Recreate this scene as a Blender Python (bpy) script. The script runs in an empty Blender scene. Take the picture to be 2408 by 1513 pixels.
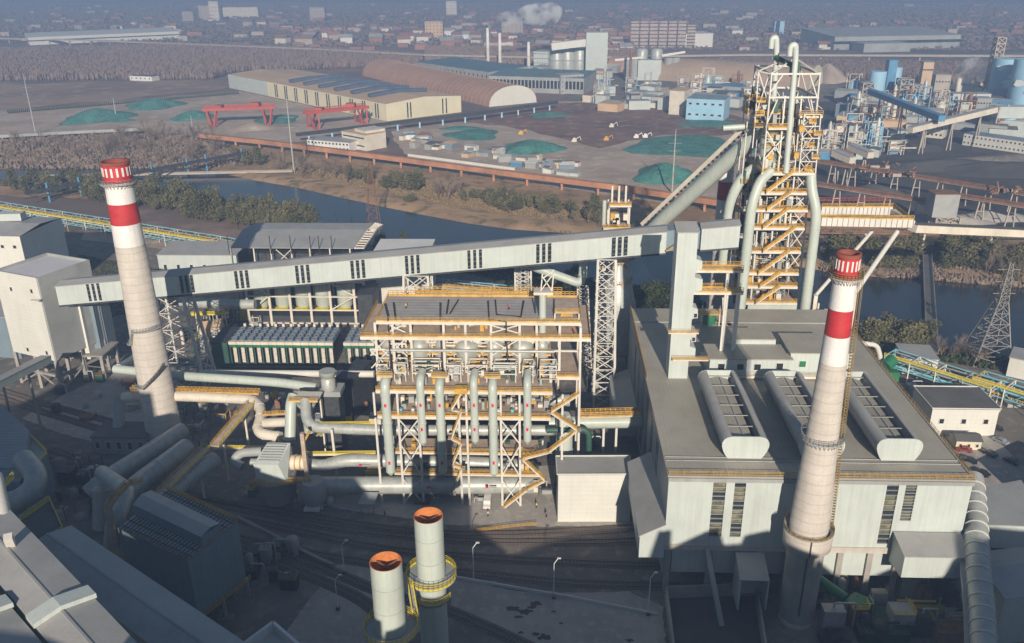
import bpy, math, random
import numpy as np
from mathutils import Vector, Matrix
rnd = random.Random(11)
nrs = np.random.RandomState(5)
SC = bpy.context.scene
# ---------------- camera, sky, sun, exposure ----------------
CAMH = 130.0
TH, YAW, ROLL = math.radians(22.3), math.radians(2.5), math.radians(-0.5)
FPX = 865.0
fw = Vector((-math.sin(YAW)*math.cos(TH), math.cos(YAW)*math.cos(TH), -math.sin(TH)))
rt0 = Vector((math.cos(YAW), math.sin(YAW), 0))
up0 = rt0.cross(fw)
rt = rt0*math.cos(ROLL)+up0*math.sin(ROLL)
up = up0*math.cos(ROLL)-rt0*math.sin(ROLL)
cam = bpy.data.cameras.new('camera')
cam.sensor_width = 36; cam.lens = 36*FPX/1024
cam.clip_start = 1; cam.clip_end = 30000
co = bpy.data.objects.new('camera', cam); SC.collection.objects.link(co)
M = Matrix.Identity(4)
for i in range(3):
    M[i][0] = rt[i]; M[i][1] = up[i]; M[i][2] = -fw[i]
M[2][3] = CAMH
co.matrix_world = M
SC.camera = co
SUN_EL, SUN_AZ = math.radians(21.5), math.radians(5.5)    # sun behind the camera, a little to its right
wd = bpy.data.worlds.new("World"); SC.world = wd; wd.use_nodes = True
nt = wd.node_tree; bgn = nt.nodes['Background']
sky = nt.nodes.new('ShaderNodeTexSky'); sky.sky_type = 'NISHITA'; sky.sun_disc = False
sky.sun_elevation = SUN_EL; sky.sun_rotation = math.pi-SUN_AZ
sky.altitude = 100; sky.air_density = 1.3; sky.dust_density = .6; sky.ozone_density = 3
nt.links.new(sky.outputs[0], bgn.inputs[0]); bgn.inputs[1].default_value = 0.055
sl = bpy.data.lights.new('sun', 'SUN'); sl.energy = 5.0; sl.angle = math.radians(0.5); sl.color = (1.0, 0.89, 0.75)
so = bpy.data.objects.new('sun', sl); SC.collection.objects.link(so)
sd = Vector((-math.sin(SUN_AZ)*math.cos(SUN_EL), math.cos(SUN_AZ)*math.cos(SUN_EL), -math.sin(SUN_EL)))  # travel direction
so.rotation_euler = sd.to_track_quat('-Z', 'Y').to_euler()
SC.view_settings.view_transform = 'Standard'
SC.view_settings.look = 'None'
SC.view_settings.exposure = 0.3
SC.view_settings.gamma = 1
try: SC.view_settings.use_curve_mapping = False
except Exception: pass
SC.render.engine = 'CYCLES'
SC.cycles.max_bounces = 4; SC.cycles.diffuse_bounces = 2; SC.cycles.glossy_bounces = 2
SC.cycles.transparent_max_bounces = 8; SC.cycles.volume_bounces = 5

# ---------------- survey helpers: sight lines over the plan -> metres ----------------
W2 = FPX*2408/1024
def _ray(u, v): return fw+rt*((u-1204)/W2)+up*((756.5-v)/W2)
def G(u, v, z=0.0):
    d = _ray(u, v); t = (z-CAMH)/d.z
    return Vector((d.x*t, d.y*t, z))
def A(u, v, Y):
    d = _ray(u, v); t = Y/d.y
    return Vector((d.x*t, Y, CAMH+d.z*t))

# ---------------- mesh builder ----------------
ORG = {}
class MB:
    def __init__(s): s.v = []; s.f = []; s.sm = []
    def add(s, vs, fs, smooth=False):
        n = len(s.v); s.v.extend([tuple(p) for p in vs])
        for f in fs: s.f.append(tuple(n+i for i in f)); s.sm.append(smooth)
        return s
    def box(s, x0, x1, y0, y1, z0, z1):
        return s.add([(x0,y0,z0),(x1,y0,z0),(x1,y1,z0),(x0,y1,z0),(x0,y0,z1),(x1,y0,z1),(x1,y1,z1),(x0,y1,z1)],
            [(0,3,2,1),(4,5,6,7),(0,1,5,4),(1,2,6,5),(2,3,7,6),(3,0,4,7)])
    def hexa(s, b, t):
        return s.add(list(b)+list(t), [(0,3,2,1),(4,5,6,7),(0,1,5,4),(1,2,6,5),(2,3,7,6),(3,0,4,7)])
    def prism(s, poly, z0, z1):
        n = len(poly)
        vs = [(p[0],p[1],z0) for p in poly]+[(p[0],p[1],z1) for p in poly]
        fs = [tuple(range(n))[::-1], tuple(range(n,2*n))]+[(i,(i+1)%n,n+(i+1)%n,n+i) for i in range(n)]
        return s.add(vs, fs)
    def sheet(s, poly, z):
        return s.add([(p[0],p[1],z) for p in poly], [tuple(range(len(poly)))])
    def extr(s, sec, d):
        "closed section (list of 3D points) pushed along d"
        n = len(sec); d = Vector(d)
        vs = [Vector(p) for p in sec]; vs += [p+d for p in vs]
        return s.add(vs, [tuple(range(n)), tuple(range(n,2*n))[::-1]]+[(i,n+i,n+(i+1)%n,(i+1)%n) for i in range(n)])
    def beam(s, p, q, w, h=None):
        h = h or w; p = Vector(p); q = Vector(q); d = q-p
        if d.length < 1e-6: return s
        d.normalize(); a = Vector((0,0,1)) if abs(d.z) < .95 else Vector((0,1,0))
        x = d.cross(a).normalized()*w/2; y = x.cross(d).normalized()*h/2
        vs = [p-x-y,p+x-y,p+x+y,p-x+y,q-x-y,q+x-y,q+x+y,q-x+y]
        return s.add(vs, [(0,3,2,1),(4,5,6,7),(0,1,5,4),(1,2,6,5),(2,3,7,6),(3,0,4,7)])
    def tube(s, path, r, n=12, cap=True):
        P = [Vector(p) for p in path]; m = len(P)
        rr = r if isinstance(r, (list, tuple)) else [r]*m
        T = []
        for i in range(m):
            d = (P[min(i+1,m-1)]-P[max(i-1,0)]); T.append(d.normalized())
        a = Vector((0,0,1)) if abs(T[0].z) < .9 else Vector((1,0,0))
        x = T[0].cross(a).normalized(); rings = []
        for i in range(m):
            x = (x-T[i]*x.dot(T[i])).normalized(); y = T[i].cross(x)
            rings.append([P[i]+(x*math.cos(2*math.pi*k/n)+y*math.sin(2*math.pi*k/n))*rr[i] for k in range(n)])
        vs = [p for r_ in rings for p in r_]
        fs = [(i*n+k,i*n+(k+1)%n,(i+1)*n+(k+1)%n,(i+1)*n+k) for i in range(m-1) for k in range(n)]
        s.add(vs, fs, True)
        if cap:
            s.add(rings[0], [tuple(range(n))[::-1]]); s.add(rings[-1], [tuple(range(n))])
        return s
    def lathe(s, c, prof, n=24, cap=True):
        "prof: list of (radius, z) going up, or down the inside"
        vs = []; m = len(prof)
        for r, z in prof:
            for k in range(n):
                a = 2*math.pi*k/n; vs.append((c[0]+r*math.cos(a), c[1]+r*math.sin(a), z))
        fs = [(i*n+k,i*n+(k+1)%n,(i+1)*n+(k+1)%n,(i+1)*n+k) for i in range(m-1) for k in range(n)]
        s.add(vs, fs, True)
        if cap:
            s.add(vs[:n], [tuple(range(n))[::-1]]); s.add(vs[-n:], [tuple(range(n))])
        return s
    def rail(s, pts, h=1.1, step=1.6, t=.09, toe=.25, rails=3):
        pts = [Vector(p) for p in pts]
        for a, b in zip(pts[:-1], pts[1:]):
            L = (b-a).length; n = max(1, int(L/step))
            for k in range(rails): s.beam(a+Vector((0,0,h*(k+1)/rails)), b+Vector((0,0,h*(k+1)/rails)), t)
            if toe: s.beam(a+Vector((0,0,toe/2)), b+Vector((0,0,toe/2)), .05, toe)
            for i in range(n+1):
                p = a.lerp(b, i/n); s.beam(p, p+Vector((0,0,h)), t)
        return s
    def mesh(s, name, mat, o=(0,0,0)):
        me = bpy.data.meshes.new(name)
        vs = [(p[0]-o[0],p[1]-o[1],p[2]-o[2]) for p in s.v]
        me.from_pydata(vs, [], s.f)
        me.polygons.foreach_set('use_smooth', s.sm)
        if mat: me.materials.append(mat)
        me.update(); return me
    def build(s, name, mat, parent=None, **kw):
        o = ORG.get(parent.name, (0,0,0)) if parent else (0,0,0)
        ob = bpy.data.objects.new(name, s.mesh(name, mat, o)); SC.collection.objects.link(ob)
        if parent: ob.parent = parent; ORG[ob.name] = o
        if name == 'pipework': ob['kind'] = 'stuff'
        for k, v in kw.items(): ob[k] = v
        return ob
def thing(name, label, cat, loc=(0,0,0), group=None):
    o = bpy.data.objects.new(name, None); SC.collection.objects.link(o)
    o.location = loc; o['label'] = label; o['category'] = cat; o.empty_display_size = .1
    if group: o['group'] = group
    ORG[o.name] = tuple(loc); return o
def solo(mb, name, mat, label, cat, group=None, loc=(0,0,0)):
    ob = bpy.data.objects.new(name, mb.mesh(name, mat, loc)); SC.collection.objects.link(ob); ob.location = loc
    ob['label'] = label; ob['category'] = cat
    if group: ob['group'] = group
    return ob
def setting(mb, name, mat, kind='structure'):
    ob = bpy.data.objects.new(name, mb.mesh(name, mat)); SC.collection.objects.link(ob); ob['kind'] = kind
    return ob
def put(mesh, name, parent, loc, rz=0, sc=None):
    "one more piece that shares a mesh (loc in world)"
    o = ORG.get(parent.name, (0,0,0)) if parent else (0,0,0)
    ob = bpy.data.objects.new(name, mesh); SC.collection.objects.link(ob)
    if parent: ob.parent = parent; ORG[ob.name] = o
    ob.location = (loc[0]-o[0], loc[1]-o[1], loc[2]-o[2]); ob.rotation_euler = (0,0,rz)
    if sc: ob.scale = sc
    return ob
def copy_tree(root, loc, rz=0, sc=None, label=None):
    r = root.copy(); SC.collection.objects.link(r); r.location = loc; r.rotation_euler = (0,0,rz)
    if sc: r.scale = sc
    if label: r['label'] = label
    for ch in root.children:
        c = ch.copy(); SC.collection.objects.link(c); c.parent = r
        for g in ch.children:
            d = g.copy(); SC.collection.objects.link(d); d.parent = c
    return r
def bend(pts, r, k=5):
    "polyline with rounded corners"
    P = [Vector(p) for p in pts]; out = [P[0]]
    for i in range(1, len(P)-1):
        a = (P[i-1]-P[i]); b = (P[i+1]-P[i]); d = min(r, a.length*.49, b.length*.49)
        p0 = P[i]+a.normalized()*d; p1 = P[i]+b.normalized()*d
        for j in range(k+1):
            t = j/k; out.append(p0*(1-t)**2+P[i]*2*t*(1-t)+p1*t*t)
    out.append(P[-1]); return out

# ---------------- materials ----------------
def mat(name, col, rough=.6, metal=0, var=.18, vs=.15, dirt=0.0, dcol=(.10,.075,.05), streak=0, ribs=None, rdepth=.4, ribc=.12, fine=.08, fs=3, spec=.4, objspace=False, alt=None, altamt=.5, alts=.02):
    m = bpy.data.materials.new(name); m.use_nodes = True; n = m.node_tree; L = n.links
    b = n.nodes['Principled BSDF']; b.inputs['Roughness'].default_value = rough; b.inputs['Metallic'].default_value = metal
    b.inputs['Specular IOR Level'].default_value = spec
    if objspace:
        tc = n.nodes.new('ShaderNodeTexCoord'); P = tc.outputs['Object']
    else:
        ge = n.nodes.new('ShaderNodeNewGeometry'); P = ge.outputs['Position']
    def noise(scale, vec=None, det=4, r=.6):
        t = n.nodes.new('ShaderNodeTexNoise'); t.inputs['Scale'].default_value = scale; t.inputs['Detail'].default_value = det
        t.inputs['Roughness'].default_value = r
        L.new(vec or P, t.inputs['Vector']); return t.outputs['Fac']
    def mapr(x, a, b_, c, d):
        q = n.nodes.new('ShaderNodeMapRange'); q.inputs[1].default_value = a; q.inputs[2].default_value = b_
        q.inputs[3].default_value = c; q.inputs[4].default_value = d; L.new(x, q.inputs[0]); return q.outputs[0]
    def mix(f, a, c, mode='MIX'):
        q = n.nodes.new('ShaderNodeMix'); q.data_type = 'RGBA'; q.blend_type = mode
        for i, x in ((0, f), (6, a), (7, c)):
            if isinstance(x, (int, float)): q.inputs[i].default_value = x
            elif isinstance(x, tuple): q.inputs[i].default_value = (*x, 1)[:4]
            else: L.new(x, q.inputs[i])
        return q.outputs[2]
    base = tuple(col)
    if alt: base = mix(mapr(noise(alts, det=5), .5-.18, .5+.18, 0, 1), base, tuple(alt))
    f = mapr(noise(vs), .3, .7, 1-var, 1+var)
    g = mapr(noise(fs, det=2), .3, .7, 1-fine, 1+fine)
    mm = n.nodes.new('ShaderNodeMath'); mm.operation = 'MULTIPLY'; L.new(f, mm.inputs[0]); L.new(g, mm.inputs[1])
    cc = n.nodes.new('ShaderNodeCombineColor'); [L.new(mm.outputs[0], cc.inputs[i]) for i in range(3)]
    c = mix(1.0, base, cc.outputs[0], 'MULTIPLY')
    if streak:
        mp = n.nodes.new('ShaderNodeMapping'); mp.inputs['Scale'].default_value = (1, 1, .06); L.new(P, mp.inputs[0])
        sfac = mapr(noise(1.1, mp.outputs[0], 3), .45, .8, 0, streak)
        c = mix(sfac, c, tuple(dcol))
    if dirt:
        dfac = mapr(noise(vs*2.3, det=6, r=.7), .5, .72, 0, dirt)
        c = mix(dfac, c, tuple(dcol))
    if ribs:
        ax, pitch = ribs
        sp = n.nodes.new('ShaderNodeSeparateXYZ'); L.new(P, sp.inputs[0])
        ws = n.nodes.new('ShaderNodeMath'); ws.operation = 'MULTIPLY'; ws.inputs[1].default_value = 2*math.pi/pitch
        L.new(sp.outputs['XYZ'.index(ax)], ws.inputs[0])
        sn = n.nodes.new('ShaderNodeMath'); sn.operation = 'SINE'; L.new(ws.outputs[0], sn.inputs[0])
        bp = n.nodes.new('ShaderNodeBump'); bp.inputs['Strength'].default_value = rdepth; bp.inputs['Distance'].default_value = .12
        L.new(sn.outputs[0], bp.inputs['Height']); L.new(bp.outputs[0], b.inputs['Normal'])
        c = mix(mapr(sn.outputs[0], .85, 1, 0, ribc), c, tuple(x*.6 for x in col))
    L.new(c, b.inputs['Base Color'])
    return m
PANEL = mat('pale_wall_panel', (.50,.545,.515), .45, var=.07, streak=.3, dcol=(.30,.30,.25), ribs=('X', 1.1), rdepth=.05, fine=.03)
PANELZ = mat('white_wall_panel', (.66,.65,.59), .5, var=.05, streak=.16, dcol=(.32,.30,.25), ribs=('Z', 1.3), rdepth=.06, fine=.03)
PANELB = mat('blue_grey_and_shaded_panel', (.19,.25,.29), .45, var=.08, streak=.2, dcol=(.12,.14,.15), ribs=('Y', 1.4), rdepth=.2)  # blue-grey sheet; on pale buildings it puts wall shade into the colour
ROOFX = mat('grey_sheet_roof', (.37,.345,.285), .5, var=.14, vs=.05, dirt=.35, dcol=(.24,.19,.14), ribs=('X', .95), rdepth=.16, fine=.05)
ROOFP = mat('plain_grey_roof', (.37,.365,.35), .55, var=.12, vs=.12, dirt=.3, dcol=(.26,.24,.21), fine=.05)
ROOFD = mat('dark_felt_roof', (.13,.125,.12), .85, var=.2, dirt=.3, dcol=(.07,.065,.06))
GALV = mat('galvanised_duct', (.42,.44,.41), .42, .15, var=.15, vs=.4, dirt=.4, dcol=(.22,.20,.16), streak=.15)
GREENP = mat('pale_green_duct_paint', (.47,.515,.46), .4, var=.07, streak=.28, dcol=(.22,.23,.18), fine=.03)
CREAM = mat('cream_steel_paint', (.66,.60,.50), .5, var=.12, dirt=.3, dcol=(.34,.22,.12))
WHITE = mat('white_steel_paint', (.62,.595,.54), .5, var=.08, dirt=.15, dcol=(.35,.28,.2))
ORANGE = mat('orange_rail_paint', (.54,.31,.05), .6, var=.3, vs=.6, dirt=.4, dcol=(.36,.28,.16))
YELLOW = mat('yellow_paint', (.70,.55,.04), .5, var=.15)
DECK = mat('dusty_steel_deck', (.46,.36,.28), .8, var=.2, vs=.4, dirt=.3, dcol=(.2,.12,.07))
DECKG = mat('grey_deck_plate', (.38,.36,.34), .7, var=.12, vs=.3, ribs=('Y', 2.0), rdepth=.2)
DARK = mat('dark_machinery', (.045,.05,.055), .6, var=.4, vs=.6, dirt=.4, dcol=(.12,.08,.05))
BROWN = mat('rusty_steel', (.22,.115,.07), .8, var=.3, vs=.3, dirt=.5, dcol=(.40,.17,.08))
RUSTP = mat('rust_orange_pipe', (.42,.20,.11), .8, var=.3, vs=.08, dirt=.6, dcol=(.50,.27,.15))
RUSTIN = mat('orange_rust_lining', (.50,.17,.05), .9, var=.25, vs=.5, dirt=.3, dcol=(.2,.06,.02))
CONC = mat('chimney_concrete', (.52,.47,.41), .8, var=.09, vs=.25, streak=.32, dcol=(.31,.27,.23), ribs=('Z', 2.2), rdepth=.25, ribc=.4, fine=.06)
CONCG = mat('grey_concrete', (.33,.31,.28), .85, var=.15, dirt=.3, dcol=(.18,.16,.14), streak=.3)
RED = mat('red_band_paint', (.46,.03,.035), .55, var=.2, vs=.3, streak=.4, dcol=(.30,.06,.05), dirt=.2)
CWHITE = mat('white_band_paint', (.72,.70,.67), .55, var=.08, streak=.35, dcol=(.46,.42,.37))
GLASSD = mat('dark_window_glass', (.025,.03,.035), .15, var=.3, spec=.6)
GLASSG = mat('greenish_window_glass', (.13,.15,.10), .25, var=.6, vs=.5, alt=(.20,.17,.10), alts=.4)
GREEN = mat('green_machine_paint', (.02,.16,.07), .5, var=.2)
DGREEN = mat('dark_green_steel', (.035,.09,.065), .55, var=.2)
TEAL = mat('cyan_pipe_paint', (.22,.50,.56), .45, var=.2)
BLUE = mat('blue_sheet', (.09,.24,.40), .5, var=.2, vs=.08, ribs=('X', 1.2), rdepth=.2)
LBLUE = mat('light_blue_paint', (.33,.55,.70), .5, var=.12, vs=.05, streak=.15, dcol=(.2,.3,.35))
FANB = mat('blue_grey_fan_deck', (.13,.17,.22), .5, var=.25, vs=.5)
TAN = mat('tan_roof_sheet', (.60,.42,.26), .7, var=.15, vs=.02, dirt=.3, dcol=(.26,.17,.11))
CREAMW = mat('cream_factory_wall', (.68,.62,.44), .6, var=.08, vs=.05, streak=.1)
ARCH = mat('brown_arched_roof', (.40,.24,.165), .65, var=.12, vs=.03, dirt=.3, dcol=(.20,.13,.1))
GANTRY = mat('red_crane_paint', (.42,.08,.055), .5, var=.15)
NET = mat('green_dust_net', (.06,.22,.18), .8, var=.35, vs=.08, dirt=.75, dcol=(.22,.27,.20), fine=.3, fs=.5)
BRICK = mat('brick_village_roof', (.30,.15,.11), .8, var=.35, vs=.01)
GREYW = mat('weathered_grey_sheet', (.33,.34,.33), .6, var=.15, vs=.05, dirt=.3)
STONEC = mat('viaduct_concrete', (.42,.36,.30), .8, var=.1)
PINK = mat('red_marker_paint', (.65,.02,.08), .5, var=.02)
BLACKP = mat('black_marker_paint', (.03,.03,.03), .6, var=.02)
SKYW = mat('white_cloud_mark_paint', (.78,.79,.78), .6, var=.04)
TYRE = mat('black_rubber', (.02,.02,.02), .9)
# ground materials
def ground_mat(name, c1, c2, c3, s1, s2, rough=.95, bump=.3):
    m = bpy.data.materials.new(name); m.use_nodes = True; n = m.node_tree; L = n.links
    b = n.nodes['Principled BSDF']; b.inputs['Roughness'].default_value = rough; b.inputs['Specular IOR Level'].default_value = .15
    ge = n.nodes.new('ShaderNodeNewGeometry'); P = ge.outputs['Position']
    def no(s, d=6, r=.65):
        t = n.nodes.new('ShaderNodeTexNoise'); t.inputs['Scale'].default_value = s; t.inputs['Detail'].default_value = d; t.inputs['Roughness'].default_value = r
        L.new(P, t.inputs['Vector']); return t.outputs['Fac']
    def ramp(f, a, c):
        q = n.nodes.new('ShaderNodeMapRange'); q.inputs[1].default_value = a; q.inputs[2].default_value = c; L.new(f, q.inputs[0]); return q.outputs[0]
    def mix(f, a, c):
        q = n.nodes.new('ShaderNodeMix'); q.data_type = 'RGBA'
        L.new(f, q.inputs[0])
        for i, x in ((6, a), (7, c)):
            if isinstance(x, tuple): q.inputs[i].default_value = (*x, 1)
            else: L.new(x, q.inputs[i])
        return q.outputs[2]
    c = mix(ramp(no(s1), .4, .6), c1, c2); c = mix(ramp(no(s2), .52, .68), c, c3)
    L.new(c, b.inputs['Base Color'])
    bp = n.nodes.new('ShaderNodeBump'); bp.inputs['Strength'].default_value = bump; bp.inputs['Distance'].default_value = 1/s2*.02
    L.new(no(s2*2, 3), bp.inputs['Height']); L.new(bp.outputs[0], b.inputs['Normal'])
    return m
YARD = ground_mat('plant_yard_ground', (.22,.195,.165), (.15,.135,.12), (.32,.27,.22), .06, .25)
YARDC = ground_mat('pale_concrete_yard', (.42,.385,.34), (.34,.315,.28), (.50,.46,.40), .08, .5)
BALLAST = ground_mat('track_ballast', (.17,.14,.115), (.13,.105,.09), (.23,.19,.15), .3, 1.5)
FIELD = ground_mat('winter_field_soil', (.36,.25,.18), (.24,.17,.13), (.46,.33,.24), .008, .05)
PLAIN = ground_mat('far_plain_ground', (.26,.18,.14), (.13,.11,.10), (.42,.29,.22), .0022, .009)
WOODG = ground_mat('woodland_floor', (.26,.185,.14), (.20,.145,.115), (.32,.23,.175), .01, .06)
SAND = ground_mat('sandy_yard', (.50,.40,.315), (.38,.30,.235), (.60,.50,.41), .02, .07)
DUMP = ground_mat('reddish_dump_soil', (.26,.16,.125), (.17,.11,.095), (.40,.28,.21), .015, .08)
COAL = ground_mat('coal_yard_ground', (.055,.055,.06), (.10,.095,.09), (.12,.11,.10), .008, .03)
BANK = ground_mat('dry_grass_bank', (.46,.30,.17), (.30,.20,.12), (.12,.12,.05), .03, .12)
GRASSD = ground_mat('dark_grass_ground', (.035,.05,.02), (.05,.06,.03), (.09,.08,.045), .05, .2)
def water_mat():
    m = bpy.data.materials.new('river_water'); m.use_nodes = True; n = m.node_tree; L = n.links
    b = n.nodes['Principled BSDF']; b.inputs['Base Color'].default_value = (.014,.02,.026,1); b.inputs['Roughness'].default_value = .12
    ge = n.nodes.new('ShaderNodeNewGeometry')
    mp = n.nodes.new('ShaderNodeMapping'); mp.inputs['Scale'].default_value = (.25, .8, 1); L.new(ge.outputs['Position'], mp.inputs[0])
    t = n.nodes.new('ShaderNodeTexNoise'); t.inputs['Scale'].default_value = 1.2; t.inputs['Detail'].default_value = 5; L.new(mp.outputs[0], t.inputs['Vector'])
    bp = n.nodes.new('ShaderNodeBump'); bp.inputs['Strength'].default_value = .25; bp.inputs['Distance'].default_value = .25
    L.new(t.outputs['Fac'], bp.inputs['Height']); L.new(bp.outputs[0], b.inputs['Normal'])
    return m
WATER = water_mat()
def leaf_mat(name, c1, c2):
    m = bpy.data.materials.new(name); m.use_nodes = True; n = m.node_tree; L = n.links
    b = n.nodes['Principled BSDF']; b.inputs['Roughness'].default_value = .7; b.inputs['Specular IOR Level'].default_value = .2
    tc = n.nodes.new('ShaderNodeTexCoord'); oi = n.nodes.new('ShaderNodeObjectInfo')
    t = n.nodes.new('ShaderNodeTexNoise'); t.inputs['Scale'].default_value = .9; t.inputs['Detail'].default_value = 3; L.new(tc.outputs['Object'], t.inputs['Vector'])
    ad = n.nodes.new('ShaderNodeMath'); ad.operation = 'ADD'; L.new(t.outputs['Fac'], ad.inputs[0])
    ml = n.nodes.new('ShaderNodeMath'); ml.operation = 'MULTIPLY_ADD'; ml.inputs[1].default_value = .8; ml.inputs[2].default_value = -.4; L.new(oi.outputs['Random'], ml.inputs[0])
    L.new(ml.outputs[0], ad.inputs[1])
    q = n.nodes.new('ShaderNodeMix'); q.data_type = 'RGBA'; q.inputs[6].default_value = (*c1,1); q.inputs[7].default_value = (*c2,1)
    L.new(ad.outputs[0], q.inputs[0]); L.new(q.outputs[2], b.inputs['Base Color'])
    return m
LEAF = leaf_mat('olive_green_leaves', (.085,.085,.035), (.17,.15,.07))
LEAFD = leaf_mat('dark_green_leaves', (.03,.045,.02), (.06,.07,.03))
TWIG = leaf_mat('bare_brown_twigs', (.18,.135,.10), (.27,.205,.155))
TWIGF = leaf_mat('far_bare_wood', (.19,.135,.11), (.28,.20,.165))
BARK = mat('tree_bark', (.11,.085,.065), .9)

# ---------------- common builders ----------------
def window_piece(name, w, h, d=.12, glass=None):
    "frame mesh and pane mesh, centred, lying in the XZ plane, facing -Y"
    f = MB(); t = .16
    f.box(-w/2,w/2,-d,d,-h/2,-h/2+t); f.box(-w/2,w/2,-d,d,h/2-t,h/2)
    f.box(-w/2,-w/2+t,-d,d,-h/2+t,h/2-t); f.box(w/2-t,w/2,-d,d,-h/2+t,h/2-t)
    p = MB(); p.box(-w/2+t,w/2-t,-d*.5,d*.3,-h/2+t,h/2-t)
    return f.mesh('window', WHITE), p.mesh('pane', glass or GLASSD)
_wc = {}
def add_window(parent, c, n_ang, w, h, glass=None, frame=True):
    key = (round(w,1), round(h,1), glass.name if glass else 'd')
    if key not in _wc: _wc[key] = window_piece('window', w, h, glass=glass)
    fm, pm = _wc[key]
    o = put(fm, 'window', parent, c, n_ang)
    ob = bpy.data.objects.new('pane', pm); SC.collection.objects.link(ob); ob.parent = o
    return o
def lattice(root, base, top, nb, r, m, rb=None, bname='brace', single=True):
    "four tapering legs with crossed bracing; base/top: 4 corner points"
    base = [Vector(p) for p in base]; top = [Vector(p) for p in top]; rb = rb or r*.5
    for i in range(4):
        MB().beam(base[i], top[i], r*2).build('leg', m, root)
    b = MB()
    for k in range(nb):
        t0, t1 = k/nb, (k+1)/nb
        for i in range(4):
            j = (i+1) % 4
            a0 = base[i].lerp(top[i], t0); a1 = base[i].lerp(top[i], t1); c0 = base[j].lerp(top[j], t0); c1 = base[j].lerp(top[j], t1)
            b.beam(a0, c1, rb*2)
            b.beam(c0, a1, rb*2)
            b.beam(a1, c1, rb*2)
    b.build('bracing', m, root)
def sq(cx, cy, w, d, z, ang=0):
    ca, sa = math.cos(ang), math.sin(ang)
    return [Vector((cx+x*ca-y*sa, cy+x*sa+y*ca, z)) for x, y in ((-w/2,-d/2),(w/2,-d/2),(w/2,d/2),(-w/2,d/2))]
def obox(root, name, m, p, q, depth, z0, z1, side=1):
    "box whose front bottom edge runs p->q, reaching back by depth"
    p = Vector((p[0],p[1],0)); q = Vector((q[0],q[1],0)); d = (q-p).normalized(); n = Vector((-d.y, d.x, 0))*side*depth
    mb = MB().prism([p,q,q+n,p+n], z0, z1)
    return mb.build(name, m, root) if name else mb
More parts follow.
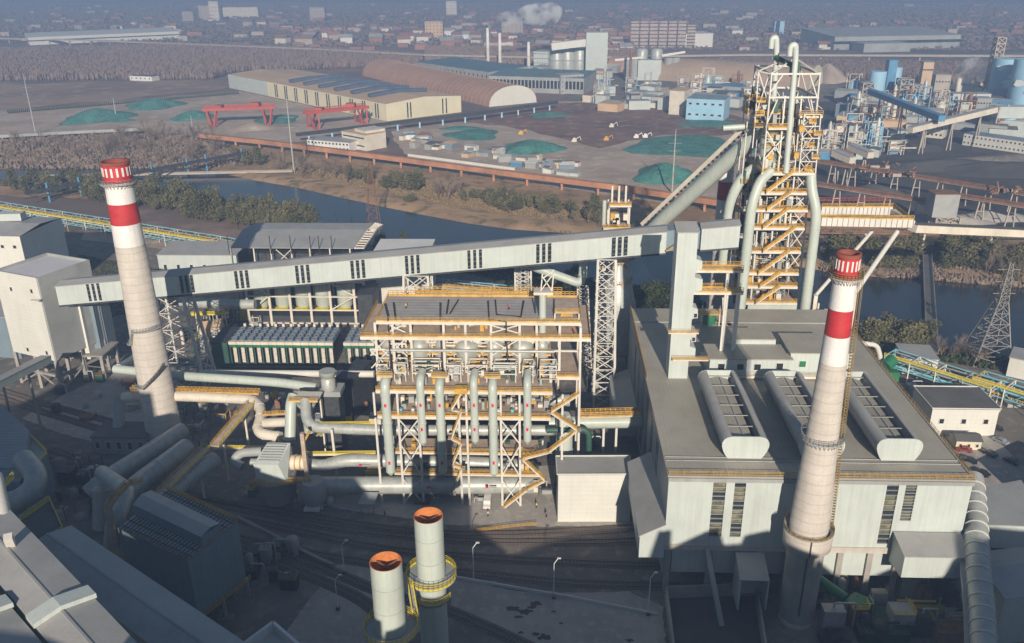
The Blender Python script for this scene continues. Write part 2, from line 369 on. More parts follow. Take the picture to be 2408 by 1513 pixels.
def building(name, label, cat, p, q, depth, h, wall, roof, win=None, z0=0, kind='flat', group=None, over=.3, glass=None, rise=2.0, ends=False, par=0.0):
    "front edge p->q on the ground, depth backwards; roof flat / gable / shed / arch"
    p = Vector((p[0],p[1],z0)); q = Vector((q[0],q[1],z0)); d = (q-p); L = d.length; d.normalize(); n = Vector((-d.y, d.x, 0))
    root = thing(name, label, cat, (p+q)/2+n*depth/2, group)
    root.location.z = z0; ORG[root.name] = tuple(root.location)
    if kind == 'arch':
        w = MB(); k = 14
        sec = [p+n*(depth/2-math.cos(math.pi*i/k)*depth/2)+Vector((0,0,h*math.sin(math.pi*i/k)**.85)) for i in range(k+1)]
        vs = sec+[s_+d*L for s_ in sec]; m_ = len(sec)
        w.add(vs, [(i,i+1,m_+i+1,m_+i) for i in range(m_-1)], False)
        w.build('roof', roof, root)
        MB().add(sec, [tuple(range(m_))]).build('end_wall', wall, root); MB().add([s_+d*L for s_ in sec], [tuple(range(m_))[::-1]]).build('end_wall', wall, root)
        nb = max(2, int(L/9))
        for i in range(nb+1):
            o = d*(L*i/nb); rb = MB()
            for a, b_ in zip(sec[:-1], sec[1:]):
                rb.beam(a+o+Vector((0,0,.15)), b_+o+Vector((0,0,.15)), .35)
            rb.build('roof_rib', roof, root)
        return root
    if kind == 'gable':
        r = MB(); w = MB()
        c = [p, q, q+n*depth, p+n*depth]; hz = Vector((0,0,h)); ri = Vector((0,0,h+rise))
        w.prism([(v.x, v.y) for v in c], z0, z0+h)
        w.add([c[0]+hz, c[3]+hz, c[0]+n*depth/2+ri], [(0,1,2)]); w.add([c[1]+hz, c[2]+hz, c[1]+n*depth/2+ri], [(0,2,1)])
        w.build('wall', wall, root)
        o = d*over; a = hz+Vector((0,0,.05))
        for s_ in (0, 1):
            e0 = (c[0] if s_ == 0 else c[3])+(-n if s_ == 0 else n)*over; e1 = (c[1] if s_ == 0 else c[2])+(-n if s_ == 0 else n)*over
            m0 = c[0]+n*depth/2; m1 = c[1]+n*depth/2
            q4 = [e0-o+a, e1+o+a, m1+o+ri+Vector((0,0,.05)), m0-o+ri+Vector((0,0,.05))]
            r.hexa(q4, [v+Vector((0,0,.2)) for v in q4])
        r.build('roof', roof, root)
    else:
        c = [p-d*0, q, q+n*depth, p+n*depth]
        if kind == 'shed':
            hb = h+rise
            w = MB().hexa(c, [c[0]+Vector((0,0,h)), c[1]+Vector((0,0,h)), c[2]+Vector((0,0,hb)), c[3]+Vector((0,0,hb))]); w.build('wall', wall, root)
            q4 = [c[0]-n*over-d*over+Vector((0,0,h+.04)), c[1]-n*over+d*over+Vector((0,0,h+.04)), c[2]+d*over+Vector((0,0,hb+.04)), c[3]-d*over+Vector((0,0,hb+.04))]
            MB().hexa(q4, [v+Vector((0,0,.2)) for v in q4]).build('roof', roof, root)
        else:
            MB().prism([(v.x,v.y) for v in c], z0, z0+h).build('wall', wall, root)
            e = [c[0]-d*over-n*over, c[1]+d*over-n*over, c[2]+d*over+n*over, c[3]-d*over+n*over]
            MB().prism([(v.x,v.y) for v in e], z0+h+.003, z0+h+.25).build('roof', roof, root)
            if par:
                pm = MB()
                for i in range(4):
                    a, b_ = e[i], e[(i+1)%4]; pm.beam(a+Vector((0,0,h+.25+par/2)), b_+Vector((0,0,h+.25+par/2)), .25, par)
                pm.build('parapet', wall, root)
    if win:
        cols, rows, ww, wh = win[:4]; sill = win[4] if len(win) > 4 else None
        ang = math.atan2(d.y, d.x)
        for i in range(cols):
            for j in range(rows):
                x = L*(i+.5)/cols; z = h*(j+.55)/rows if sill is None else sill
                c_ = p+d*x-n*.06+Vector((0,0,z)); add_window(root, c_, ang, ww, wh, glass)
        if ends:
            nc = max(1, int(depth/ (L/cols)))
            for e_ in (0,):
                for i in range(nc):
                    for j in range(rows):
                        c_ = q+n*(depth*(i+.5)/nc)+d*.06+Vector((0,0,h*(j+.55)/rows)); add_window(root, c_, ang+math.pi/2, ww, wh, glass)
    return root
# ================= THE SETTING =================
def patch(name, uv, m, z, kind='structure', jit=0):
    pts = []
    for i, a in enumerate(uv):
        p = G(a[0], a[1], 0)
        pts.append(p)
    if jit:
        out = []
        for a, b in zip(pts, pts[1:]+pts[:1]):
            out.append(a); L = (b-a).length; k = int(L/(jit*4))
            for i in range(1, min(k, 30)):
                q = a.lerp(b, i/k); out.append(q+Vector((rnd.uniform(-jit,jit), rnd.uniform(-jit,jit), 0)))
        pts = out
    mb = MB().sheet(pts, z); o = setting(mb, name, m, kind)
    # concave outlines: let blender cut them
    import bmesh
    bm = bmesh.new(); bm.from_mesh(o.data); bmesh.ops.triangulate(bm, faces=bm.faces[:])
    for f in bm.faces:
        if f.normal.z < 0: f.normal_flip()
    bm.to_mesh(o.data); bm.free(); return o
def terrain():
    nx, ny = 121, 110
    xs = np.linspace(-9000, 9000, nx); ys = np.concatenate([np.linspace(-400, 2400, 20), np.linspace(2550, 14000, ny-20)])
    vs = []
    for y in ys:
        for x in xs:
            z = 0
            if y > 3000:
                t = min(1, (y-3000)/3500)
                z = t*t*(30+30*math.sin(x*.0011+1)+18*math.sin(x*.0027+y*.0009)+14*math.sin(y*.003+x*.0006)+40*t)
                z = max(0, min(z, 120+.02*z))
            vs.append((x, y, z))
    fs = [(j*nx+i, j*nx+i+1, (j+1)*nx+i+1, (j+1)*nx+i) for j in range(len(ys)-1) for i in range(nx-1)]
    mb = MB().add(vs, fs, True); setting(mb, 'terrain', PLAIN)
terrain()
patch('woodland_ground', [(-300,130),(0,125),(400,105),(760,110),(960,125),(980,160),(740,175),(540,200),(300,190),(0,195),(-300,200)], WOODG, .1, jit=12)
patch('field', [(-200,200),(0,200),(250,192),(470,190),(545,205),(480,215),(250,235),(0,262),(-200,275)], FIELD, .14, jit=3)
patch('storage_yard_ground', [(-200,280),(0,262),(200,246),(420,225),(560,215),(900,285),(960,300),(700,335),(480,330),(300,300),(0,325),(-200,330)], SAND, .18, jit=2)
patch('scrubland', [(-200,325),(0,322),(300,298),(480,325),(700,350),(920,385),(1200,415),(1500,455),(1700,480),(2150,520),(3300,560),(3300,840),(1500,640),(900,560),(500,480),(0,460),(-200,470)], BANK, .22, jit=3)
patch('dump_yard_ground', [(920,310),(1180,270),(1300,240),(1480,235),(1780,265),(2000,300),(1780,470),(1560,480),(1330,445),(960,385)], SAND, .26, jit=3)
patch('reddish_soil', [(1040,285),(1300,245),(1440,240),(1700,268),(1790,290),(1700,320),(1560,318),(1410,350),(1290,320),(1180,296)], DUMP, .30, jit=3)
patch('coal_yard_ground', [(1920,240),(2450,250),(3300,560),(2150,545),(1900,520),(1900,330)], COAL, .30, jit=3)
patch('plant_ground_far', [(1330,195),(1480,180),(3300,190),(3300,330),(2000,330),(1760,262),(1500,238),(1330,238)], YARD, .28, jit=3)
RIV = [(-200,405),(60,398),(260,392),(440,395),(500,405),(600,426),(700,443),(800,466),(900,488),(1000,508),(1100,527),(1200,541),(1330,550),(1480,560),(1600,585),(1930,638),(2080,656),(2160,640),(2220,658),(2300,668),(3300,750),
       (3300,1010),(2300,850),(2250,838),(2060,800),(1900,775),(1700,735),(1500,700),(1200,640),(900,585),(740,545),(560,500),(420,456),(330,440),(200,425),(60,425),(-200,432)]
patch('river', RIV, WATER, .34)
patch('grass_ground', [(150,600),(240,620),(400,640),(400,700),(250,760),(180,700)], GRASSD, .05)
patch('plant_yard', [(-300,560),(0,540),(380,560),(900,600),(1200,650),(1500,712),(1900,790),(2250,850),(2700,930),(3000,2200),(1204,2000),(-600,2200)], YARD, .12)
patch('riverside_path', [(200,545),(330,556),(540,596),(560,612),(330,580),(190,565)], SAND, .2)
patch('concrete_yard', [(1075,1362),(1210,1390),(1340,1395),(1480,1392),(1560,1430),(1575,1700),(1300,1700),(1180,1480),(1060,1425),(1055,1375)], YARDC, .16, jit=.4)
patch('loading_pad', [(600,1600),(700,1450),(790,1330),(862,1318),(1010,1345),(1040,1420),(1000,1480),(800,1600)], YARDC, .17, jit=.3)
patch('apron', [(700,1140),(1300,1095),(1500,1180),(1500,1236),(1300,1240),(1050,1235),(850,1205),(700,1180)], YARDC, .155, jit=.3)
patch('paved_yard', [(50,985),(150,930),(262,878),(420,890),(430,1040),(360,1075),(260,1050),(140,1020)], YARDC, .16, jit=.3)
patch('road', [(2110,900),(2230,920),(2408,1100),(2560,1250),(2560,1400),(2408,1320),(2300,1130),(2210,1010)], YARDC, .17, jit=.2)
# oil stains on the pad
def blot(u, v, r):
    c = G(u, v, 0); k = 14
    return [c+Vector((math.cos(2*math.pi*i/k)*r*rnd.uniform(.5,1.3), math.sin(2*math.pi*i/k)*r*.6*rnd.uniform(.5,1.3), 0)) for i in range(k)]
STAIN = mat('oil_stained_concrete', (.055,.05,.05), .7, var=.3, vs=1)
st = MB()
for u, v, r in [(1205,1433,1.6),(1235,1440,1.8),(1250,1430,1.2),(1220,1452,1.0),(1262,1422,1.3),(1300,1440,.7),(1280,1500,1.6),(1262,1492,1.0),(1225,1490,.8),(1480,1508,1.0),(1320,1468,.5)]:
    st.sheet(blot(u, v, r), .175)
setting(st, 'ground_stains', STAIN)
# far banks as low mounds
bk = MB()
edge = [G(u, v, 0) for u, v in RIV[4:21]]
for a, b in zip(edge[:-1], edge[1:]):
    d = (b-a).normalized(); n = Vector((-d.y, d.x, 0))
    bk.add([a+Vector((0,0,.3)), b+Vector((0,0,.3)), b+n*7+Vector((0,0,2.4)), a+n*7+Vector((0,0,2.4)), b+n*30+Vector((0,0,.3)), a+n*30+Vector((0,0,.3))], [(0,1,2,3),(3,2,4,5)], True)
setting(bk, 'river_bank', BANK)

# haze: one closed box of thin air round everything
# top of the box must stay just above the camera and the highest thing inside
hz = MB().box(-9100, 9100, -450, 14100, -1.5, 134)
hm = bpy.data.materials.new('haze_air'); hm.use_nodes = True; hn = hm.node_tree; hn.nodes.remove(hn.nodes['Principled BSDF'])
pv = hn.nodes.new('ShaderNodeVolumePrincipled'); pv.inputs['Color'].default_value = (.27,.40,.64,1); pv.inputs['Density'].default_value = .00052; pv.inputs['Anisotropy'].default_value = 0.0
hn.links.new(pv.outputs[0], hn.nodes['Material Output'].inputs['Volume'])
HAZE = setting(hz, 'haze', hm, 'stuff')

# railway tracks
def smooth(P, k=6):
    out = []
    for i in range(len(P)-1):
        p0, p1, p2, p3 = P[max(i-1,0)], P[i], P[i+1], P[min(i+2, len(P)-1)]
        for j in range(k):
            t = j/k; out.append(.5*((2*p1)+(p2-p0)*t+(2*p0-5*p1+4*p2-p3)*t*t+(3*p1-p0-3*p2+p3)*t**3))
    out.append(P[-1]); return out
RAILM = mat('worn_rail_steel', (.16,.12,.10), .45, .5)
SLEEP = mat('track_sleeper', (.17,.15,.13), .9)
def track(uv, label):
    P = smooth([G(u, v, 0) for u, v in uv])
    mid = P[len(P)//2]; root = thing('railway_track', label, 'railway track', (mid.x, mid.y, 0), 'railway tracks through the plant yard')
    L = []; Rr = []; bl = []; br = []
    for i, p in enumerate(P):
        d = (P[min(i+1,len(P)-1)]-P[max(i-1,0)]).normalized(); n = Vector((-d.y, d.x, 0))
        L.append(p+n*.72+Vector((0,0,.42))); Rr.append(p-n*.72+Vector((0,0,.42))); bl.append((p+n*1.7, p+n*1.35)); br.append((p-n*1.7, p-n*1.35))
    for S in (L, Rr):
        r = MB()
        for a, b in zip(S[:-1], S[1:]): r.beam(a, b, .14, .18)
        r.build('rail', RAILM, root)
    b = MB(); vs = []
    for i in range(len(P)):
        vs += [bl[i][0]+Vector((0,0,.2)), bl[i][1]+Vector((0,0,.29)), br[i][1]+Vector((0,0,.29)), br[i][0]+Vector((0,0,.2))]
    b.add(vs, [(4*i+k, 4*i+k+1, 4*i+k+5, 4*i+k+4) for i in range(len(P)-1) for k in range(3)]); b.build('ballast_bed', BALLAST, root)
    s = MB(); acc = 0
    for i in range(len(P)-1):
        a, c = P[i], P[i+1]; l = (c-a).length; d = (c-a).normalized(); n = Vector((-d.y, d.x, 0)); t = acc
        while t < l:
            m_ = a+d*t+Vector((0,0,.3)); s.beam(m_-n*1.2, m_+n*1.2, .26, .12); t += .9
        acc = t-l
    s.build('sleepers', SLEEP, root, kind='stuff')
track([(120,1058),(300,1118),(480,1172),(700,1212),(950,1248),(1200,1258),(1560,1238)], 'upper railway track curving past the foot of the steel frame')
track([(60,1062),(300,1140),(560,1197),(800,1245),(1100,1273),(1300,1277),(1560,1272)], 'railway track just below the uppermost one, curving to the hall')
track([(560,1222),(750,1262),(900,1292),(1100,1310),(1300,1322),(1700,1338)], 'third railway track down, running into the opening under the hall')
track([(540,1262),(700,1298),(900,1330),(1100,1348),(1350,1372),(1700,1384)], 'railway track beside the kerb of the pale concrete yard')
track([(-20,912),(100,950),(220,982),(330,1012)], 'railway track passing under the conveyor beside the white tower')
track([(-20,930),(100,970),(200,1000),(310,1035)], 'track below the one that passes under the conveyor by the tower')
track([(560,1290),(700,1345),(860,1420),(960,1530)], 'railway track behind the pair of open stacks, running downhill left')
track([(590,1278),(740,1330),(900,1395),(1060,1440),(1280,1540)], 'railway track between the stacks and the concrete yard')
# concrete kerb walls
kw = MB()
P = smooth([G(u, v, 0) for u, v in [(560,1222),(640,1262),(730,1310),(785,1335)]])
for a, b in zip(P[:-1], P[1:]): kw.beam(a+Vector((0,0,.5)), b+Vector((0,0,.5)), .8, 1.0)
solo(kw, 'kerb_wall', CONCG, 'long pale concrete kerb wall between the railway tracks', 'wall')
kw = MB(); P = [G(u, v, 0) for u, v in [(1075,1362),(1200,1384),(1340,1408),(1545,1449)]]
for a, b in zip(P[:-1], P[1:]): kw.beam(a+Vector((0,0,.45)), b+Vector((0,0,.45)), .35, .7)
solo(kw, 'barrier', WHITE, 'low white barrier running across the pale concrete yard', 'barrier')

# ================= ADDED BLOCKS BEHIND THE CAMERA (unseen, shaped to shade the foreground) =================
SHW = mat('shade_caster_grey', (.28,.29,.28), .6, ribs=('X', 1.2), rdepth=.2)
def caster(name, label, prof, y0=6, y1=30):
    "added unseen shade block whose front silhouette is a list of (x, z)"
    x0, x1 = prof[0][0], prof[-1][0]; t = thing(name, label, 'building', ((x0+x1)/2, (y0+y1)/2, 0))
    MB().extr([Vector((x0,y0,0))]+[Vector((x,y0,z)) for x, z in prof]+[Vector((x1,y0,0))], (0,y1-y0,0)).build('wall', SHW, t)
    for (xa, za), (xb_, zb_) in zip(prof[:-1], prof[1:]):
        if xb_-xa > .5: MB().hexa([(xa,y0-.3,za+.02),(xb_,y0-.3,zb_+.02),(xb_,y1+.3,zb_+.02),(xa,y1+.3,za+.02)], [(xa,y0-.3,za+.2),(xb_,y0-.3,zb_+.2),(xb_,y1+.3,zb_+.2),(xa,y1+.3,za+.2)]).build('roof', ROOFP, t)
    return t
caster('shade_caster_far_left', 'unseen tall grey block added to shade the far left, behind the galleries', [(-190,84),(-150,84),(-140,92),(-94,92)])
caster('shade_caster_left', 'unseen grey block added to shade the left yard, left of the viewpoint', [(-93.5,74),(-84,74),(-82,66.5),(-71,65.5),(-69,71),(-50,69)])
caster('shade_caster_mid_left', 'unseen grey block added to shade the yard, below the viewpoint', [(-49.5,73),(-36,73),(-30,66),(-18,66)])
caster('shade_caster_below', 'unseen grey block added for shade directly below the viewpoint', [(-17.5,64),(-12,65.5),(-4,65.5)])
caster('shade_caster_low', 'unseen low grey block added for shade right of the viewpoint', [(-3.5,60),(5,55.2),(21,58.5),(36,60)])
caster('shade_caster_hall', 'unseen grey block shaped to shade the hall front, facing the hall', [(36.5,67),(39.5,67),(39.6,62.5),(47,67),(49.5,67.6),(51,63.5),(55,64),(55.1,66),(60,67.5),(66,65.5)])
caster('shade_caster_right', 'unseen low block added to shade the right part of the hall front', [(66.5,64),(76,56),(82,54),(88,57.5),(95,59)])
caster('shade_caster_far_right', 'unseen tall block added to shade the far right', [(95.5,63),(99,68),(120,66),(190,66)])
# ================= CAST HOUSE (large hall) =================
HX0, HX1, HY0, HY1, HZ = 25.9, 88.6, 157.0, 251.0, 31.0
hall = thing('casting_hall', 'huge pale hall with grey roof and three long open-topped roof vents', 'building', (57, 200, 0))
w = MB()
# front wall split round the window slots; everything above z=15.5
slots = [(A(1672,1200,HY0).x, A(1702,1200,HY0).x, 15.6, 30.3), (A(1722,1200,HY0).x, A(1748,1200,HY0).x, 15.6, 30.3),
         (A(2076,1200,HY0).x, A(2104,1200,HY0).x, 14.5, 30.3), (A(2124,1180,HY0).x, A(2150,1180,HY0).x, 20.5, 30.3)]
xs = [HX0]
for s in slots: xs += [s[0], s[1]]
xs.append(HX1)
for i in range(0, len(xs), 2): w.box(xs[i], xs[i+1], HY0, HY0+.5, 13.6, HZ-.4)
for s in slots: w.box(s[0], s[1], HY0, HY0+.5, s[3], HZ-.4); w.box(s[0], s[1], HY0, HY0+.5, 13.6, s[2])
w.build('front_wall', PANEL, hall)
MB().box(HX0, HX0+.5, HY0+.5, HY1, 5, HZ-.4).build('side_wall', PANELB, hall)  # pale hall side, its shade put into the darker panel colour
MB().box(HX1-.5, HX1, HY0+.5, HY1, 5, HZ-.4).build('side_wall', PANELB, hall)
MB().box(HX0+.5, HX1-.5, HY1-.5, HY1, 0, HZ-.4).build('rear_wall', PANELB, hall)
w = MB().box(HX0+2, HX1-3, HY0+1.2, HY0+1.6, 5.2, 12.6); w.build('lower_wall', PANEL, hall)
MB().box(HX0+.8, HX1-.8, HY0+14, HY0+14.4, 0, 5).build('inner_wall', DARK, hall)
b = MB(); b.box(HX0, HX1, HY0-.3, HY0+.3, 12.2, 13.58); b.build('concrete_beam', CONC, hall)
for i, u in enumerate([1570, 1668, 1770, 1850, 1975, 2045, 2110, 2190, 2255]):
    x = A(u, 1330, HY0).x
    MB().box(x-.6, x+.6, HY0+.4, HY0+1.1, 0, 12.18).build('column', CONCG, hall)
for i in range(9): # columns further in
    x = HX0+5+i*6.6; MB().box(x-.5, x+.5, HY0+7, HY0+8, 0, 5.1).build('column', CONCG, hall)
MB().box(HX0+.6, HX1-.6, HY0+1.7, HY0+14, 5.0, 5.18).build('floor_slab', CONCG, hall)
for s in slots: # window slots: panes and louvre bars
    n = 13; dz = (s[3]-s[2])/n
    for k in range(n):
        o = MB().box(s[0]+.05, s[1]-.05, HY0+.55, HY0+.6, s[2]+k*dz+.1, s[2]+(k+1)*dz-.02).build('window_pane', [GLASSG, GLASSD, GLASSG, GLASSD, GLASSG][(k*7+int(s[0]))%5], hall)
        o = MB().box(s[0], s[1], HY0+.1, HY0+.5, s[2]+k*dz-.04, s[2]+k*dz+.05).build('window_bar', GREYW, hall)
r = MB(); r.hexa([(HX0-.3,HY0-.3,HZ-.4),(HX1+.3,HY0-.3,HZ-.4),(HX1+.3,HY1+.3,HZ-.4),(HX0-.3,HY1+.3,HZ-.4)], [(HX0-.3,HY0-.3,HZ),(HX1+.3,HY0-.3,HZ),(HX1+.3,HY1+.3,HZ+.6),(HX0-.3,HY1+.3,HZ+.6)])
r.build('roof', ROOFX, hall)
MB().rail([(HX0,HY0-.1,HZ),(HX1,HY0-.1,HZ)], h=1.1, step=1.5, t=.08, toe=0).build('railing', ORANGE, hall)
MB().rail([(HX1,HY0,HZ),(HX1,HY1-8,HZ+.5)], h=1.1, step=2, t=.07, toe=0).build('railing', ORANGE, hall)
MB().rail([(HX0,HY0+45,HZ+.3),(HX0,HY1,HZ+.6)], h=1.1, step=2, t=.08, toe=.2).build('railing', ORANGE, hall)
MB().box(HX0-.15, HX1+.15, HY0-.55, HY0-.32, HZ-1.3, HZ-.45).build('gutter', GREYW, hall)
g = MB()
for y in (162.5, 164, 240): g.box(HX0, HX1, y, y+.12, HZ+.12, HZ+.25+(y-157)*.0064)
g.build('roof_seams', GREYW, hall, kind='stuff')
for y in np.linspace(HY0+18, HY1-22, 6): # dark slots in the left wall
    for k in (0, 2.2):
        MB().box(HX0-.06, HX0-.01, y+k, y+k+.9, 8, 28).build('wall_slot', GLASSD, hall)
# left lean-to
zt = 17.5
lb = A(1504,1257,HY0); rb_ = A(1560,1236,HY0)
def lean(y0, y1, x0, x1, z0, za, zb, name):
    MB().hexa([(x0,y0,z0),(x1,y0,z0),(x1,y1,z0),(x0,y1,z0)], [(x0,y0,za),(x1,y0,zb),(x1,y1,zb),(x0,y1,za)]).build(name+'_wall', PANEL, hall)
    MB().hexa([(x0-.3,y0-.3,za+.03-.1),(x1,y0-.3,zb+.05),(x1,y1+.3,zb+.05),(x0-.3,y1+.3,za-.07)], [(x0-.3,y0-.3,za+.15),(x1,y0-.3,zb+.27),(x1,y1+.3,zb+.27),(x0-.3,y1+.3,za+.15)]).build(name+'_roof', ROOFP, hall)
lean(HY0-.6, HY0+29, lb.x, HX0-.01, A(1504,1307,HY0).z, lb.z, rb_.z+.6, 'lean_to')
lean(222, 247, 20.0, HX0-.01, 3, 10, 12.5, 'annex')
# right front hood
a0 = A(2101,1250,HY0); a1 = A(2254,1252,HY0); f0 = A(2118,1310,HY0-7); f1 = A(2205,1310,HY0-7)
MB().hexa([(a0.x,HY0-7,A(2110,1358,HY0-7).z),(a1.x,HY0-7,A(2110,1358,HY0-7).z),(a1.x,HY0-.35,f0.z-6),(a0.x,HY0-.35,f0.z-6)],
          [(a0.x,HY0-7,f0.z),(a1.x,HY0-7,f0.z),(a1.x,HY0-.35,a0.z),(a0.x,HY0-.35,a0.z)]).build('hood_wall', PANEL, hall)
MB().hexa([(a0.x-.2,HY0-7.2,f0.z+.02),(a1.x+.2,HY0-7.2,f0.z+.02),(a1.x+.2,HY0-.36,a0.z+.02),(a0.x-.2,HY0-.36,a0.z+.02)],
          [(a0.x-.2,HY0-7.2,f0.z+.2),(a1.x+.2,HY0-7.2,f0.z+.2),(a1.x+.2,HY0-.36,a0.z+.2),(a0.x-.2,HY0-.36,a0.z+.2)]).build('hood_roof', ROOFP, hall)
# small porch left of the chimney
px0, px1 = A(1745,1330,150).x, A(1815,1330,150).x
MB().hexa([(px0,150,9.6),(px1,150,9.6),(px1,156.5,10.5),(px0,156.5,10.5)], [(px0,150,9.8),(px1,150,9.8),(px1,156.5,12.1),(px0,156.5,12.1)]).build('porch_roof', ROOFP, hall)
pm = MB(); pm.box(px0,px0+.3,150,156,2,9.5); pm.box(px1-.3,px1,150,156,2,9.5); pm.box(px0+.3,px1-.3,155.5,155.9,2,9.5); pm.build('porch_wall', PANEL, hall)
MB().beam((A(1675,1318,150).x,156.4,13),(A(1678,1440,150).x+1,146,1.0),1.0,.8).build('chute', GREYW, hall)
# roof vents
def vent(x0, x1, y0, y1, label):
    zc = HZ+.35; t = thing('roof_vent', label, 'roof vent', ((x0+x1)/2, (y0+y1)/2, zc), 'open-topped vents on the hall roof')
    cx = (x0+x1)/2; hw = (x1-x0)/2
    def side(s):
        sec = [(.70,0),(.80,.9),(.90,1.8),(.97,2.7),(1.0,3.5),(.97,4.2),(.88,4.8),(.76,5.15),(.60,5.3),(.60,5.0),(.74,4.75),(.62,3.2),(.55,0)]
        pts = [Vector((cx+s*hw*a, y0+.3, zc+b)) for a, b in sec]
        mb = MB(); n = len(pts); d = Vector((0, y1-y0-.6, 0)); vs = pts+[p+d for p in pts]
        mb.add(vs, [(i,n+i,n+(i+1)%n,(i+1)%n) for i in range(n)], True)
        return mb
    side(-1).build('side_shell', ROOFP, t); side(1).build('side_shell', ROOFP, t)
    e = [(-.72,0),(-.84,.9),(-.93,1.8),(-1.0,2.9),(-1.0,3.8),(-.93,4.6),(-.8,5.1),(-.6,5.35),(.6,5.35),(.8,5.1),(.93,4.6),(1.0,3.8),(1.0,2.9),(.93,1.8),(.84,.9),(.72,0)]
    for y, mname in ((y0, 'front_plate'), (y1-.3, 'rear_plate')):
        MB().extr([(cx+hw*a, y, zc+b) for a, b in e], (0, .29, 0)).build(mname, PANEL, t)
    rd = MB().hexa([(cx-hw*.55,y0+.6,zc+3.2),(cx,y0+.6,zc+3.9),(cx,y1-1,zc+3.9),(cx-hw*.55,y1-1,zc+3.2)], [(cx-hw*.55,y0+.6,zc+3.3),(cx,y0+.6,zc+4.0),(cx,y1-1,zc+4.0),(cx-hw*.55,y1-1,zc+3.3)])
    rd.build('inner_roof', ROOFX, t)
    MB().hexa([(cx+.05,y0+.6,zc+3.9),(cx+hw*.42,y0+.6,zc+3.3),(cx+hw*.42,y1-1,zc+3.3),(cx+.05,y1-1,zc+3.9)], [(cx+.05,y0+.6,zc+4.0),(cx+hw*.42,y0+.6,zc+3.4),(cx+hw*.42,y1-1,zc+3.4),(cx+.05,y1-1,zc+4.0)]).build('inner_roof', ROOFX, t)
    MB().box(cx-hw*.55, cx+hw*.6, y0+.4, y1-.5, zc+.1, zc+.5).build('opening', DARK, t)
    for k in range(7):
        y = y0+1.5+(y1-y0-3)*k/6
        MB().beam((cx-hw*.62,y,zc+4.3),(cx+hw*.64,y,zc+4.3),.16).build('cross_bar', GREYW, t)
    MB().beam((cx,y0+.6,zc+4.15),(cx,y1-1,zc+4.15),.18).build('ridge_bar', GREYW, t)
_v = [(G(a,1074,31.4).x, G(b,1074,31.4).x) for a,b in ((1709,1788),(1886,1963),(2066,2142))]
_v = [((a+b)/2-(b-a)*.69, (a+b)/2+(b-a)*.69) for a,b in _v]
vent(*_v[0], 163.4, 196.6, 'left one of three roof vents, beside the lift shaft side')
vent(*_v[1], 163.4, 196.6, 'middle roof vent, half hidden behind the concrete chimney')
vent(*_v[2], 163.4, 196.6, 'right one of three roof vents, near the right roof edge')
# control house on the roof
ch = thing('roof_control_house', 'long pale control house with a row of windows standing on the hall roof', 'building', (60, 210, HZ))
xl = 41.8; xm = A(1857,870,204).x; xr = 78.0
MB().box(xl, xm, 203, 212, 32.3, 36.6).build('wall', PANEL, ch)
MB().box(xl-.3, xm+.3, 202.7, 212.3, 36.62, 36.9).build('roof', ROOFX, ch)
MB().box(xm, xr, 204.5, 217, 32.3, 37.8).build('wall', PANEL, ch)
MB().box(xm-.3, xr+.3, 204.2, 217.3, 37.82, 38.1).build('roof', ROOFX, ch)
MB().box(A(1714,830,210).x, xm-2, 212.3, 220, 32.3, 38.0).build('wall', PANEL, ch)
MB().box(A(1714,830,210).x-.3, xm-2, 212.32, 220.3, 38.02, 38.3).build('roof', ROOFX, ch)
MB().box(xl, xr, 202.4, 217, HZ+.6, 32.28).build('walkway_base', CREAM, ch)
MB().rail([(xl,202.45,32.3),(xr,202.45,32.3)], h=1.1, step=2, t=.07, toe=0).build('railing', WHITE, ch)
for u in (1696, 1741, 1781): add_window(ch, (A(u,862,203).x, 202.95, 34.6), 0, 2.0, 2.0)
for u, gm in ((1829, None), (1886, GREEN)): add_window(ch, (A(u,862,204.5).x, 204.45 if u > 1850 else 202.95, 34.9), 0, 2.0, 2.0, glass=gm)
rb2 = MB().box(A(1900,860,215).x, A(1900,860,215).x+12, 222, 232, 32, 34.5)
# ================= LIFT SHAFT =================
ls = thing('lift_shaft', 'tall slender pale lift shaft rising off the hall roof to the gallery', 'lift shaft', (34, 205, HZ))
MB().box(31.4, 36.3, 202.6, 208, HZ+.3, 70.3).build('shaft', PANEL, ls)
MB().hexa([(31.1,202.3,70.32),(36.6,202.3,70.32),(36.6,208.3,70.32),(31.1,208.3,70.32)], [(31.1,202.3,70.5),(36.6,202.3,70.5),(36.6,208.3,71.6),(31.1,208.3,71.6)]).build('cap', ROOFP, ls)
for v0, v1, wx in ((615,640,1.6),(658,690,2.0),(728,752,1.4),(782,800,1.5),(820,850,1.6)):
    za, zb = A(1640,v1,203).z, A(1640,v0,203).z
    MB().hexa([(36.32,203,za),(36.32+wx,203,za+.8),(36.32+wx,207,za+.8),(36.32,207,za)], [(36.32,203,zb+.6),(36.32+wx,203,zb),(36.32+wx,207,zb),(36.32,207,zb+.6)]).build('landing_box', PANEL, ls)
for v, x0, x1 in ((780,30.5,38),(843,32,41)):
    z = A(1600,v,202).z
    MB().box(x0, x1, 200.9, 202.55, z-.25, z).build('platform', CREAM, ls)
    MB().rail([(x0,200.95,z),(x1,200.95,z)], t=.07, toe=.2).build('railing', ORANGE, ls)
for v in (742, 798): add_window(ls, (37.2, 202.9, A(1640,v,203).z), 0, 1.1, 1.4)
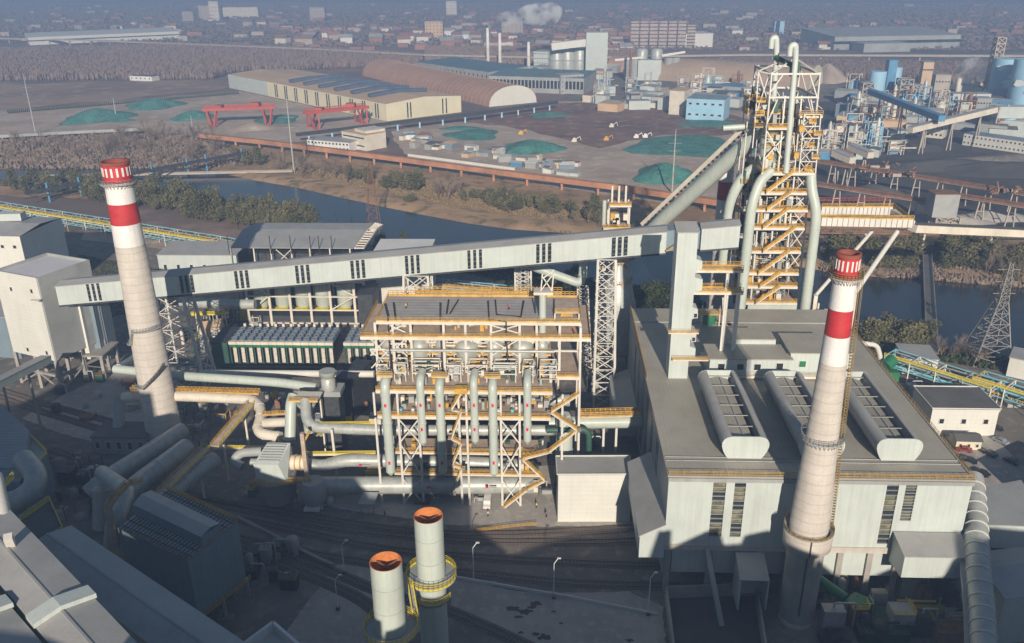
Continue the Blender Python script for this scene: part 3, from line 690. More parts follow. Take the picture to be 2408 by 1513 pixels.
for v, k in ((640, 0), (692, 1)):
    z = A(1700,v,205).z; b = thing('footbridge', ['upper cream footbridge with orange railings joining lift shaft and furnace', 'lower cream footbridge with orange railings joining lift shaft and furnace'][k], 'footbridge', (50, 205, z), 'footbridges to the furnace')
    MB().hexa([(36.4,204,z-.6),(64,262,z-.6),(67,262,z-.6),(38.6,204,z-.6)], [(36.4,204,z),(64,262,z),(67,262,z),(38.6,204,z)])
    x1 = A(1735,v,212).x
    MB().box(36.4, x1, 206, 209.5, z-.6, z).build('deck', CREAM, b)
    MB().rail([(36.4,206.1,z),(x1,206.1,z)], h=1.3, t=.1, toe=.35).build('railing', ORANGE, b)
    MB().rail([(36.4,209.4,z),(x1,209.4,z)], h=1.3, t=.1, toe=.35).build('railing', ORANGE, b)
    for x in (x1-3.5, x1-.5): MB().beam((x,208,HZ+.5),(x,208,z-.62),.5).build('column', WHITE, b)

SOOT = mat('sooty_red_rim', (.22,.06,.04), .8, var=.3)
BROWNY = mat('dull_ochre_paint', (.30,.20,.07), .7)
# ================= STRIPED CHIMNEYS =================
def chimney(cx, cy, H, rb, rt, bands, label, tab=None):
    t = thing('chimney', label, 'chimney', (cx, cy, 0), 'red and white banded concrete chimneys')
    def rad(z):
        if tab: return float(np.interp(z, [a for a, b in tab], [b for a, b in tab]))
        return rb+(rt-rb)*z/H
    z = H; first = True
    for name, h, m in bands:
        z0 = z-h
        seg = [(rad(z0), z0+.004), (rad((z+z0)/2), (z+z0)/2), (rad(z), z-.004)]
        MB().lathe((cx,cy), seg, 32, cap=False).build(name, m, t); z = z0
    n = int(z/2.2)
    prof = [(rad(0)+.05, 0)]
    for i in range(1, n+1):
        zz = z*i/n; prof += [(rad(zz)+.0, zz-.05), (rad(zz)-.035, zz-.02)] if i < n else [(rad(zz), zz-.004)]
    MB().lathe((cx,cy), prof, 32, cap=False).build('shaft', CONC, t)
    # rim and hollow
    MB().lathe((cx,cy), [(rad(H)+.22,H-.7),(rad(H)+.22,H+.01),(rad(H)-.45,H+.01),(rad(H)-.5,H-6)], 32, cap=False).build('rim', SOOT, t)
    MB().lathe((cx,cy), [(.05,H-5.9),(rad(H)-.5,H-5.9)], 32, cap=False).build('flue', DARK, t)
    # white slots painted round the top
    k = 16
    for i in range(k):
        a = 2*math.pi*i/k+.1; r_ = rad(H-2)+.03; sh = bands[0][1]*.21
        c = Vector((cx+r_*math.cos(a), cy+r_*math.sin(a), H-bands[0][1]*.46)); tx = Vector((-math.sin(a), math.cos(a), 0))*rad(H)*.075; nn = Vector((math.cos(a), math.sin(a), 0))*.06
        MB().hexa([c-tx-nn-Vector((0,0,sh)), c+tx-nn-Vector((0,0,sh)), c+tx+nn-Vector((0,0,sh)), c-tx+nn-Vector((0,0,sh))], [c-tx-nn+Vector((0,0,sh)), c+tx-nn+Vector((0,0,sh)), c+tx+nn+Vector((0,0,sh)), c-tx+nn+Vector((0,0,sh))]).build('white_mark', CWHITE, t)
    return t, rad
def ring_deck(t, cx, cy, r0, r1, z, m=GREYW, rm=None, n=28, h=1.1, th=.2, a0=0, a1=2*math.pi, toe=.15):
    mb = MB(); full = abs(a1-a0-2*math.pi) < 1e-3
    N = n if full else n
    vs = []
    for i in range(N+1):
        a = a0+(a1-a0)*i/N
        for r, zz in ((r0,z-th),(r1,z-th),(r1,z),(r0,z)): vs.append((cx+r*math.cos(a), cy+r*math.sin(a), zz))
    mb.add(vs, [(4*i+k, 4*i+(k+1)%4, 4*i+4+(k+1)%4, 4*i+4+k) for i in range(N) for k in range(4)])
    mb.build('ring_platform', m, t)
    pts = [(cx+(r1-.05)*math.cos(a0+(a1-a0)*i/N), cy+(r1-.05)*math.sin(a0+(a1-a0)*i/N), z) for i in range(N+1)]
    MB().rail(pts, h=h, step=3, t=.07, toe=toe).build('railing', rm or m, t)
    br = MB()
    for i in range(N):
        a = a0+(a1-a0)*(i+.5)/N; br.beam((cx+r0*math.cos(a), cy+r0*math.sin(a), z-1.3), (cx+r1*.98*math.cos(a), cy+r1*.98*math.sin(a), z-th), .1)
    br.build('bracket', m, t)
# left chimney
LB = [('red_band', 5.4, RED), ('white_band', 5.5, CWHITE), ('red_band', 5.6, RED), ('white_band', 6.0, CWHITE)]
LCX, LCY = -112.6, 219.5
chl, rl = chimney(LCX, LCY, 84.1, 5.1, 3.45, LB, 'left striped concrete chimney standing alone beside the railway yard')
ring_deck(chl, LCX, LCY, rl(78), rl(78)+1.1, 78.6)
# spiral stairs on its lower shaft
def spiral(t, cx, cy, rad, z0, z1, a0, a1, m=GREYW, k=16):
    mb = MB(); pts = []
    for i in range(k+1):
        a = a0+(a1-a0)*i/k; z = z0+(z1-z0)*i/k; r = rad(z)+.55
        pts.append((cx+r*math.cos(a), cy+r*math.sin(a), z))
    for a, b in zip(pts[:-1], pts[1:]): mb.beam(a, b, .9, .25)
    mb.build('stair_flight', m, t); MB().rail(pts, h=1.0, step=2, t=.07, toe=0).build('stair_rail', m, t)
spiral(chl, LCX, LCY, rl, 33.5, 37.5, -2.2, -1.9, GREYW, 3)
spiral(chl, LCX, LCY, rl, 37.5, 38.0, -1.9, -.3, GREYW, 10)
spiral(chl, LCX, LCY, rl, 33.0, 33.6, -2.9, -2.2, GREYW, 5)
spiral(chl, LCX, LCY, rl, 20.5, 26.5, -1.75, -.5, DARK, 8)
spiral(chl, LCX, LCY, rl, 20.0, 20.5, -2.7, -1.75, GREYW, 6)
# right chimney
RCY = 149.8
RCX = (A(2003,603,RCY-2).x+A(1900,1245,RCY-2).x)/2+.5
RTAB = [(0,3.6),(20,3.7),(25,3.9),(42,3.2),(65,2.36),(75,2.12),(84,2.0)]
_rz = [A(u,v,RCY-2.2).z for u,v in ((2003,603),(2000,660),(1990,735),(1975,797),(1965,862))]
RB_ = [(n_, a_-b_, m_) for n_, m_, a_, b_ in zip(('red_band','white_band','red_band','white_band'), (RED,CWHITE,RED,CWHITE), _rz[:-1], _rz[1:])]
chr_, rr = chimney(RCX, RCY, _rz[0], 4.3, 2.35, RB_, 'right striped concrete chimney rising in front of the hall', RTAB)
ring_deck(chr_, RCX, RCY, rr(78), rr(78)+.95, _rz[1]+.1, GREYW, BROWNY)
ring_deck(chr_, RCX, RCY, rr(45), rr(45)+1.0, A(1945,1028,RCY).z)
zr = A(1900,1240,RCY).z
MB().lathe((RCX,RCY), [(3.8,zr-5.0),(4.8,zr-4.0),(4.9,zr-.02),(4.4,zr-.02),(4.4,zr-1.2),(3.0,zr-1.2)], 32, cap=False).build('collar', CONC, chr_)
ring_deck(chr_, RCX, RCY, 4.4, 5.0, zr+.02, GREYW, BROWNY, h=.6)
MB().lathe((RCX,RCY), [(3.62,0),(3.72,zr-4.1)], 32, cap=False).build('base_shaft', CONCG, chr_)
for z0_, z1_, r_ in ((zr-3.9,zr-.1,4.9),(4,zr-5,3.75)):
    MB().box(RCX-.9, RCX-.6, RCY-r_-.02, RCY-r_+.3, z0_, z1_).build('vertical_slot', DARK, chr_)
ld = MB(); aa = -.15
for k in range(70):
    z = zr+1+k*.65
    if z > _rz[0]-1: break
    r = rr(z)+.55; ld.box(RCX+r*.97-.25, RCX+r*.97+.25, RCY-.6-.25, RCY-.6+.25, z, z+.08)
for dx in (-.3, .3):
    ld.beam((RCX+(rr(zr)+.55)*.97+dx, RCY-.9, zr), (RCX+(rr(78)+.55)*.97+dx, RCY-.9, 80), .07); ld.beam((RCX+(rr(zr)+.55)*.97+dx, RCY-.3, zr), (RCX+(rr(78)+.55)*.97+dx, RCY-.3, 80), .07)
ld.build('caged_ladder', BROWNY, chr_)
# ================= CONVEYOR GALLERY ACROSS THE PICTURE =================
gl = thing('conveyor_gallery', 'very long pale enclosed conveyor gallery climbing from the white tower to the furnace', 'conveyor gallery', (-50, 255, 0))
GA = Vector((-156.5, 252.8, 30.6)); GB = Vector((34.6, 243.8, 52.0)); GC = Vector((44.4, 242.6, 53.3)); GD = Vector((55.0, 241.2, 54.7))
gd = (GD-GA); gdir = gd.normalized(); gn = Vector((-gdir.y, gdir.x, 0)).normalized(); GW, GH = 7.4, 6.3
def gal_seg(a, b, roofover=.25):
    up_ = Vector((0,0,1))
    s = MB().hexa([a, b, b+gn*GW, a+gn*GW], [a+up_*GH, b+up_*GH, b+gn*GW+up_*GH, a+gn*GW+up_*GH]); s.build('wall', PANEL, gl)
    o = gdir*roofover
    r = MB()
    e = -gn*.25; f = gn*(GW+.25); m_ = gn*GW/2
    q = [a-o+e+up_*(GH+.02), b+o+e+up_*(GH+.02), b+o+m_+up_*(GH+.7), a-o+m_+up_*(GH+.7)]
    r.hexa(q, [p+up_*.18 for p in q])
    q = [a-o+f+up_*(GH+.02), b+o+f+up_*(GH+.02), b+o+m_+up_*(GH+.7), a-o+m_+up_*(GH+.7)]
    r.hexa(q, [p+up_*.18 for p in q])
    r.build('roof', ROOFP, gl)
    k = MB().beam(a-gn*.1-up_*.25, b-gn*.1-up_*.25, .35, .45); k.build('bottom_girder', DARK, gl)
gal_seg(GA, GB); gal_seg(GC, GD)
MB().hexa([GB+gn*1.5, GC+gn*1.5, GC+gn*GW, GB+gn*GW], [GB+gn*1.5+Vector((0,0,GH)), GC+gn*1.5+Vector((0,0,GH)), GC+gn*GW+Vector((0,0,GH)), GB+gn*GW+Vector((0,0,GH))]).build('link_section', PANELB, gl)
MB().beam(GB-gn*1+Vector((0,0,1)), GB-gn*1+gdir*4+Vector((0,0,3.5)), 1.2, .3).build('link_stair', ORANGE, gl)
for u in (222, 441, 570, 712, 843, 970, 1117, 1281, 1460):
    # centre of each group of three tall windows
    best = min((abs((GA+gd*t/400-Vector((0,0,0))).to_tuple() and (lambda p: ((fw.dot(p-Vector((0,0,CAMH)))) and (1204+W2*rt.dot(p-Vector((0,0,CAMH)))/fw.dot(p-Vector((0,0,CAMH))))-u))(GA+gd*t/400+Vector((0,0,3)))), t) for t in range(401))
    t = best[1]/400
    for k in (-1, 0, 1):
        c = GA+gd*t+gdir*(k*1.75)
        fr = MB(); pl = gdir*.45; o = -gn*.04
        z0, z1 = .5, GH-.1
        q = [c-pl+o+Vector((0,0,z0)), c+pl+o+Vector((0,0,z0)), c+pl-o*0+Vector((0,0,z0)), c-pl-o*0+Vector((0,0,z0))]
        fr.hexa(q, [p+Vector((0,0,z1-z0)) for p in q]); wf = fr.build('window', GLASSD, gl)
        bars = MB()
        for j in range(4):
            zz = z0+(z1-z0)*(j+.5)/4; bars.beam(c-pl*1.1+o*1.6+Vector((0,0,zz)), c+pl*1.1+o*1.6+Vector((0,0,zz)), .07)
        bars.build('glazing_bar', GREYW, wf)
def gsup(px, label, base, wtop, dep, nb, r, rb=.12):
    t = (px-GA.x)/gd.x; c = GA+gd*t+gn*GW/2
    s = thing('gallery_trestle', label, 'trestle', (c.x, c.y, 0), 'white lattice trestles under the long gallery')
    lattice(s, base, sq(c.x, c.y, wtop, dep, c.z-.6, math.atan2(gdir.y, gdir.x)), nb, r, WHITE, rb)
    return s
gsup(-119.5, 'lattice trestle nearest the left chimney, standing over the pipes', sq(-118.5, 256, 13, 10, 0), 9, 6, 6, .42, .11)
gsup(-40, 'lattice trestle behind the left end of the steel frame', sq(-41, 252, 10, 8, 0), 7.5, 6, 7, .34, .12)
gsup(17.5, 'tall lattice trestle between the steel frame and the hall', sq(18.3, 249.5, 6.6, 9, 0), 5.2, 6.5, 11, .36, .11)
# ================= BLAST FURNACE =================
FY = 265.0
SHELLD = mat('dark_furnace_shell', (.11,.12,.115), .6, var=.3, dirt=.4, dcol=(.10,.06,.04))
bf = thing('blast_furnace', 'tall blast furnace tower of white columns and orange railed decks behind the hall', 'furnace tower', (73, 275, 0))
lv = [A(1800,v,FY).z for v in (225,300,403,449,489,531,586,637,668,706)]   # deck heights
lvx = [(67.0,83.0),(66.5,83.0),(65.5,82.5),(65.2,82),(65.0,81.5),(64.8,81),(64.5,80.5),(64.3,80.5),(64.3,80.5),(64.5,81)]
FD = 22.0
for x, y in ((66.3,FY),(82.3,FY),(66.3,FY+FD),(82.3,FY+FD)):
    MB().tube([(x+(.2 if x<70 else -.2),y,0),(x,y,100)], .32, 10).build('column', WHITE, bf)
for x in (71.5, 77): MB().beam((x,FY+.3,44),(x,FY+.3,94),.5).build('column', WHITE, bf)
for i, (z, (x0, x1)) in enumerate(zip(lv, lvx)):
    if i == 0: continue
    if i == 1:
        MB().box(x0, x0+7, FY-1.6, FY+4, z-.5, z).build('deck', CREAM, bf); MB().rail([(x0,FY-1.5,z),(x0+7,FY-1.5,z)], h=1.4, t=.14, toe=.45).build('railing', ORANGE, bf)
        MB().box(x1-6.5, x1+1, FY-1.6, FY+4, z+3, z+3.5).build('deck', CREAM, bf); MB().rail([(x1-6.5,FY-1.5,z+3.5),(x1+1,FY-1.5,z+3.5)], h=1.6, t=.14, toe=.45).build('railing', ORANGE, bf)
        continue
    MB().box(x0, x1, FY-2.2, FY+FD, z-.25, z).build('deck', DECK, bf)
    MB().box(x0-.2, x1+.2, FY-2.6, FY-2.22, z-.75, z+.02).build('edge_beam', WHITE, bf)
    MB().rail([(x0,FY-2.3,z),(x1,FY-2.3,z)], h=1.3, step=1.4, t=.13, toe=.4).build('railing', ORANGE, bf)
    MB().rail([(x1,FY-2,z),(x1,FY+FD,z)], h=1.2, step=2, t=.1, toe=.3).build('railing', ORANGE, bf)
    MB().rail([(x0,FY-2,z),(x0,FY+FD,z)], h=1.2, step=2, t=.1, toe=.3).build('railing', ORANGE, bf)
# heavy ring beam at the bottom
zb = lv[-1]
MB().box(65, 81.5, FY-2.7, FY-1.2, zb-3.2, zb-.8).build('heavy_beam', GREENP, bf)
# stairs: every flight climbs to the right
fl = lv[2:]
for i in range(len(fl)-1):
    z1, z0 = fl[i], fl[i+1]; s0 = .15 if i % 2 else .0
    xa = 67.2+(i%2)*.8; xb = xa+(z1-z0)*1.15+1.0
    p = Vector((xa,FY-3.3,z0)); q = Vector((xb,FY-3.3,z1))
    st = MB().beam(p+Vector((0,-.5,0)), q+Vector((0,-.5,0)), .12, .35).beam(p+Vector((0,.6,0)), q+Vector((0,.6,0)), .12, .35)
    st.build('stair_string', WHITE, bf)
    t_ = MB(); n = max(4, int((z1-z0)/.45))
    for k in range(n):
        c = p.lerp(q, (k+.5)/n); t_.box(c.x-.35, c.x+.35, c.y-.45, c.y+.55, c.z-.04, c.z+.04)
    t_.build('stair_treads', ORANGE, bf)
    MB().rail([p+Vector((0,-.55,.2)), q+Vector((0,-.55,.2))], h=1.15, step=1.1, t=.15, toe=.55).build('stair_rail', ORANGE, bf)
# bracing in the front face
br = MB(); brz = [40,47,54.3,60.1,65.5,71.5]
for z0, z1 in zip(brz[:-1], brz[1:]):
    br.beam((77.5,FY,z0),(82,FY,z1-1),.28); br.beam((82,FY+.1,z0),(77.5,FY+.1,z1-1),.28)
for (a, b) in (((66.3,FY,75),(74,FY,84)),((66.3,FY,84),(72.5,FY,75.2)),((66.3,FY,95),(70,FY,100)),((82.3,FY,93),(79,FY,100)),((66.3,FY,86),(69,FY,93)),((82.3,FY,20),(76,FY,26)),((66.3,FY,20),(72,FY,26)),((82.3,FY,86),(80,FY,93))): br.beam(a, b, .36)
for y in (FY, FY+FD):
    for z in (93.6, 100.3): br.beam((66,y,z),(82.6,y,z),.5)
for x in (66.3, 82.3):
    for z in (60, 71.5, 85, 93.6, 100.3): br.beam((x,FY,z),(x,FY+FD,z),.7)
    for z0, z1 in ((30,44),(44,60),(60,71),(71.5,85),(85,100)): br.beam((x,FY,z0),(x,FY+FD,z1),.35); br.beam((x,FY+FD,z0),(x,FY,z1),.35)
br.build('bracing', WHITE, bf)
# roof trusses leaning out left
tr = MB()
for a, b in (((62.6,FY+3,100.8),(66.3,FY,100.3)),((62.6,FY+3,100.8),(63,FY+3,88)),((62.6,FY+3,100.8),(66,FY+2,93)),((63,FY+3,88),(66,FY+2,100)),((62.6,FY+3,100.8),(72,FY+10,103)),((82,FY,100.3),(76,FY+8,104)),((66,FY,100.3),(76,FY+8,104)),((63,FY+3,88),(63,FY+3,78))): tr.beam(a, b, .35)
tr.build('roof_truss', WHITE, bf)
# the furnace shell and gas pipes
MB().lathe((74,FY+12), [(4.5,6),(6.5,14),(7.2,24),(7.0,34),(6.2,48),(5.2,60),(4.6,66),(3.6,72),(3.4,78)], 28).build('furnace_shell', SHELLD, bf)
MB().lathe((69.8,FY+6), [(3.4,71.6),(3.6,76),(3.6,81),(2.4,85),(1.8,91)], 20).build('bell_vessel', GREENP, bf)
pth = bend([(73.2,FY-2.9,71.6),(74.0,FY+1,105.2),(73.7,FY+1,108.4),(71.9,FY+1,108.0),(71.9,FY+1,105.2)], 1.5)
MB().tube(pth, .95, 14).build('uptake_pipe', PANEL, bf)
pth = bend([(70.6,FY+9,84),(70.0,FY+10,106.8),(69.6,FY+10,109.8),(68.0,FY+10,109.4),(68.0,FY+10,106.6)], 1.5)
MB().tube(pth, .95, 14).build('uptake_pipe', PANEL, bf)
MB().tube(bend([(69.6,FY+9,104.2),(71,FY+7,103.6),(75,FY+5,101.8),(75.4,FY+5,99),(75.4,FY+5,90)], 1), .7, 10).build('valve_pipe', DGREEN, bf)
MB().box(74.0,76.6,FY+3.6,FY+6.4,99,103).build('valve_block', DGREEN, bf)
# side service tower with little orange landings (upper right)
sx0, sx1 = 77.6, 83.0
s_ = MB()
for x in (sx0, sx1):
    for y in (FY-2.4, FY+2.4): s_.beam((x,y,71.6),(x,y,89),.35)
for k in range(5):
    z = 71.6+k*3.5
    s_.beam((sx0,FY-2.4,z+3.4),(sx1,FY-2.4,z+3.4),.28); s_.beam((sx0,FY-2.4,z),(sx0+(sx1-sx0)*.62,FY-2.4,z+3.4),.2); s_.beam((sx0+(sx1-sx0)*.62,FY-2.4,z),(sx0,FY-2.4,z+3.4),.2)
s_.build('side_tower_frame', WHITE, bf)
for k in range(5):
    z = 72.4+k*3.5
    x = sx1-.6 if k%2 else sx0+2.8
    MB().box(x-1.3,x+1.3,FY-3.3,FY-1,z,z+.2).build('stair_landing', DECK, bf); MB().rail([(x-1.3,FY-3.2,z+.2),(x+1.3,FY-3.2,z+.2),(x+1.3,FY-1,z+.2)], h=1.3, step=.8, t=.16, toe=.5).build('landing_rail', ORANGE, bf)
MB().box(sx0-2.2,sx0-.6,FY-3,FY-.8,76,77.8).build('machine_cabin', ORANGE, bf)
MB().box(sx0-1.4,sx0+.4,FY-3,FY-.8,84,85.8).build('machine_cabin', ORANGE, bf)
# mixed machinery on each deck, so that the frame is not empty
for i in range(1, len(lv)):
    z = lv[i]; x0, x1 = lvx[i]
    for k in range(20):
        x = rnd.uniform(x0+.8, x1-.8); y = FY+rnd.uniform(-.8, 8); w_ = rnd.uniform(.4, 1.7); h_ = rnd.uniform(.8, 4)
        m = rnd.choice([ORANGE, GREENP, DARK, WHITE, GREYW, CREAM, ORANGE, GALV, ORANGE, GREENP])
        mb = MB()
        if k % 3: mb.box(x-w_/2, x+w_/2, y, y+w_, z+.02, z+h_)
        else: mb.tube([(x,y,z+.02),(x,y,z+h_+1)], w_*.45, 10)
        mb.build('machine' if k%3 else 'vessel', m, bf)
    pp = MB()
    for k in range(5):
        x = rnd.uniform(x0+1, x1-1); y = FY+rnd.uniform(0, 6); pp.tube([(x,y,z),(x,y,z+rnd.uniform(3,6))], .16, 6)
        a = rnd.uniform(x0+1, x1-4); pp.tube([(a,FY+rnd.uniform(0,3),z+2.4+.3*k),(a+rnd.uniform(2,6),FY+rnd.uniform(0,3),z+2.4+.3*k)], .14, 6)
    pp.build('pipework', rnd.choice([WHITE, CREAM, GREYW]), bf)
for k in range(110):
    x = rnd.uniform(66.8, 81.5); y = FY+rnd.uniform(0, 14); z = rnd.choice([72,75,78,81,84.8,86.5,89]); w_ = rnd.uniform(.4,1.8); h_ = rnd.uniform(.8,3)
    MB().box(x-w_/2, x+w_/2, y, y+w_, z, z+h_).build('machine', rnd.choice([DARK,ORANGE,CREAM,GREYW,DGREEN,GREENP,DARK]), bf)
for z in (75, 78.5, 81.6, 88.5):
    MB().box(67, 77.2, FY+2, FY+14, z-.2, z).build('deck', DECK, bf); MB().rail([(67,FY+2,z),(77.2,FY+2,z)], h=1.2, t=.11, toe=.3).build('railing', ORANGE, bf)
for z in (84.5, 88, 92):
    MB().rail([(62.6,FY+2,z),(66.4,FY+2,z)], h=1.3, t=.13, toe=.4).build('railing', rnd.choice([ORANGE, BROWNY]), bf); MB().box(62.6,66.4,FY+2,FY+9,z-.2,z).build('deck', DECK, bf)
    for k in range(5):
        x = rnd.uniform(62.8,65.2); MB().box(x,x+rnd.uniform(.5,1.3),FY+3,FY+6,z,z+rnd.uniform(1,3)).build('machine', rnd.choice([DARK,DARK,GREYW,ORANGE]), bf)
pz = MB()
for k in range(22):
    x = rnd.uniform(66,82); z = rnd.uniform(72,96); pz.tube([(x,FY+rnd.uniform(-.3,4),z),(x+rnd.uniform(-3,3),FY+rnd.uniform(0,4),z+rnd.uniform(-2,4))], .14, 6)
pz.build('pipework', CREAM, bf)
dkb = MB().box(65.5, 81, FY+FD-.6, FY+FD-.3, 20, 70); dkb.build('interior_shade_sheet', DARK, bf)  # dark sheet behind the decks, interior shade put into its colour
# lower cast floor gear
for k in range(16):
    x = rnd.uniform(60, 92); y = rnd.uniform(252.5, 262); h_ = rnd.uniform(12, 24); w_ = rnd.uniform(.8, 2.4)
    MB().box(x-w_/2, x+w_/2, y, y+w_, 0, h_).build('machine', rnd.choice([DARK, DARK, GREYW, DGREEN]), bf)
# the tower narrows slightly towards its top
for o in list(bf.children):
    ox = ORG[bf.name][0]; oz = ORG[bf.name][2]
    for v in o.data.vertices:
        x = v.co.x+ox; z = v.co.z+oz; v.co.x = 66.0+(x-66.3)*(1-.0014*max(0, z-10))-.008*max(0, z-10)-ox
# great pipes down the front
def bigpipe(pts, r, label, name='gas_pipe', m=GREENP, bendr=5, n=18, flange=0, cat='pipe', group=None):
    P = bend(pts, bendr, 6); mid = P[len(P)//2]
    t = thing(name, label, cat, (mid.x, mid.y, 0), group)
    MB().tube(P, r, n).build('pipe_run', m, t)
    if flange:
        acc = 0
        for a, b in zip(P[:-1], P[1:]):
            L = (b-a).length; d = (b-a).normalized(); s = flange-acc
            while s < L: MB().tube([a+d*(s-.12), a+d*(s+.12)], r+.12, n).build('flange', m, t); s += flange
            acc = (acc+L) % flange
    return t
bigpipe([(68,FY-1,72),A(1788,425,262.5),A(1768,478,260.5),A(1727,850,259)], 1.55, 'pale green downpipe left of the furnace stairs', flange=9, group='pale green downpipes beside the furnace')
bigpipe([(80,FY,72),A(1908,445,262.5),A(1921,500,260.5),A(1878,850,259)], 1.55, 'pale green downpipe right of the furnace stairs', flange=9, group='pale green downpipes beside the furnace')
bigpipe([A(1815,370,275),A(1745,415,275),A(1718,470,275),A(1700,620,275)], 1.7, 'bent pale green pipe behind the left furnace downpipe', flange=8)
bigpipe([(71,FY+10,88),A(1775,322,279),A(1545,530,308),A(1480,600,318)], 2.6, 'huge pale green downcomer slanting from the furnace top to lower left', n=24, flange=0)
# stair walkway beside it
wk = thing('slanting_walkway', 'steep walkway with dark slots running beside the great slanting pipe', 'walkway', (52, 290, 0))
p, q = A(1510,528,306), A(1748,303,278)
MB().beam(p, q, 1.1, 1.3).build('casing', CREAM, wk)
sl_ = MB()
for k in range(26):
    c = p.lerp(q, (k+.3)/26); e = p.lerp(q, (k+.62)/26); sl_.beam(c+Vector((.6,-.5,-.5)), e+Vector((.6,-.5,-.5)), .5, .8)
sl_.build('dark_slot', GLASSD, wk)
bigpipe([A(1700,302,276),A(1775,297,276)], .9, 'short horizontal pale pipe at the head of the slanting pipe', m=GREENP)
# left upper platforms of the furnace
lp = thing('furnace_side_tower', 'small braced tower with orange decks left of the furnace top', 'steel tower', (60, 276, 0))
for x in (61.5, 65):
    for y in (274, 280): MB().beam((x,y,20),(x,y,92),.3).build('column', WHITE, lp)
for z in (92, 87.5, 66, 57, 48):
    MB().box(61,65,273,280,z-.2,z).build('deck', DECK, lp); MB().rail([(61,280,z),(61,273,z),(65,273,z)], h=1.3, t=.12, toe=.35).build('railing', ORANGE if z > 60 else GREENP, lp)
for k in range(14):
    z = rnd.choice([66, 57, 87.5, 92, 87.5]); x = rnd.uniform(61.2,64); MB().box(x,x+rnd.uniform(.5,1.6),272+rnd.uniform(0,4),277,z,z+rnd.uniform(1,4)).build('machine', rnd.choice([DARK, DGREEN, ORANGE, GREYW]), lp)
# third chimney, far behind
t3 = thing('chimney', 'small white and dark red chimney seen between the furnace pipes', 'chimney', (62.2, 302, 0), None)
z = 72
for nm, h_, m in (('white_band',12,CWHITE),('red_band',6.5,RED),('white_band',11,CWHITE)):
    MB().lathe((62.2,302), [(2.6,z-h_+.01),(2.45,z)], 22, cap=False).build(nm, m, t3); z -= h_
MB().lathe((62.2,302), [(3.2,0),(2.6,z)], 22, cap=False).build('shaft', CONC, t3)
# crane girders to the right of the furnace
cg = thing('crane_girder', 'pair of ribbed white girders with orange railings reaching right from the furnace', 'girder bridge', (100, 272, 52))
def girder(u0, v0, u1, v1, Y, h, name='girder'):
    a, b = A(u0,v0,Y), A(u1,v1,Y); MB().hexa([a, b, b+Vector((0,1.2,0)), a+Vector((0,1.2,0))], [a+Vector((0,0,h)), b+Vector((0,0,h)), b+Vector((0,1.2,h)), a+Vector((0,1.2,h))]).build(name, WHITE, cg)
    n = 17; rb = MB()
    for k in range(n+1):
        c = a.lerp(b, k/n); rb.box(c.x-.07, c.x+.07, Y-.25, Y-.01, c.z+.1, c.z+h-.1)
    rb.build('stiffener', GREYW, cg)
    return a, b
a, b = girder(1930,532,2146,536,268,2.6)
MB().box(a.x, b.x, 269.2, 272, a.z+2.2, a.z+2.4).build('deck', DECK, cg)
MB().rail([a+Vector((0,0,2.6)), b+Vector((0,0,2.6))], h=1.3, t=.14, toe=.4).build('railing', ORANGE, cg)
a2, b2 = girder(1930,506,2098,506,281,2.6)
MB().rail([a2+Vector((0,0,2.6)), b2+Vector((0,0,2.6))], h=1.3, t=.14, toe=.4).build('railing', ORANGE, cg)
MB().rail([a2+Vector((0,4,3.4)), b2+Vector((0,4,3.4))], h=1.4, t=.1, toe=0).build('railing', GANTRY, cg)
MB().beam(b+Vector((0,.6,1.3)), b2+Vector((0,0,1.3)), 1.6, 1.5).build('end_girder', CREAM, cg)
MB().rail([b+Vector((-1,.6,2.2)), b2+Vector((0,0,2.6))], h=1.3, t=.14, toe=.3).build('railing', ORANGE, cg)
for u0, v0, u1, v1, Y0, Y1, r in ((2110,545,2010,690,269,252,.75),(2050,545,1918,695,281,262,.6)):
    MB().tube([A(u0,v0,Y0), A(u1,v1,Y1)], r, 12).build('raking_leg', WHITE, cg)
b_ = A(2010,690,252); MB().beam(b_, (b_.x, b_.y, 0), 1.2).build('pier', CREAM, cg)
b_ = A(1918,695,262); MB().beam(b_, (b_.x, b_.y, 0), 1.2).build('pier', CREAM, cg)
lg = thing('conveyor_bridge', 'long brown and grey conveyor bridge leading right out of the picture from the girders', 'conveyor bridge', (150, 272, 45))
a, b = A(2146,536,269), A(2500,552,300)
MB().beam(a, b, 3.4, 2.4).build('bridge_box', CREAM, lg); MB().beam(a+Vector((0,0,1.35)), b+Vector((0,0,1.35)), 3.6, .2).build('bridge_deck', ROOFD, lg)
a, b = A(1930,548,398), A(2500,556,415); bm_ = MB()
for zo in (0, 3.2): bm_.beam(a+Vector((0,0,zo)), b+Vector((0,0,zo)), .7)
n = 46
for k in range(n):
    p, q = a.lerp(b, k/n), a.lerp(b, (k+1)/n); bm_.beam(p, q+Vector((0,0,3.2)), .22); bm_.beam(p+Vector((0,0,3.2)), q, .22)
tb = thing('truss_bridge', 'long thin lattice truss bridge crossing just below the girders', 'bridge', ((a.x+b.x)/2, a.y, 0)); bm_.build('truss', BROWN, tb)
for k in (.18, .42, .7, .95):
    p = a.lerp(b, k); MB().beam((p.x,p.y,0), p, 1.0).build('pier', CREAM, tb)
# machinery block right of the furnace foot
rf = thing('machine_frame', 'open white steel frame holding a red machine beside the furnace foot', 'steel frame', (90, 258, 0))
for x in (86.5, 94):
    for y in (255, 261): MB().beam((x,y,0),(x,y,30),.5).build('column', WHITE, rf)
for z in (30, 21):
    MB().beam((86.5,255,z),(94,255,z),.6).build('beam', WHITE, rf); MB().beam((94,255,z),(94,261,z),.5).build('beam', WHITE, rf)
MB().box(87,91.5,256,260,18,24).build('machine', GANTRY, rf); MB().box(87,91.5,255.5,260,15.4,17.9).build('machine', ORANGE, rf)
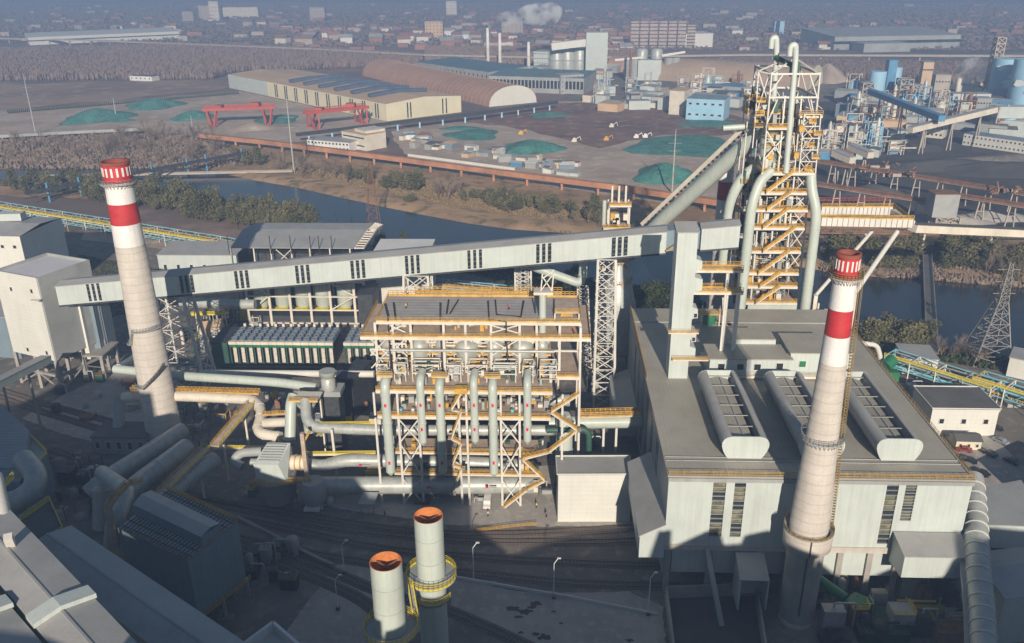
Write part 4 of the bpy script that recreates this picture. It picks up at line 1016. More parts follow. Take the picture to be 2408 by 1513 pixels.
# dust catcher tower seen above the gallery
dc = thing('dust_catcher_tower', 'narrow white steel tower with three thin pipes above the gallery', 'steel tower', (24, 288, 0))
DX0, DX1 = 20.7, 27.6
for x in (DX0, DX1):
    for y in (286, 291): MB().beam((x,y,20),(x,y,56),.45).build('column', WHITE, dc)
for z in (55.5, 47.6, 41, 33):
    MB().box(DX0-1.8 if z<50 else DX0, DX1+.4, 284.6, 292, z-.2, z).build('deck', DECK, dc); MB().box(DX0-1.8 if z<50 else DX0, DX1+.4, 284.4, 284.58, z-.5, z).build('edge_beam', WHITE, dc); MB().rail([(DX0-1.8 if z<50 else DX0,284.7,z),(DX1+.4,284.7,z)], h=1.3, t=.13, toe=.4).build('railing', ORANGE, dc)
for x in (21.7, 24, 26.3): MB().tube([(x,288,55.6),(x,288,61.5)], .4, 8).build('vent_pipe', CREAM, dc)
MB().tube([(19.2,288,40),(19.2,288,56.5)], .7, 10).build('vent_pipe', GREENP, dc)
for z in (48, 41.2, 33.2, 50):
    for k in range(3):
        x = rnd.uniform(DX0+.5, DX1-1.5); MB().box(x,x+1.4,286,288,z,z+rnd.uniform(1,3)).build('machine', rnd.choice([ORANGE, CREAM, GREYW]), dc)
# pale domed vessel
dv = thing('domed_vessel', 'large pale domed gas vessel standing behind the tall trestle', 'vessel', (23.5, 273, 0))
MB().lathe((23.5,273), [(6.4,8),(6.7,14),(6.7,20),(6.3,25),(4.8,31),(2.6,35.5),(1.9,39)], 28).build('shell', GALV, dv)
MB().lathe((23.5,273), [(1.8,39.1),(1.8,45)], 14).build('top_pipe', GALV, dv)
ring_deck(dv, 23.5, 273, 3.2, 4.9, 33.2, DECK, ORANGE, a0=-1.8, a1=.5, n=8)
ring_deck(dv, 23.5, 273, 1.8, 3.6, 40, DECK, ORANGE, a0=-1.8, a1=1.2, n=8)
ring_deck(dv, 23.5, 273, 6.7, 7.7, 9.5, DECK, ORANGE)
for k in range(6):
    a = math.pi*2*k/6+.3; MB().beam((23.5+6*math.cos(a),273+6*math.sin(a),0),(23.5+6*math.cos(a),273+6*math.sin(a),8),.7).build('leg', CREAM, dv)
bigpipe([A(1240,612,276),A(1255,628,276),A(1365,668,276),A(1372,640,278),A(1370,600,279)], 1.5, 'pale elbowed gas pipe coming out under the gallery beside the domed vessel', flange=0, bendr=2.5)
ptr = thing('pipe_trestle', 'white lattice trestle carrying the elbowed gas pipe', 'trestle', (A(1375,750,276).x, 276, 0), 'trestles behind the steel frame')
lattice(ptr, sq(A(1378,800,276).x,276,4.2,4,0), sq(A(1370,676,276).x,276,3.6,3.4,A(1370,676,276).z), 11, .2, WHITE)
ptr = thing('pipe_trestle', 'double white lattice trestle below the middle of the gallery', 'trestle', (A(1230,690,280).x, 280, 0), 'trestles behind the steel frame')
lattice(ptr, sq(A(1232,820,280).x,280,5.4,4,0), sq(A(1230,640,280).x,280,5.4,4,A(1230,628,280).z), 12, .25, WHITE)
# green vessel by the lift shaft
gv = thing('green_vessel', 'dark green cylinder inside an orange railed frame right of the lift shaft', 'vessel', (A(1666,770,240).x, 240, 0))
gx = A(1666,770,240).x; g0 = A(1666,800,240).z; g1 = A(1666,735,240).z
MB().lathe((gx,240), [(1.7,g0),(1.9,g0+.6),(1.9,g1-.5),(1.5,g1)], 18).build('shell', GREEN, gv)
for dx in (-2.6, 2.6): MB().beam((gx+dx,238,HZ),(gx+dx,238,g1+3),.3).build('post', CREAM, gv)
for z in (g0-.3, g1+.3): MB().box(gx-3.6, gx+3.6, 237.4, 242, z-.2, z).build('deck', DECK, gv); MB().rail([(gx-3.6,237.4,z),(gx+3.6,237.4,z)], h=1.2, t=.12, toe=.3).build('railing', ORANGE, gv)
for k in range(6):
    x = gx+rnd.uniform(2.8, 8); MB().box(x,x+rnd.uniform(.5,1.4),238,241,HZ+.6,g0+rnd.uniform(0,5)).build('machine', rnd.choice([ORANGE, DARK, CREAM, GREYW]), gv)
MB().beam((A(1700,800,236).x,236,HZ),(A(1700,700,236).x,236,A(1700,700,236).z),.45).build('post', WHITE, gv)

# ================= GAS CLEANING FRAME (centre) =================
cf = thing('gas_cleaning_frame', 'big open cream steel frame with orange decks and vertical ducts in the middle', 'steel frame', (-17, 205, 0))
CX0, CX1, CY0 = -42.1, 8.2, 190.0
Z3, Z4, Z5, Z6 = A(1100,920,CY0).z, A(1100,980,CY0).z, A(1100,1065,CY0+3).z, A(1100,1115,CY0+1).z
ZT, Z2 = A(1100,757,200).z, A(1100,790,200).z
def deck(x0, x1, y0, y1, z, m=DECK, rail=True, th=.25, beamm=CREAM, bh=.75, rm=ORANGE, sides=True):
    MB().box(x0, x1, y0, y1, z-th, z).build('deck', m, cf)
    MB().box(x0-.1, x1+.1, y0-.35, y0-.02, z-bh, z+.06).build('edge_beam', beamm, cf)
    if rail:
        MB().rail([(x0,y0-.1,z),(x1,y0-.1,z)], h=1.15, step=1.5, t=.1, toe=.35).build('railing', rm, cf)
        if sides:
            for x in (x0, x1): MB().rail([(x,y0,z),(x,y1,z)], h=1.1, step=2, t=.08, toe=.2).build('railing', rm, cf)
deck(-42.9, 8.4, 200, 218, ZT, DECKG); 
deck(-47.0, 10.9, 199, 222, Z2-.0, DECK)
MB().rail([(-42.9,217.8,ZT),(8.4,217.8,ZT)], h=1.6, step=1.2, t=.14, toe=.6).build('railing', ORANGE, cf)
MB().box(-36, 4, 218.2, 221, ZT-.4, ZT).build('rear_walk', CREAM, cf)
MB().rail([(-36,221,ZT),(4,221,ZT)], h=1.6, step=1.2, t=.14, toe=.6).build('railing', ORANGE, cf)
deck(CX0, CX1-6.8, CY0, 212, Z3, DECK, sides=False); deck(CX1-6.8, CX1, 197, 212, Z3+.8, DECK, sides=False)
deck(CX0, CX1-7.2, CY0, 200, Z4, DECK, sides=False)
deck(-39, CX1-10, CY0+3, 200, Z5, DECK, bh=.45, sides=False)
deck(-39, CX1-10, CY0+1, 194, Z6, DECK, bh=.4, sides=False)
colu = [888, 938, 1005, 1098, 1155, 1205, 1262, 1322, 1362]
for u in [884, 925, 967, 1044, 1095, 1155, 1222, 1262, 1316, 1364]:   # rear columns between deck 3 and the top
    x = A(u,800,200.5).x
    MB().beam((x,200.7,Z3-.1 if u<1340 else 0),(x,200.7,ZT-.6),.62).build('column', WHITE, cf)
    MB().beam((x,214,0),(x,214,ZT-.6),.5).build('column', CREAM, cf)
frontu = [(905,1),(945,1),(990,1),(1075,1),(1100,1),(1182,1),(1222,1),(1300,0),(1362,0)]
for u in [884, 938, 985, 1080, 1098, 1178, 1222, 1322]:
    x = A(u,1000,CY0).x
    MB().beam((x+.1,CY0+.2,0),(x,CY0+.2,Z4-.76),.55).build('column', WHITE, cf)
    MB().beam((x,CY0+.25,Z4),(x,CY0+.25,Z3-.76),.5).build('column', WHITE, cf)
MB().beam((8.6,199,0),(8.4,199,ZT-.8),.6).build('column', WHITE, cf)
b = MB()
def xb(u0, u1, z0, z1, Y, t=.32):
    x0, x1 = A(u0,1000,Y).x, A(u1,1000,Y).x; b.beam((x0,Y,z0),(x1,Y,z1),t); b.beam((x0,Y+.1,z1),(x1,Y+.1,z0),t)
for (u0,u1) in ((938,985),(1178,1222)):
    xb(u0,u1,.3,Z6-1,CY0+.1); xb(u0,u1,Z6,Z5+4,CY0+.1); xb(u0,u1,Z5+4.5,Z4-1,CY0+.1)
for (u0,u1) in ((925,967),(1155,1222)):
    xb(u0,u1,Z2+.5,ZT-1,200.6); xb(u0,u1,Z2-6,Z2-1,200.6)
xb(884,925,Z2-6,Z2-1,200.6); xb(884,925,Z3+1,Z3+6,200.6)
for u0, u1, zz in ((884,1222,Z3+6.4),(925,967,Z3+8),(1222,1364,Z3+6.4)):
    x0, x1 = A(u0,1000,200.6).x, A(u1,1000,200.6).x; b.beam((x0,200.4,zz),(x1,200.4,zz),.45)
b.build('bracing', WHITE, cf)
MB().box(-41.5, 1, 212.3, 212.6, 1, Z2-1).build('shade_backing', DARK, cf)  # dark sheet standing in for the shade at the frame's back
# bag houses inside the upper frame
for i, (u, w_, m) in enumerate([(915,3.6,GREYW),(990,5.0,GALV),(1040,3.2,GREYW),(1100,6.2,GALV),(1165,4.6,GALV),(1230,5.6,GALV),(1275,3.4,GALV)]):
    x = A(u,830,205).x; zb_ = Z3+4.5
    MB().lathe((x,203.6), [(.9,Z3+.6),(w_/2,Z3+3.4),(w_/2,Z2-4.5),(w_/2*.98,Z2-3.4),(.8,Z2-2.4)], 18).build('filter_vessel', m, cf)
    MB().box(x-w_/2-.2, x+w_/2+.2, 203.2, 206.8, Z2-3.3, Z2-1.2).build('head_box', CREAM if i%2 else GALV, cf)
    for kz in (Z3+2.4, Z3+5.4): MB().rail([(x-w_/2-.3,201.6,kz),(x+w_/2+.3,201.6,kz)], h=1.1, t=.1, toe=.4).build('railing', ORANGE, cf)
    MB().box(x-w_/2-.5, x+w_/2+.5, 202.2, 203.4, Z2-6.4, Z2-6.2).build('landing', CREAM, cf)
    MB().rail([(x-w_/2-.5,202.1,Z2-6.2),(x+w_/2+.5,202.1,Z2-6.2)], h=1.2, t=.12, toe=.45).build('railing', ORANGE, cf)
for k in range(190):
    x = rnd.uniform(-41, 0); z = rnd.choice([Z3, Z3, Z2, Z2-6.2, Z3+6, Z4, Z3+3]); y = rnd.uniform(203, 211) if z != Z4 else rnd.uniform(194, 199)
    w_ = rnd.uniform(.4, 1.5); h_ = rnd.uniform(.6, 2.6); m = rnd.choice([ORANGE, ORANGE, GREYW, CREAM, CREAM, DGREEN, WHITE, GALV, GALV])
    MB().box(x, x+w_, y, y+w_, z+.02, z+h_).build('machine', m, cf)
pw = MB()
for k in range(26):
    x = rnd.uniform(-41, 0); pw.tube([(x,rnd.uniform(201.5,205),Z3),(x,203,Z2-.5)], rnd.choice([.12,.2,.3]), 6)
for k in range(8):
    z = rnd.uniform(Z3+2, Z2-2); x = rnd.uniform(-41,-20); pw.tube([(x,203,z),(x+rnd.uniform(6,20),203,z)], .2, 6)
pw.build('pipework', CREAM, cf)
for k in range(6): # underside clutter of lower decks
    pass
# black hoses/pipes over the roof deck
for pts in ([(1035,712,206),(1035,745,201),(1040,880,198.5)],[(1055,705,212),(1050,738,202)],[(1078,705,212),(1058,738,202)],[(1148,708,210),(1150,752,200.5),(1190,757,199.5),(1195,880,198.5)],[(1165,706,212),(1168,740,203),(1225,745,203),(1232,708,211)],[(905,715,209),(912,745,200),(920,880,198.5)],[(925,712,210),(930,750,200.5)],[(1258,700,208),(1262,880,198.4)]):
    MB().tube([A(u,v,Y) for u,v,Y in pts], .2, 6).build('black_pipe', BLACKP, cf)
MB().tube([A(1276,690,203),A(1276,752,203),A(1274,860,203)], .9, 12).build('vent_stack', GREENP, cf)
MB().box(A(1255,688,203).x, A(1300,688,203).x, 201.5, 205, A(1276,690,203).z, A(1276,690,203).z+.7).build('stack_platform', CREAM, cf)
tb_ = MB()
x0, x1 = A(1272,660,203).x, A(1298,660,203).x; zz = A(1276,688,203).z+.5
for x in (x0, x1): tb_.beam((x,203,zz),(x+.4,203,zz+4.5),.3)
tb_.beam((x0,203,zz),(x1,203,zz+4),.25); tb_.beam((x0+.2,203,zz+3),(x1+.5,203,zz+5.5),.3); tb_.beam((x0+.2,203,zz+4),(x1,203,zz),.25)
tb_.build('bracket_frame', WHITE, cf)
# small orange house on the right end of the roof deck
xr0, xr1 = A(1305,740,201).x, A(1362,740,201).x
MB().box(xr0, xr1, 202, 212, ZT+1.6, ZT+1.9).build('top_deck', DECK, cf); MB().rail([(xr0,202,ZT+1.9),(xr1,202,ZT+1.9)], h=1.0, t=.1, toe=.2).build('railing', ORANGE, cf)
for x in (xr0, xr1): MB().beam((x,202,ZT),(x,202,ZT+1.6),.35).build('post', CREAM, cf)
MB().box(xr0+1.5, xr1-1.5, 204, 209, ZT, ZT+1.5).build('machine', ORANGE, cf)
for z, y0, y1 in ((Z3+4.4,204,211.5),(Z3+8.6,207,211.5)):
    MB().box(-41,1,y0,y1,z-.2,z).build('mezzanine', DECK, cf); MB().box(-41,1,y0-.2,y0-.02,z-.45,z).build('edge_beam', CREAM, cf); MB().rail([(-41,y0,z),(1,y0,z)], h=1.2, t=.11, toe=.4).build('railing', ORANGE, cf)
bays = [884, 925, 967, 1044, 1095, 1155, 1222, 1262, 1316]
for i, (u0, u1) in enumerate(zip(bays[:-1], bays[1:])):
    x0, x1 = A(u0,880,198).x+.5, A(u1,880,198).x-.5
    fr = MB()
    for x in (x0+.4, x1-.4):
        for y in (195, 199): fr.beam((x,y,Z3),(x,y,Z3+4.6),.22)
    for z in (Z3+2.3, Z3+4.6):
        fr.beam((x0+.4,195,z),(x1-.4,195,z),.25); fr.beam((x0+.4,199,z),(x1-.4,199,z),.25); fr.beam((x0+.4,195,z),(x0+.4,199,z),.2); fr.beam((x1-.4,195,z),(x1-.4,199,z),.2)
    fr.beam((x0+.4,195,Z3+2.3),(x1-.4,195,Z3+4.6),.14); fr.build('skid_frame', WHITE if i%2 else CREAM, cf)
    for k in range(9):
        x = rnd.uniform(x0, x1-1); y = rnd.uniform(193.5, 200); w_ = rnd.uniform(.5,1.5); z = Z3 if k < 6 else Z3+2.4
        mb = MB()
        if k % 2: mb.tube([(x,y,z+.02),(x,y,z+rnd.uniform(1.2,3))], w_*.45, 10)
        else: mb.box(x,x+w_,y,y+w_,z+.02,z+rnd.uniform(.7,2))
        mb.build('valve_unit' if k%2 else 'machine', rnd.choice([GALV, CREAM, WHITE, GREYW, DARK, ORANGE, DGREEN]), cf)
    hp_ = MB()
    for k in range(4): z = Z3+rnd.uniform(.8,4.4); y = rnd.uniform(194,200); hp_.tube([(x0,y,z),(x1,y,z)], rnd.choice([.12,.2,.28]), 6)
    hp_.build('pipework', GALV, cf)
MB().tube([(-41,199.4,Z3+6.6),(2,199.4,Z3+6.6)], .38, 8).build('cross_pipe', GALV, cf)
for i, (x, m) in enumerate([(-36.5,TEAL),(-8.5,TEAL),(-12,CWHITE),(-33.5,CWHITE)]): MB().tube([(x,191.6,Z4),(x,191.6,Z4+1.3)], .45, 10).build('drum', m, cf)
for k in range(40):
    x = rnd.uniform(-40, -1); z = rnd.choice([Z4,Z4,Z5,Z6]); y = rnd.uniform(192.5, 198.5) if z != Z6 else rnd.uniform(191.5,193); w_ = rnd.uniform(.4,1.4)
    MB().box(x,x+w_,y,y+w_,z+.02,z+rnd.uniform(.6,2.2)).build('machine', rnd.choice([GREYW,CREAM,GALV,DARK,ORANGE,DGREEN]), cf)
# vertical ducts on the front
dx_ = [(905,1105,1.2),(988,1035,1.0),(1033,1105,1.12),(1114,1032,1.0),(1158,1108,1.12),(1240,1032,1.0)]
for i, (u, vb, r) in enumerate(dx_):
    x = A(u,930,CY0-.9).x; zb_ = A(u,vb+8,CY0-1.2).z; y = CY0-.2
    d = thing('vertical_duct', ['first vertical duct from the left, long, on the steel frame','second duct from the left, short, on the steel frame','third duct from the left, long, its foot in shade','fourth duct from the left, short, just right of the zigzag stair','fifth duct from the left, long and sunlit to its foot','sixth and rightmost duct, short, on the steel frame'][i], 'duct', (x, y, zb_), 'vertical ducts down the front of the steel frame')
    top = Z3+1.7 if i in (0,2,4) else Z3+2.7
    P = bend([(x,y,zb_),(x,y,top),(x,y+4.5,top+.5)], 1.8, 6)
    MB().tube(P, r, 18).build('duct', GREENP, d)
    MB().lathe((x,y), [(r*.35,zb_-1.1),(r,zb_)], 18).build('cone', GREENP, d)
    zz = A(u,955,CY0-1.5).z
    MB().box(x-.28,x+.28,y-r-.06,y-r+.05,zz-.45,zz+.45).build('red_mark', PINK, d)
    z2 = A(u,(1090 if vb>1060 else 1012),CY0-1.5).z; MB().box(x-.28,x+.28,y-r-.06,y-r+.05,z2-.45,z2+.45).build('red_mark', PINK, d)
    fl_ = MB()
    for z_ in (Z4-2, Z3-1.2, Z5+3): 
        if z_ > zb_: fl_.lathe((x,y), [(r+.16,z_),(r+.16,z_+.25)], 18)
    fl_.build('flange', GREENP, d)
    if i in (0, 2, 4): MB().box(x-1.9,x+1.9,y+.6,y+2.6,top+1.6,top+1.8).build('landing', CREAM, d); MB().rail([(x-1.9,y+.6,top+1.8),(x+1.9,y+.6,top+1.8)], h=1.4, step=1, t=.14, toe=.5).build('railing', ORANGE, d)
# zigzag stairs
def zig(parent, name, pts, Y, m=ORANGE, w_=1.0):
    for (u0,v0),(u1,v1) in zip(pts[:-1], pts[1:]):
        p, q = A(u0,v0,Y), A(u1,v1,Y)
        s = MB().beam(p, q, w_, .18); s.build('stair_flight', DECK, parent)
        MB().beam(p+Vector((0,-w_/2-.05,-.2)), q+Vector((0,-w_/2-.05,-.2)), .08, .3).build('stair_string', WHITE, parent)
        if abs(q.z-p.z) > .8: MB().rail([p+Vector((0,-w_/2,.1)), q+Vector((0,-w_/2,.1))], h=1.1, step=1.1, t=.1, toe=.3).build('stair_rail', m, parent)
        MB().box(q.x-.9, q.x+.9, Y-.8, Y+.8, q.z-.12, q.z+.02).build('landing', DECK, parent)
zs = thing('zigzag_stair', 'orange zigzag stair on the front middle of the steel frame', 'stair', (A(1075,1000,189).x, 188.8, 0), 'orange zigzag stairs')
zig(zs, 's', [(1088,918),(1062,962),(1086,966),(1062,1030),(1086,1042),(1064,1092),(1086,1100),(1064,1160)], 188.8)
MB().box(A(1068,890,189).x, A(1098,890,189).x, 188, 190, Z3+.1, Z3+1.6).build('stair_head', ORANGE, zs)
zs = thing('zigzag_stair', 'orange zigzag stair descending at the right end of the steel frame', 'stair', (A(1300,1050,193).x, 192, 0), 'orange zigzag stairs')
zig(zs, 's', [(1362,925),(1295,968),(1358,1010),(1290,1062),(1228,1078),(1282,1128),(1240,1150),(1185,1192)], 189.5, w_=1.1)
# small people on the decks come later

# ================= HORIZONTAL DUCTS =================
def duct(uvY, r, label, m=GALV, bendr=4, fl=5, name='duct_main', cat='duct', group=None, n=18):
    return bigpipe([A(u,v,Y) for u,v,Y in uvY], r, label, name, m, bendr, n, fl, cat, group)
duct([(720,1142,191),(1255,1140,193)], 2.35, 'largest low duct lying along the foot of the steel frame', fl=8)
duct([(700,1082,196),(720,1092,196),(760,1098,196),(810,1082,196),(1110,1088,198),(1240,1095,198)], 1.75, 'second long duct above the largest one, wavy at its left end', fl=9, bendr=5)
duct([(718,940,206),(722,1005,201),(900,1012,200),(1330,1012,202)], 1.45, 'sunlit duct with a yellow rail on top entering the frame from the left', fl=9, bendr=5)
duct([(900,940,205),(1340,942,205)], 1.6, 'pale duct running behind the front columns between the upper decks', fl=6)
for nm_, u, v, Y, r_ in (('a',868,1019,201,1.46),('b',850,1094,196,1.76),('c',1148,1146,191,2.36),('d',1010,1146,191,2.36),('e',1190,1093,196,1.76)):
    p = A(u, v, Y-r_); t = thing('duct_marking', {'a':'small red and white marking on the upper sunlit duct left of the frame','b':'small red marking on the wavy duct','c':'small red marking on the sunlit right part of the largest duct','d':'small red marking on the shaded part of the largest duct','e':'small red marking on the second long duct at the right'}[nm_], 'marking', (p.x, p.y, p.z), 'red markings on the long ducts')
    MB().box(p.x-.7,p.x+.1,p.y-.12,p.y+.2,p.z-.25,p.z+.25).build('red_patch', PINK, t); MB().box(p.x+.3,p.x+2.2,p.y-.12,p.y+.2,p.z-.1,p.z+.1).build('pale_strip', ROOFP, t)
yr = thing('yellow_rail', 'yellow railing along the top of the sunlit duct left of the frame', 'railing', (A(810,995,201).x, 201, 0))
p, q = A(755,1000,201), A(884,998,201); MB().rail([p,q], h=.9, t=.12, toe=.3).build('rail', YELLOW, yr)
yr = thing('pipe_bridge', 'thin pipe bridge with yellow rails crossing left of the frame at mid height', 'pipe bridge', (A(700,1050,198).x, 198, 0))
p, q = A(487,1052,203), A(686,1056,200); MB().beam(p,q,1.4,.4).build('deck', CREAM, yr); MB().rail([p+Vector((0,-.6,.2)),q+Vector((0,-.6,.2))], h=.9, t=.1, toe=.2).build('railing', YELLOW, yr)
p, q = A(718,1068,198), A(884,1066,198); MB().beam(p,q,1.4,.4).build('deck', CREAM, yr); MB().rail([p+Vector((0,-.6,.2)),q+Vector((0,-.6,.2))], h=.9, t=.1, toe=.2).build('railing', YELLOW, yr)
for u in (780,): MB().beam(A(u,1010,198),(A(u,1010,198).x+.3,198,0),.6).build('post', WHITE, yr)
# pipe bridge running diagonally from the bottom left up to the ducts
db = thing('pipe_bridge', 'diagonal pipe bridge with dull yellow rails rising to the upper right', 'pipe bridge', (-82, 190, 0))
for (a_, b_) in ((G(375,1165,13), G(485,1055,13)), (G(505,1050,13.5), G(590,950,15))):
    MB().beam(a_, b_, 2.4, .5).build('deck', DECK, db); n_ = (b_-a_).normalized().cross(Vector((0,0,1)))
    for s in (-1.1, 1.1): MB().rail([a_+n_*s, b_+n_*s], h=1.1, step=2, t=.1, toe=.3).build('railing', YELLOW if s > 0 else ORANGE, db)
    for k in (.2, .8):
        c = a_.lerp(b_, k); MB().beam(c, (c.x,c.y,0), .5).build('post', CREAM, db)
# dust extraction ducts of the fan house
duct([(570,1098,190),(548,1085,191),(565,1065,192),(615,1062,193)], 1.2, 'small grey U shaped pipe bend left of the fan housing', fl=0, bendr=2.2, m=GREYW)
duct([(590,1088,191),(620,1090,191)], 1.1, 'short pipe joining the U bend to the fan housing', fl=1.3)
fh = thing('fan_house', 'faceted grey fan housing on a round base among the ducts', 'fan house', (A(648,1090,190).x, 190, 0))
fx = A(645,1090,190).x
hz0, hz1 = A(640,1128,188).z, A(640,1078,188).z
MB().hexa([(fx-3.6,186.5,hz0),(fx+4,186.5,hz0),(fx+4,194,hz0),(fx-3.6,194,hz0)], [(fx-4.2,186.5,hz1-1),(fx+2.2,186.5,hz1-1),(fx+3.8,193,hz1+1.6),(fx-2.2,193,hz1+1.6)]).build('housing', PANEL, fh)
MB().lathe((fx,190), [(3.8,1),(4.6,3),(4.8,hz0-.6),(5.2,hz0-.4),(5.2,hz0-.05)], 24).build('base', GREYW, fh)
MB().rail([(fx-5,187,hz0),(fx,185,hz0),(fx+6,186,hz0)], t=.12, toe=.3).build('railing', ORANGE, fh)
lv_ = MB()
for k in range(7): lv_.box(fx-3.0+k*.15, fx+2.4+k*.1, 187.4+k*.75, 187.6+k*.75, hz1-.6+k*.33, hz1-.2+k*.33)
lv_.build('louvre', GREYW, fh)
vl = thing('valve_station', 'orange framed valve between the fan housing and the wavy duct', 'valve', (A(695,1085,192).x, 192, 0))
x = A(697,1085,192).x; zc = A(697,1088,192).z
MB().tube([(x-2.6,192,zc),(x+2.6,192,zc)], 2.0, 18).build('valve_body', CREAM, vl)
for d_ in (-1.4, 0, 1.4): MB().tube([(x+d_-.15,192,zc),(x+d_+.15,192,zc)], 2.3, 18).build('flange', ORANGE, vl)
MB().box(x-2.6, x+4.6, 187.6, 190, zc-3.2, zc-3.0).build('platform', DECK, vl); MB().rail([(x-2.6,187.6,zc-3),(x+4.6,187.6,zc-3)], t=.16, toe=.5).build('railing', ORANGE, vl)
MB().beam((x+3,190,0),(x+3,190,zc+10),1.0).build('post', DECK, vl)
MB().beam((x-1,190,0),(x-1,190,zc-3),.7).build('post', DECK, vl)
mf = thing('muffler', 'squat dark round silencer standing in shade right of the fan housing', 'silencer', (A(737,1150,188).x, 188, 0))
MB().lathe((A(737,1150,188).x,188), [(2.6,1.6),(3.4,3),(3.5,6.4),(2.8,8.2)], 12).build('shell', GREYW, mf)
for s in (-2,2): MB().beam((A(737,1150,188).x+s,187,0),(A(737,1150,188).x+s,187,2),.5).build('leg', CREAM, mf)
MB().box(A(716,1180,186).x, A(752,1180,186).x, 184.6, 186, 1, 1.8).build('base_plate', CWHITE, mf)
cb = thing('canopy', 'small grey tilted canopy roof beside the shaded pipe', 'canopy', (A(865,1165,187).x, 186, 0))
x = A(865,1165,187).x; MB().hexa([(x-2.2,184.5,3.4),(x+2,184.5,3.4),(x+2.6,188,4.8),(x-1.4,188,4.8)], [(x-2.2,184.5,3.6),(x+2,184.5,3.6),(x+2.6,188,5),(x-1.4,188,5)]).build('roof', GREYW, cb)
for s in (-1.6, 1.6): MB().beam((x+s,185.5,0),(x+s,185.5,3.6),.25).build('post', GREYW, cb)
# upper left ducts
duct([(278,868,236),(312,848,250)], 1.5, 'short blue-grey duct leading back from the pipe corner left of the chimney', fl=0, m=GALV)
duct([(270,868,236),(430,885,232),(560,893,228),(660,900,226),(745,912,224)], 1.35, 'long pale pipe sagging from the left chimney to the small tower', fl=0, m=GREENP, bendr=8)
duct([(470,878,243),(880,880,240)], 1.1, 'straight white pipe behind the sagging pipe', fl=0, m=WHITE)
duct([(290,935,222),(420,932,221),(600,940,220),(618,970,214),(600,1020,207),(660,1028,205)], 1.45, 'cream duct with orange railing right of the left chimney, turning downwards', fl=4, m=CREAM, bendr=4)
rl_ = thing('duct_walkway', 'orange railed walkway on top of the cream duct by the left chimney', 'walkway', (A(500,920,222).x, 222, 0))
p, q = A(310,918,223), A(610,926,221); MB().beam(p,q,1.5,.2).build('deck', DECK, rl_)
for s in (-.7,.7): MB().rail([p+Vector((0,s,.1)),q+Vector((0,s,.1))], h=1.2, step=1.2, t=.13, toe=.45).build('railing', ORANGE, rl_)
p, q = A(618,975,212), A(690,972,210); MB().beam(p,q,1.5,.2).build('deck', DECK, rl_); MB().rail([p+Vector((0,-.7,.1)),q+Vector((0,-.7,.1))], h=1.2, step=1.2, t=.13, toe=.45).build('railing', ORANGE, rl_)
duct([(622,995,210),(690,992,208)], 1.3, 'short cream duct under an orange rail, left of the upright ducts', fl=0, m=CREAM)
duct([(682,1035,203),(684,950,207),(690,930,209)], 1.5, 'tall pale upright duct left of the hopper shaped vessel', fl=0, m=GREENP)
vs_ = thing('hopper_vessel', 'pale funnel shaped vessel under an orange railed platform', 'vessel', (A(722,960,208).x, 208, 0))
x = A(722,960,208).x; z1 = A(722,945,208).z; z0 = A(722,1000,208).z
MB().lathe((x,208), [(1.5,z0-2),(1.5,z1-2.4),(2.6,z1-.8),(2.7,z1)], 20).build('funnel', GREENP, vs_)
MB().box(x-4, x+4, 205, 211, z1+1.4, z1+1.6).build('platform', CREAM, vs_); MB().rail([(x-4,205,z1+1.6),(x+4,205,z1+1.6)], t=.14, toe=.5).build('railing', ORANGE, vs_)
MB().beam((x+1,206,z0),(x-3.4,204,z0-8),.5).build('prop', ORANGE, vs_)
for dx in (-3.6, 3.6): MB().beam((x+dx,209,0),(x+dx,209,z1+1.4),.4).build('leg', CREAM, vs_)
sw = thing('small_tower', 'small round grey stack on a dark stepped box near the frame', 'tower', (A(775,900,215).x, 215, 0))
x = A(772,900,215).x; zz = A(775,915,215).z
MB().lathe((x,215), [(2.0,zz),(2.0,zz+3.2),(1.8,zz+3.4),(1.8,zz+4),(2.3,zz+4.3),(2.3,zz+5.6)], 18).build('stack', GALV, sw)
MB().box(x-2.5,x+3.6,213,219,zz-1.5,zz-.02).build('cap', GREYW, sw); MB().hexa([(x-2,213.2,0),(x+3,213.2,0),(x+3,219,0),(x-2,219,0)],[(x-2,213.2,zz-1.52),(x+3,213.2,zz-1.52),(x+3,219,zz-1.52),(x-2,219,zz-1.52)]).build('casing', DARK, sw)
dbx = building('dark_louvre_house', 'dark blue-black steel house beside the small round stack', 'building', G(800,985), G(835,990), 14, A(815,890,G(815,985).y).z, DARK, DARK)
duct([(1290,995,204),(1508,992,206)], 1.7, 'pale duct running from the frame to the hall with an orange walkway above', fl=6, m=GREENP)
wk2 = thing('duct_walkway', 'orange railed walkway joining the steel frame to the hall wall', 'walkway', (A(1430,970,204).x, 204, 0))
p, q = A(1365,978,203), A(1506,974,205)
q.x = min(q.x, 25.7)
MB().beam(p,q,2.4,.3).build('deck', CREAM, wk2)
for s in (-1.2,1.2): MB().rail([p+Vector((0,s,.1)),q+Vector((0,s,.1))], h=1.3, step=1.3, t=.13, toe=.45).build('railing', ORANGE, wk2)
for u in (1420, 1450): MB().beam(A(u,1000,205),(A(u,1000,205).x,205,0),.6).build('post', WHITE, wk2)
tk = thing('round_tank', 'pale upright round tank under the right stair of the steel frame', 'tank', (A(1327,1050,198).x, 198, 0))
x = A(1327,1050,199).x
MB().lathe((x,200), [(2.4,4),(2.4,11.5),(2.2,12),(2.2,20),(1.4,22)], 20).build('shell', GREENP, tk)
for k in range(6):
    a = math.pi*2*k/6; MB().beam((x+2.1*math.cos(a),200+2.1*math.sin(a),0),(x+2.1*math.cos(a),200+2.1*math.sin(a),4.4),.3).build('leg', DARK, tk)
gp = thing('green_pipe_frame', 'dark green bent pipe frame beside the white box building', 'pipe frame', (14, 196, 0))
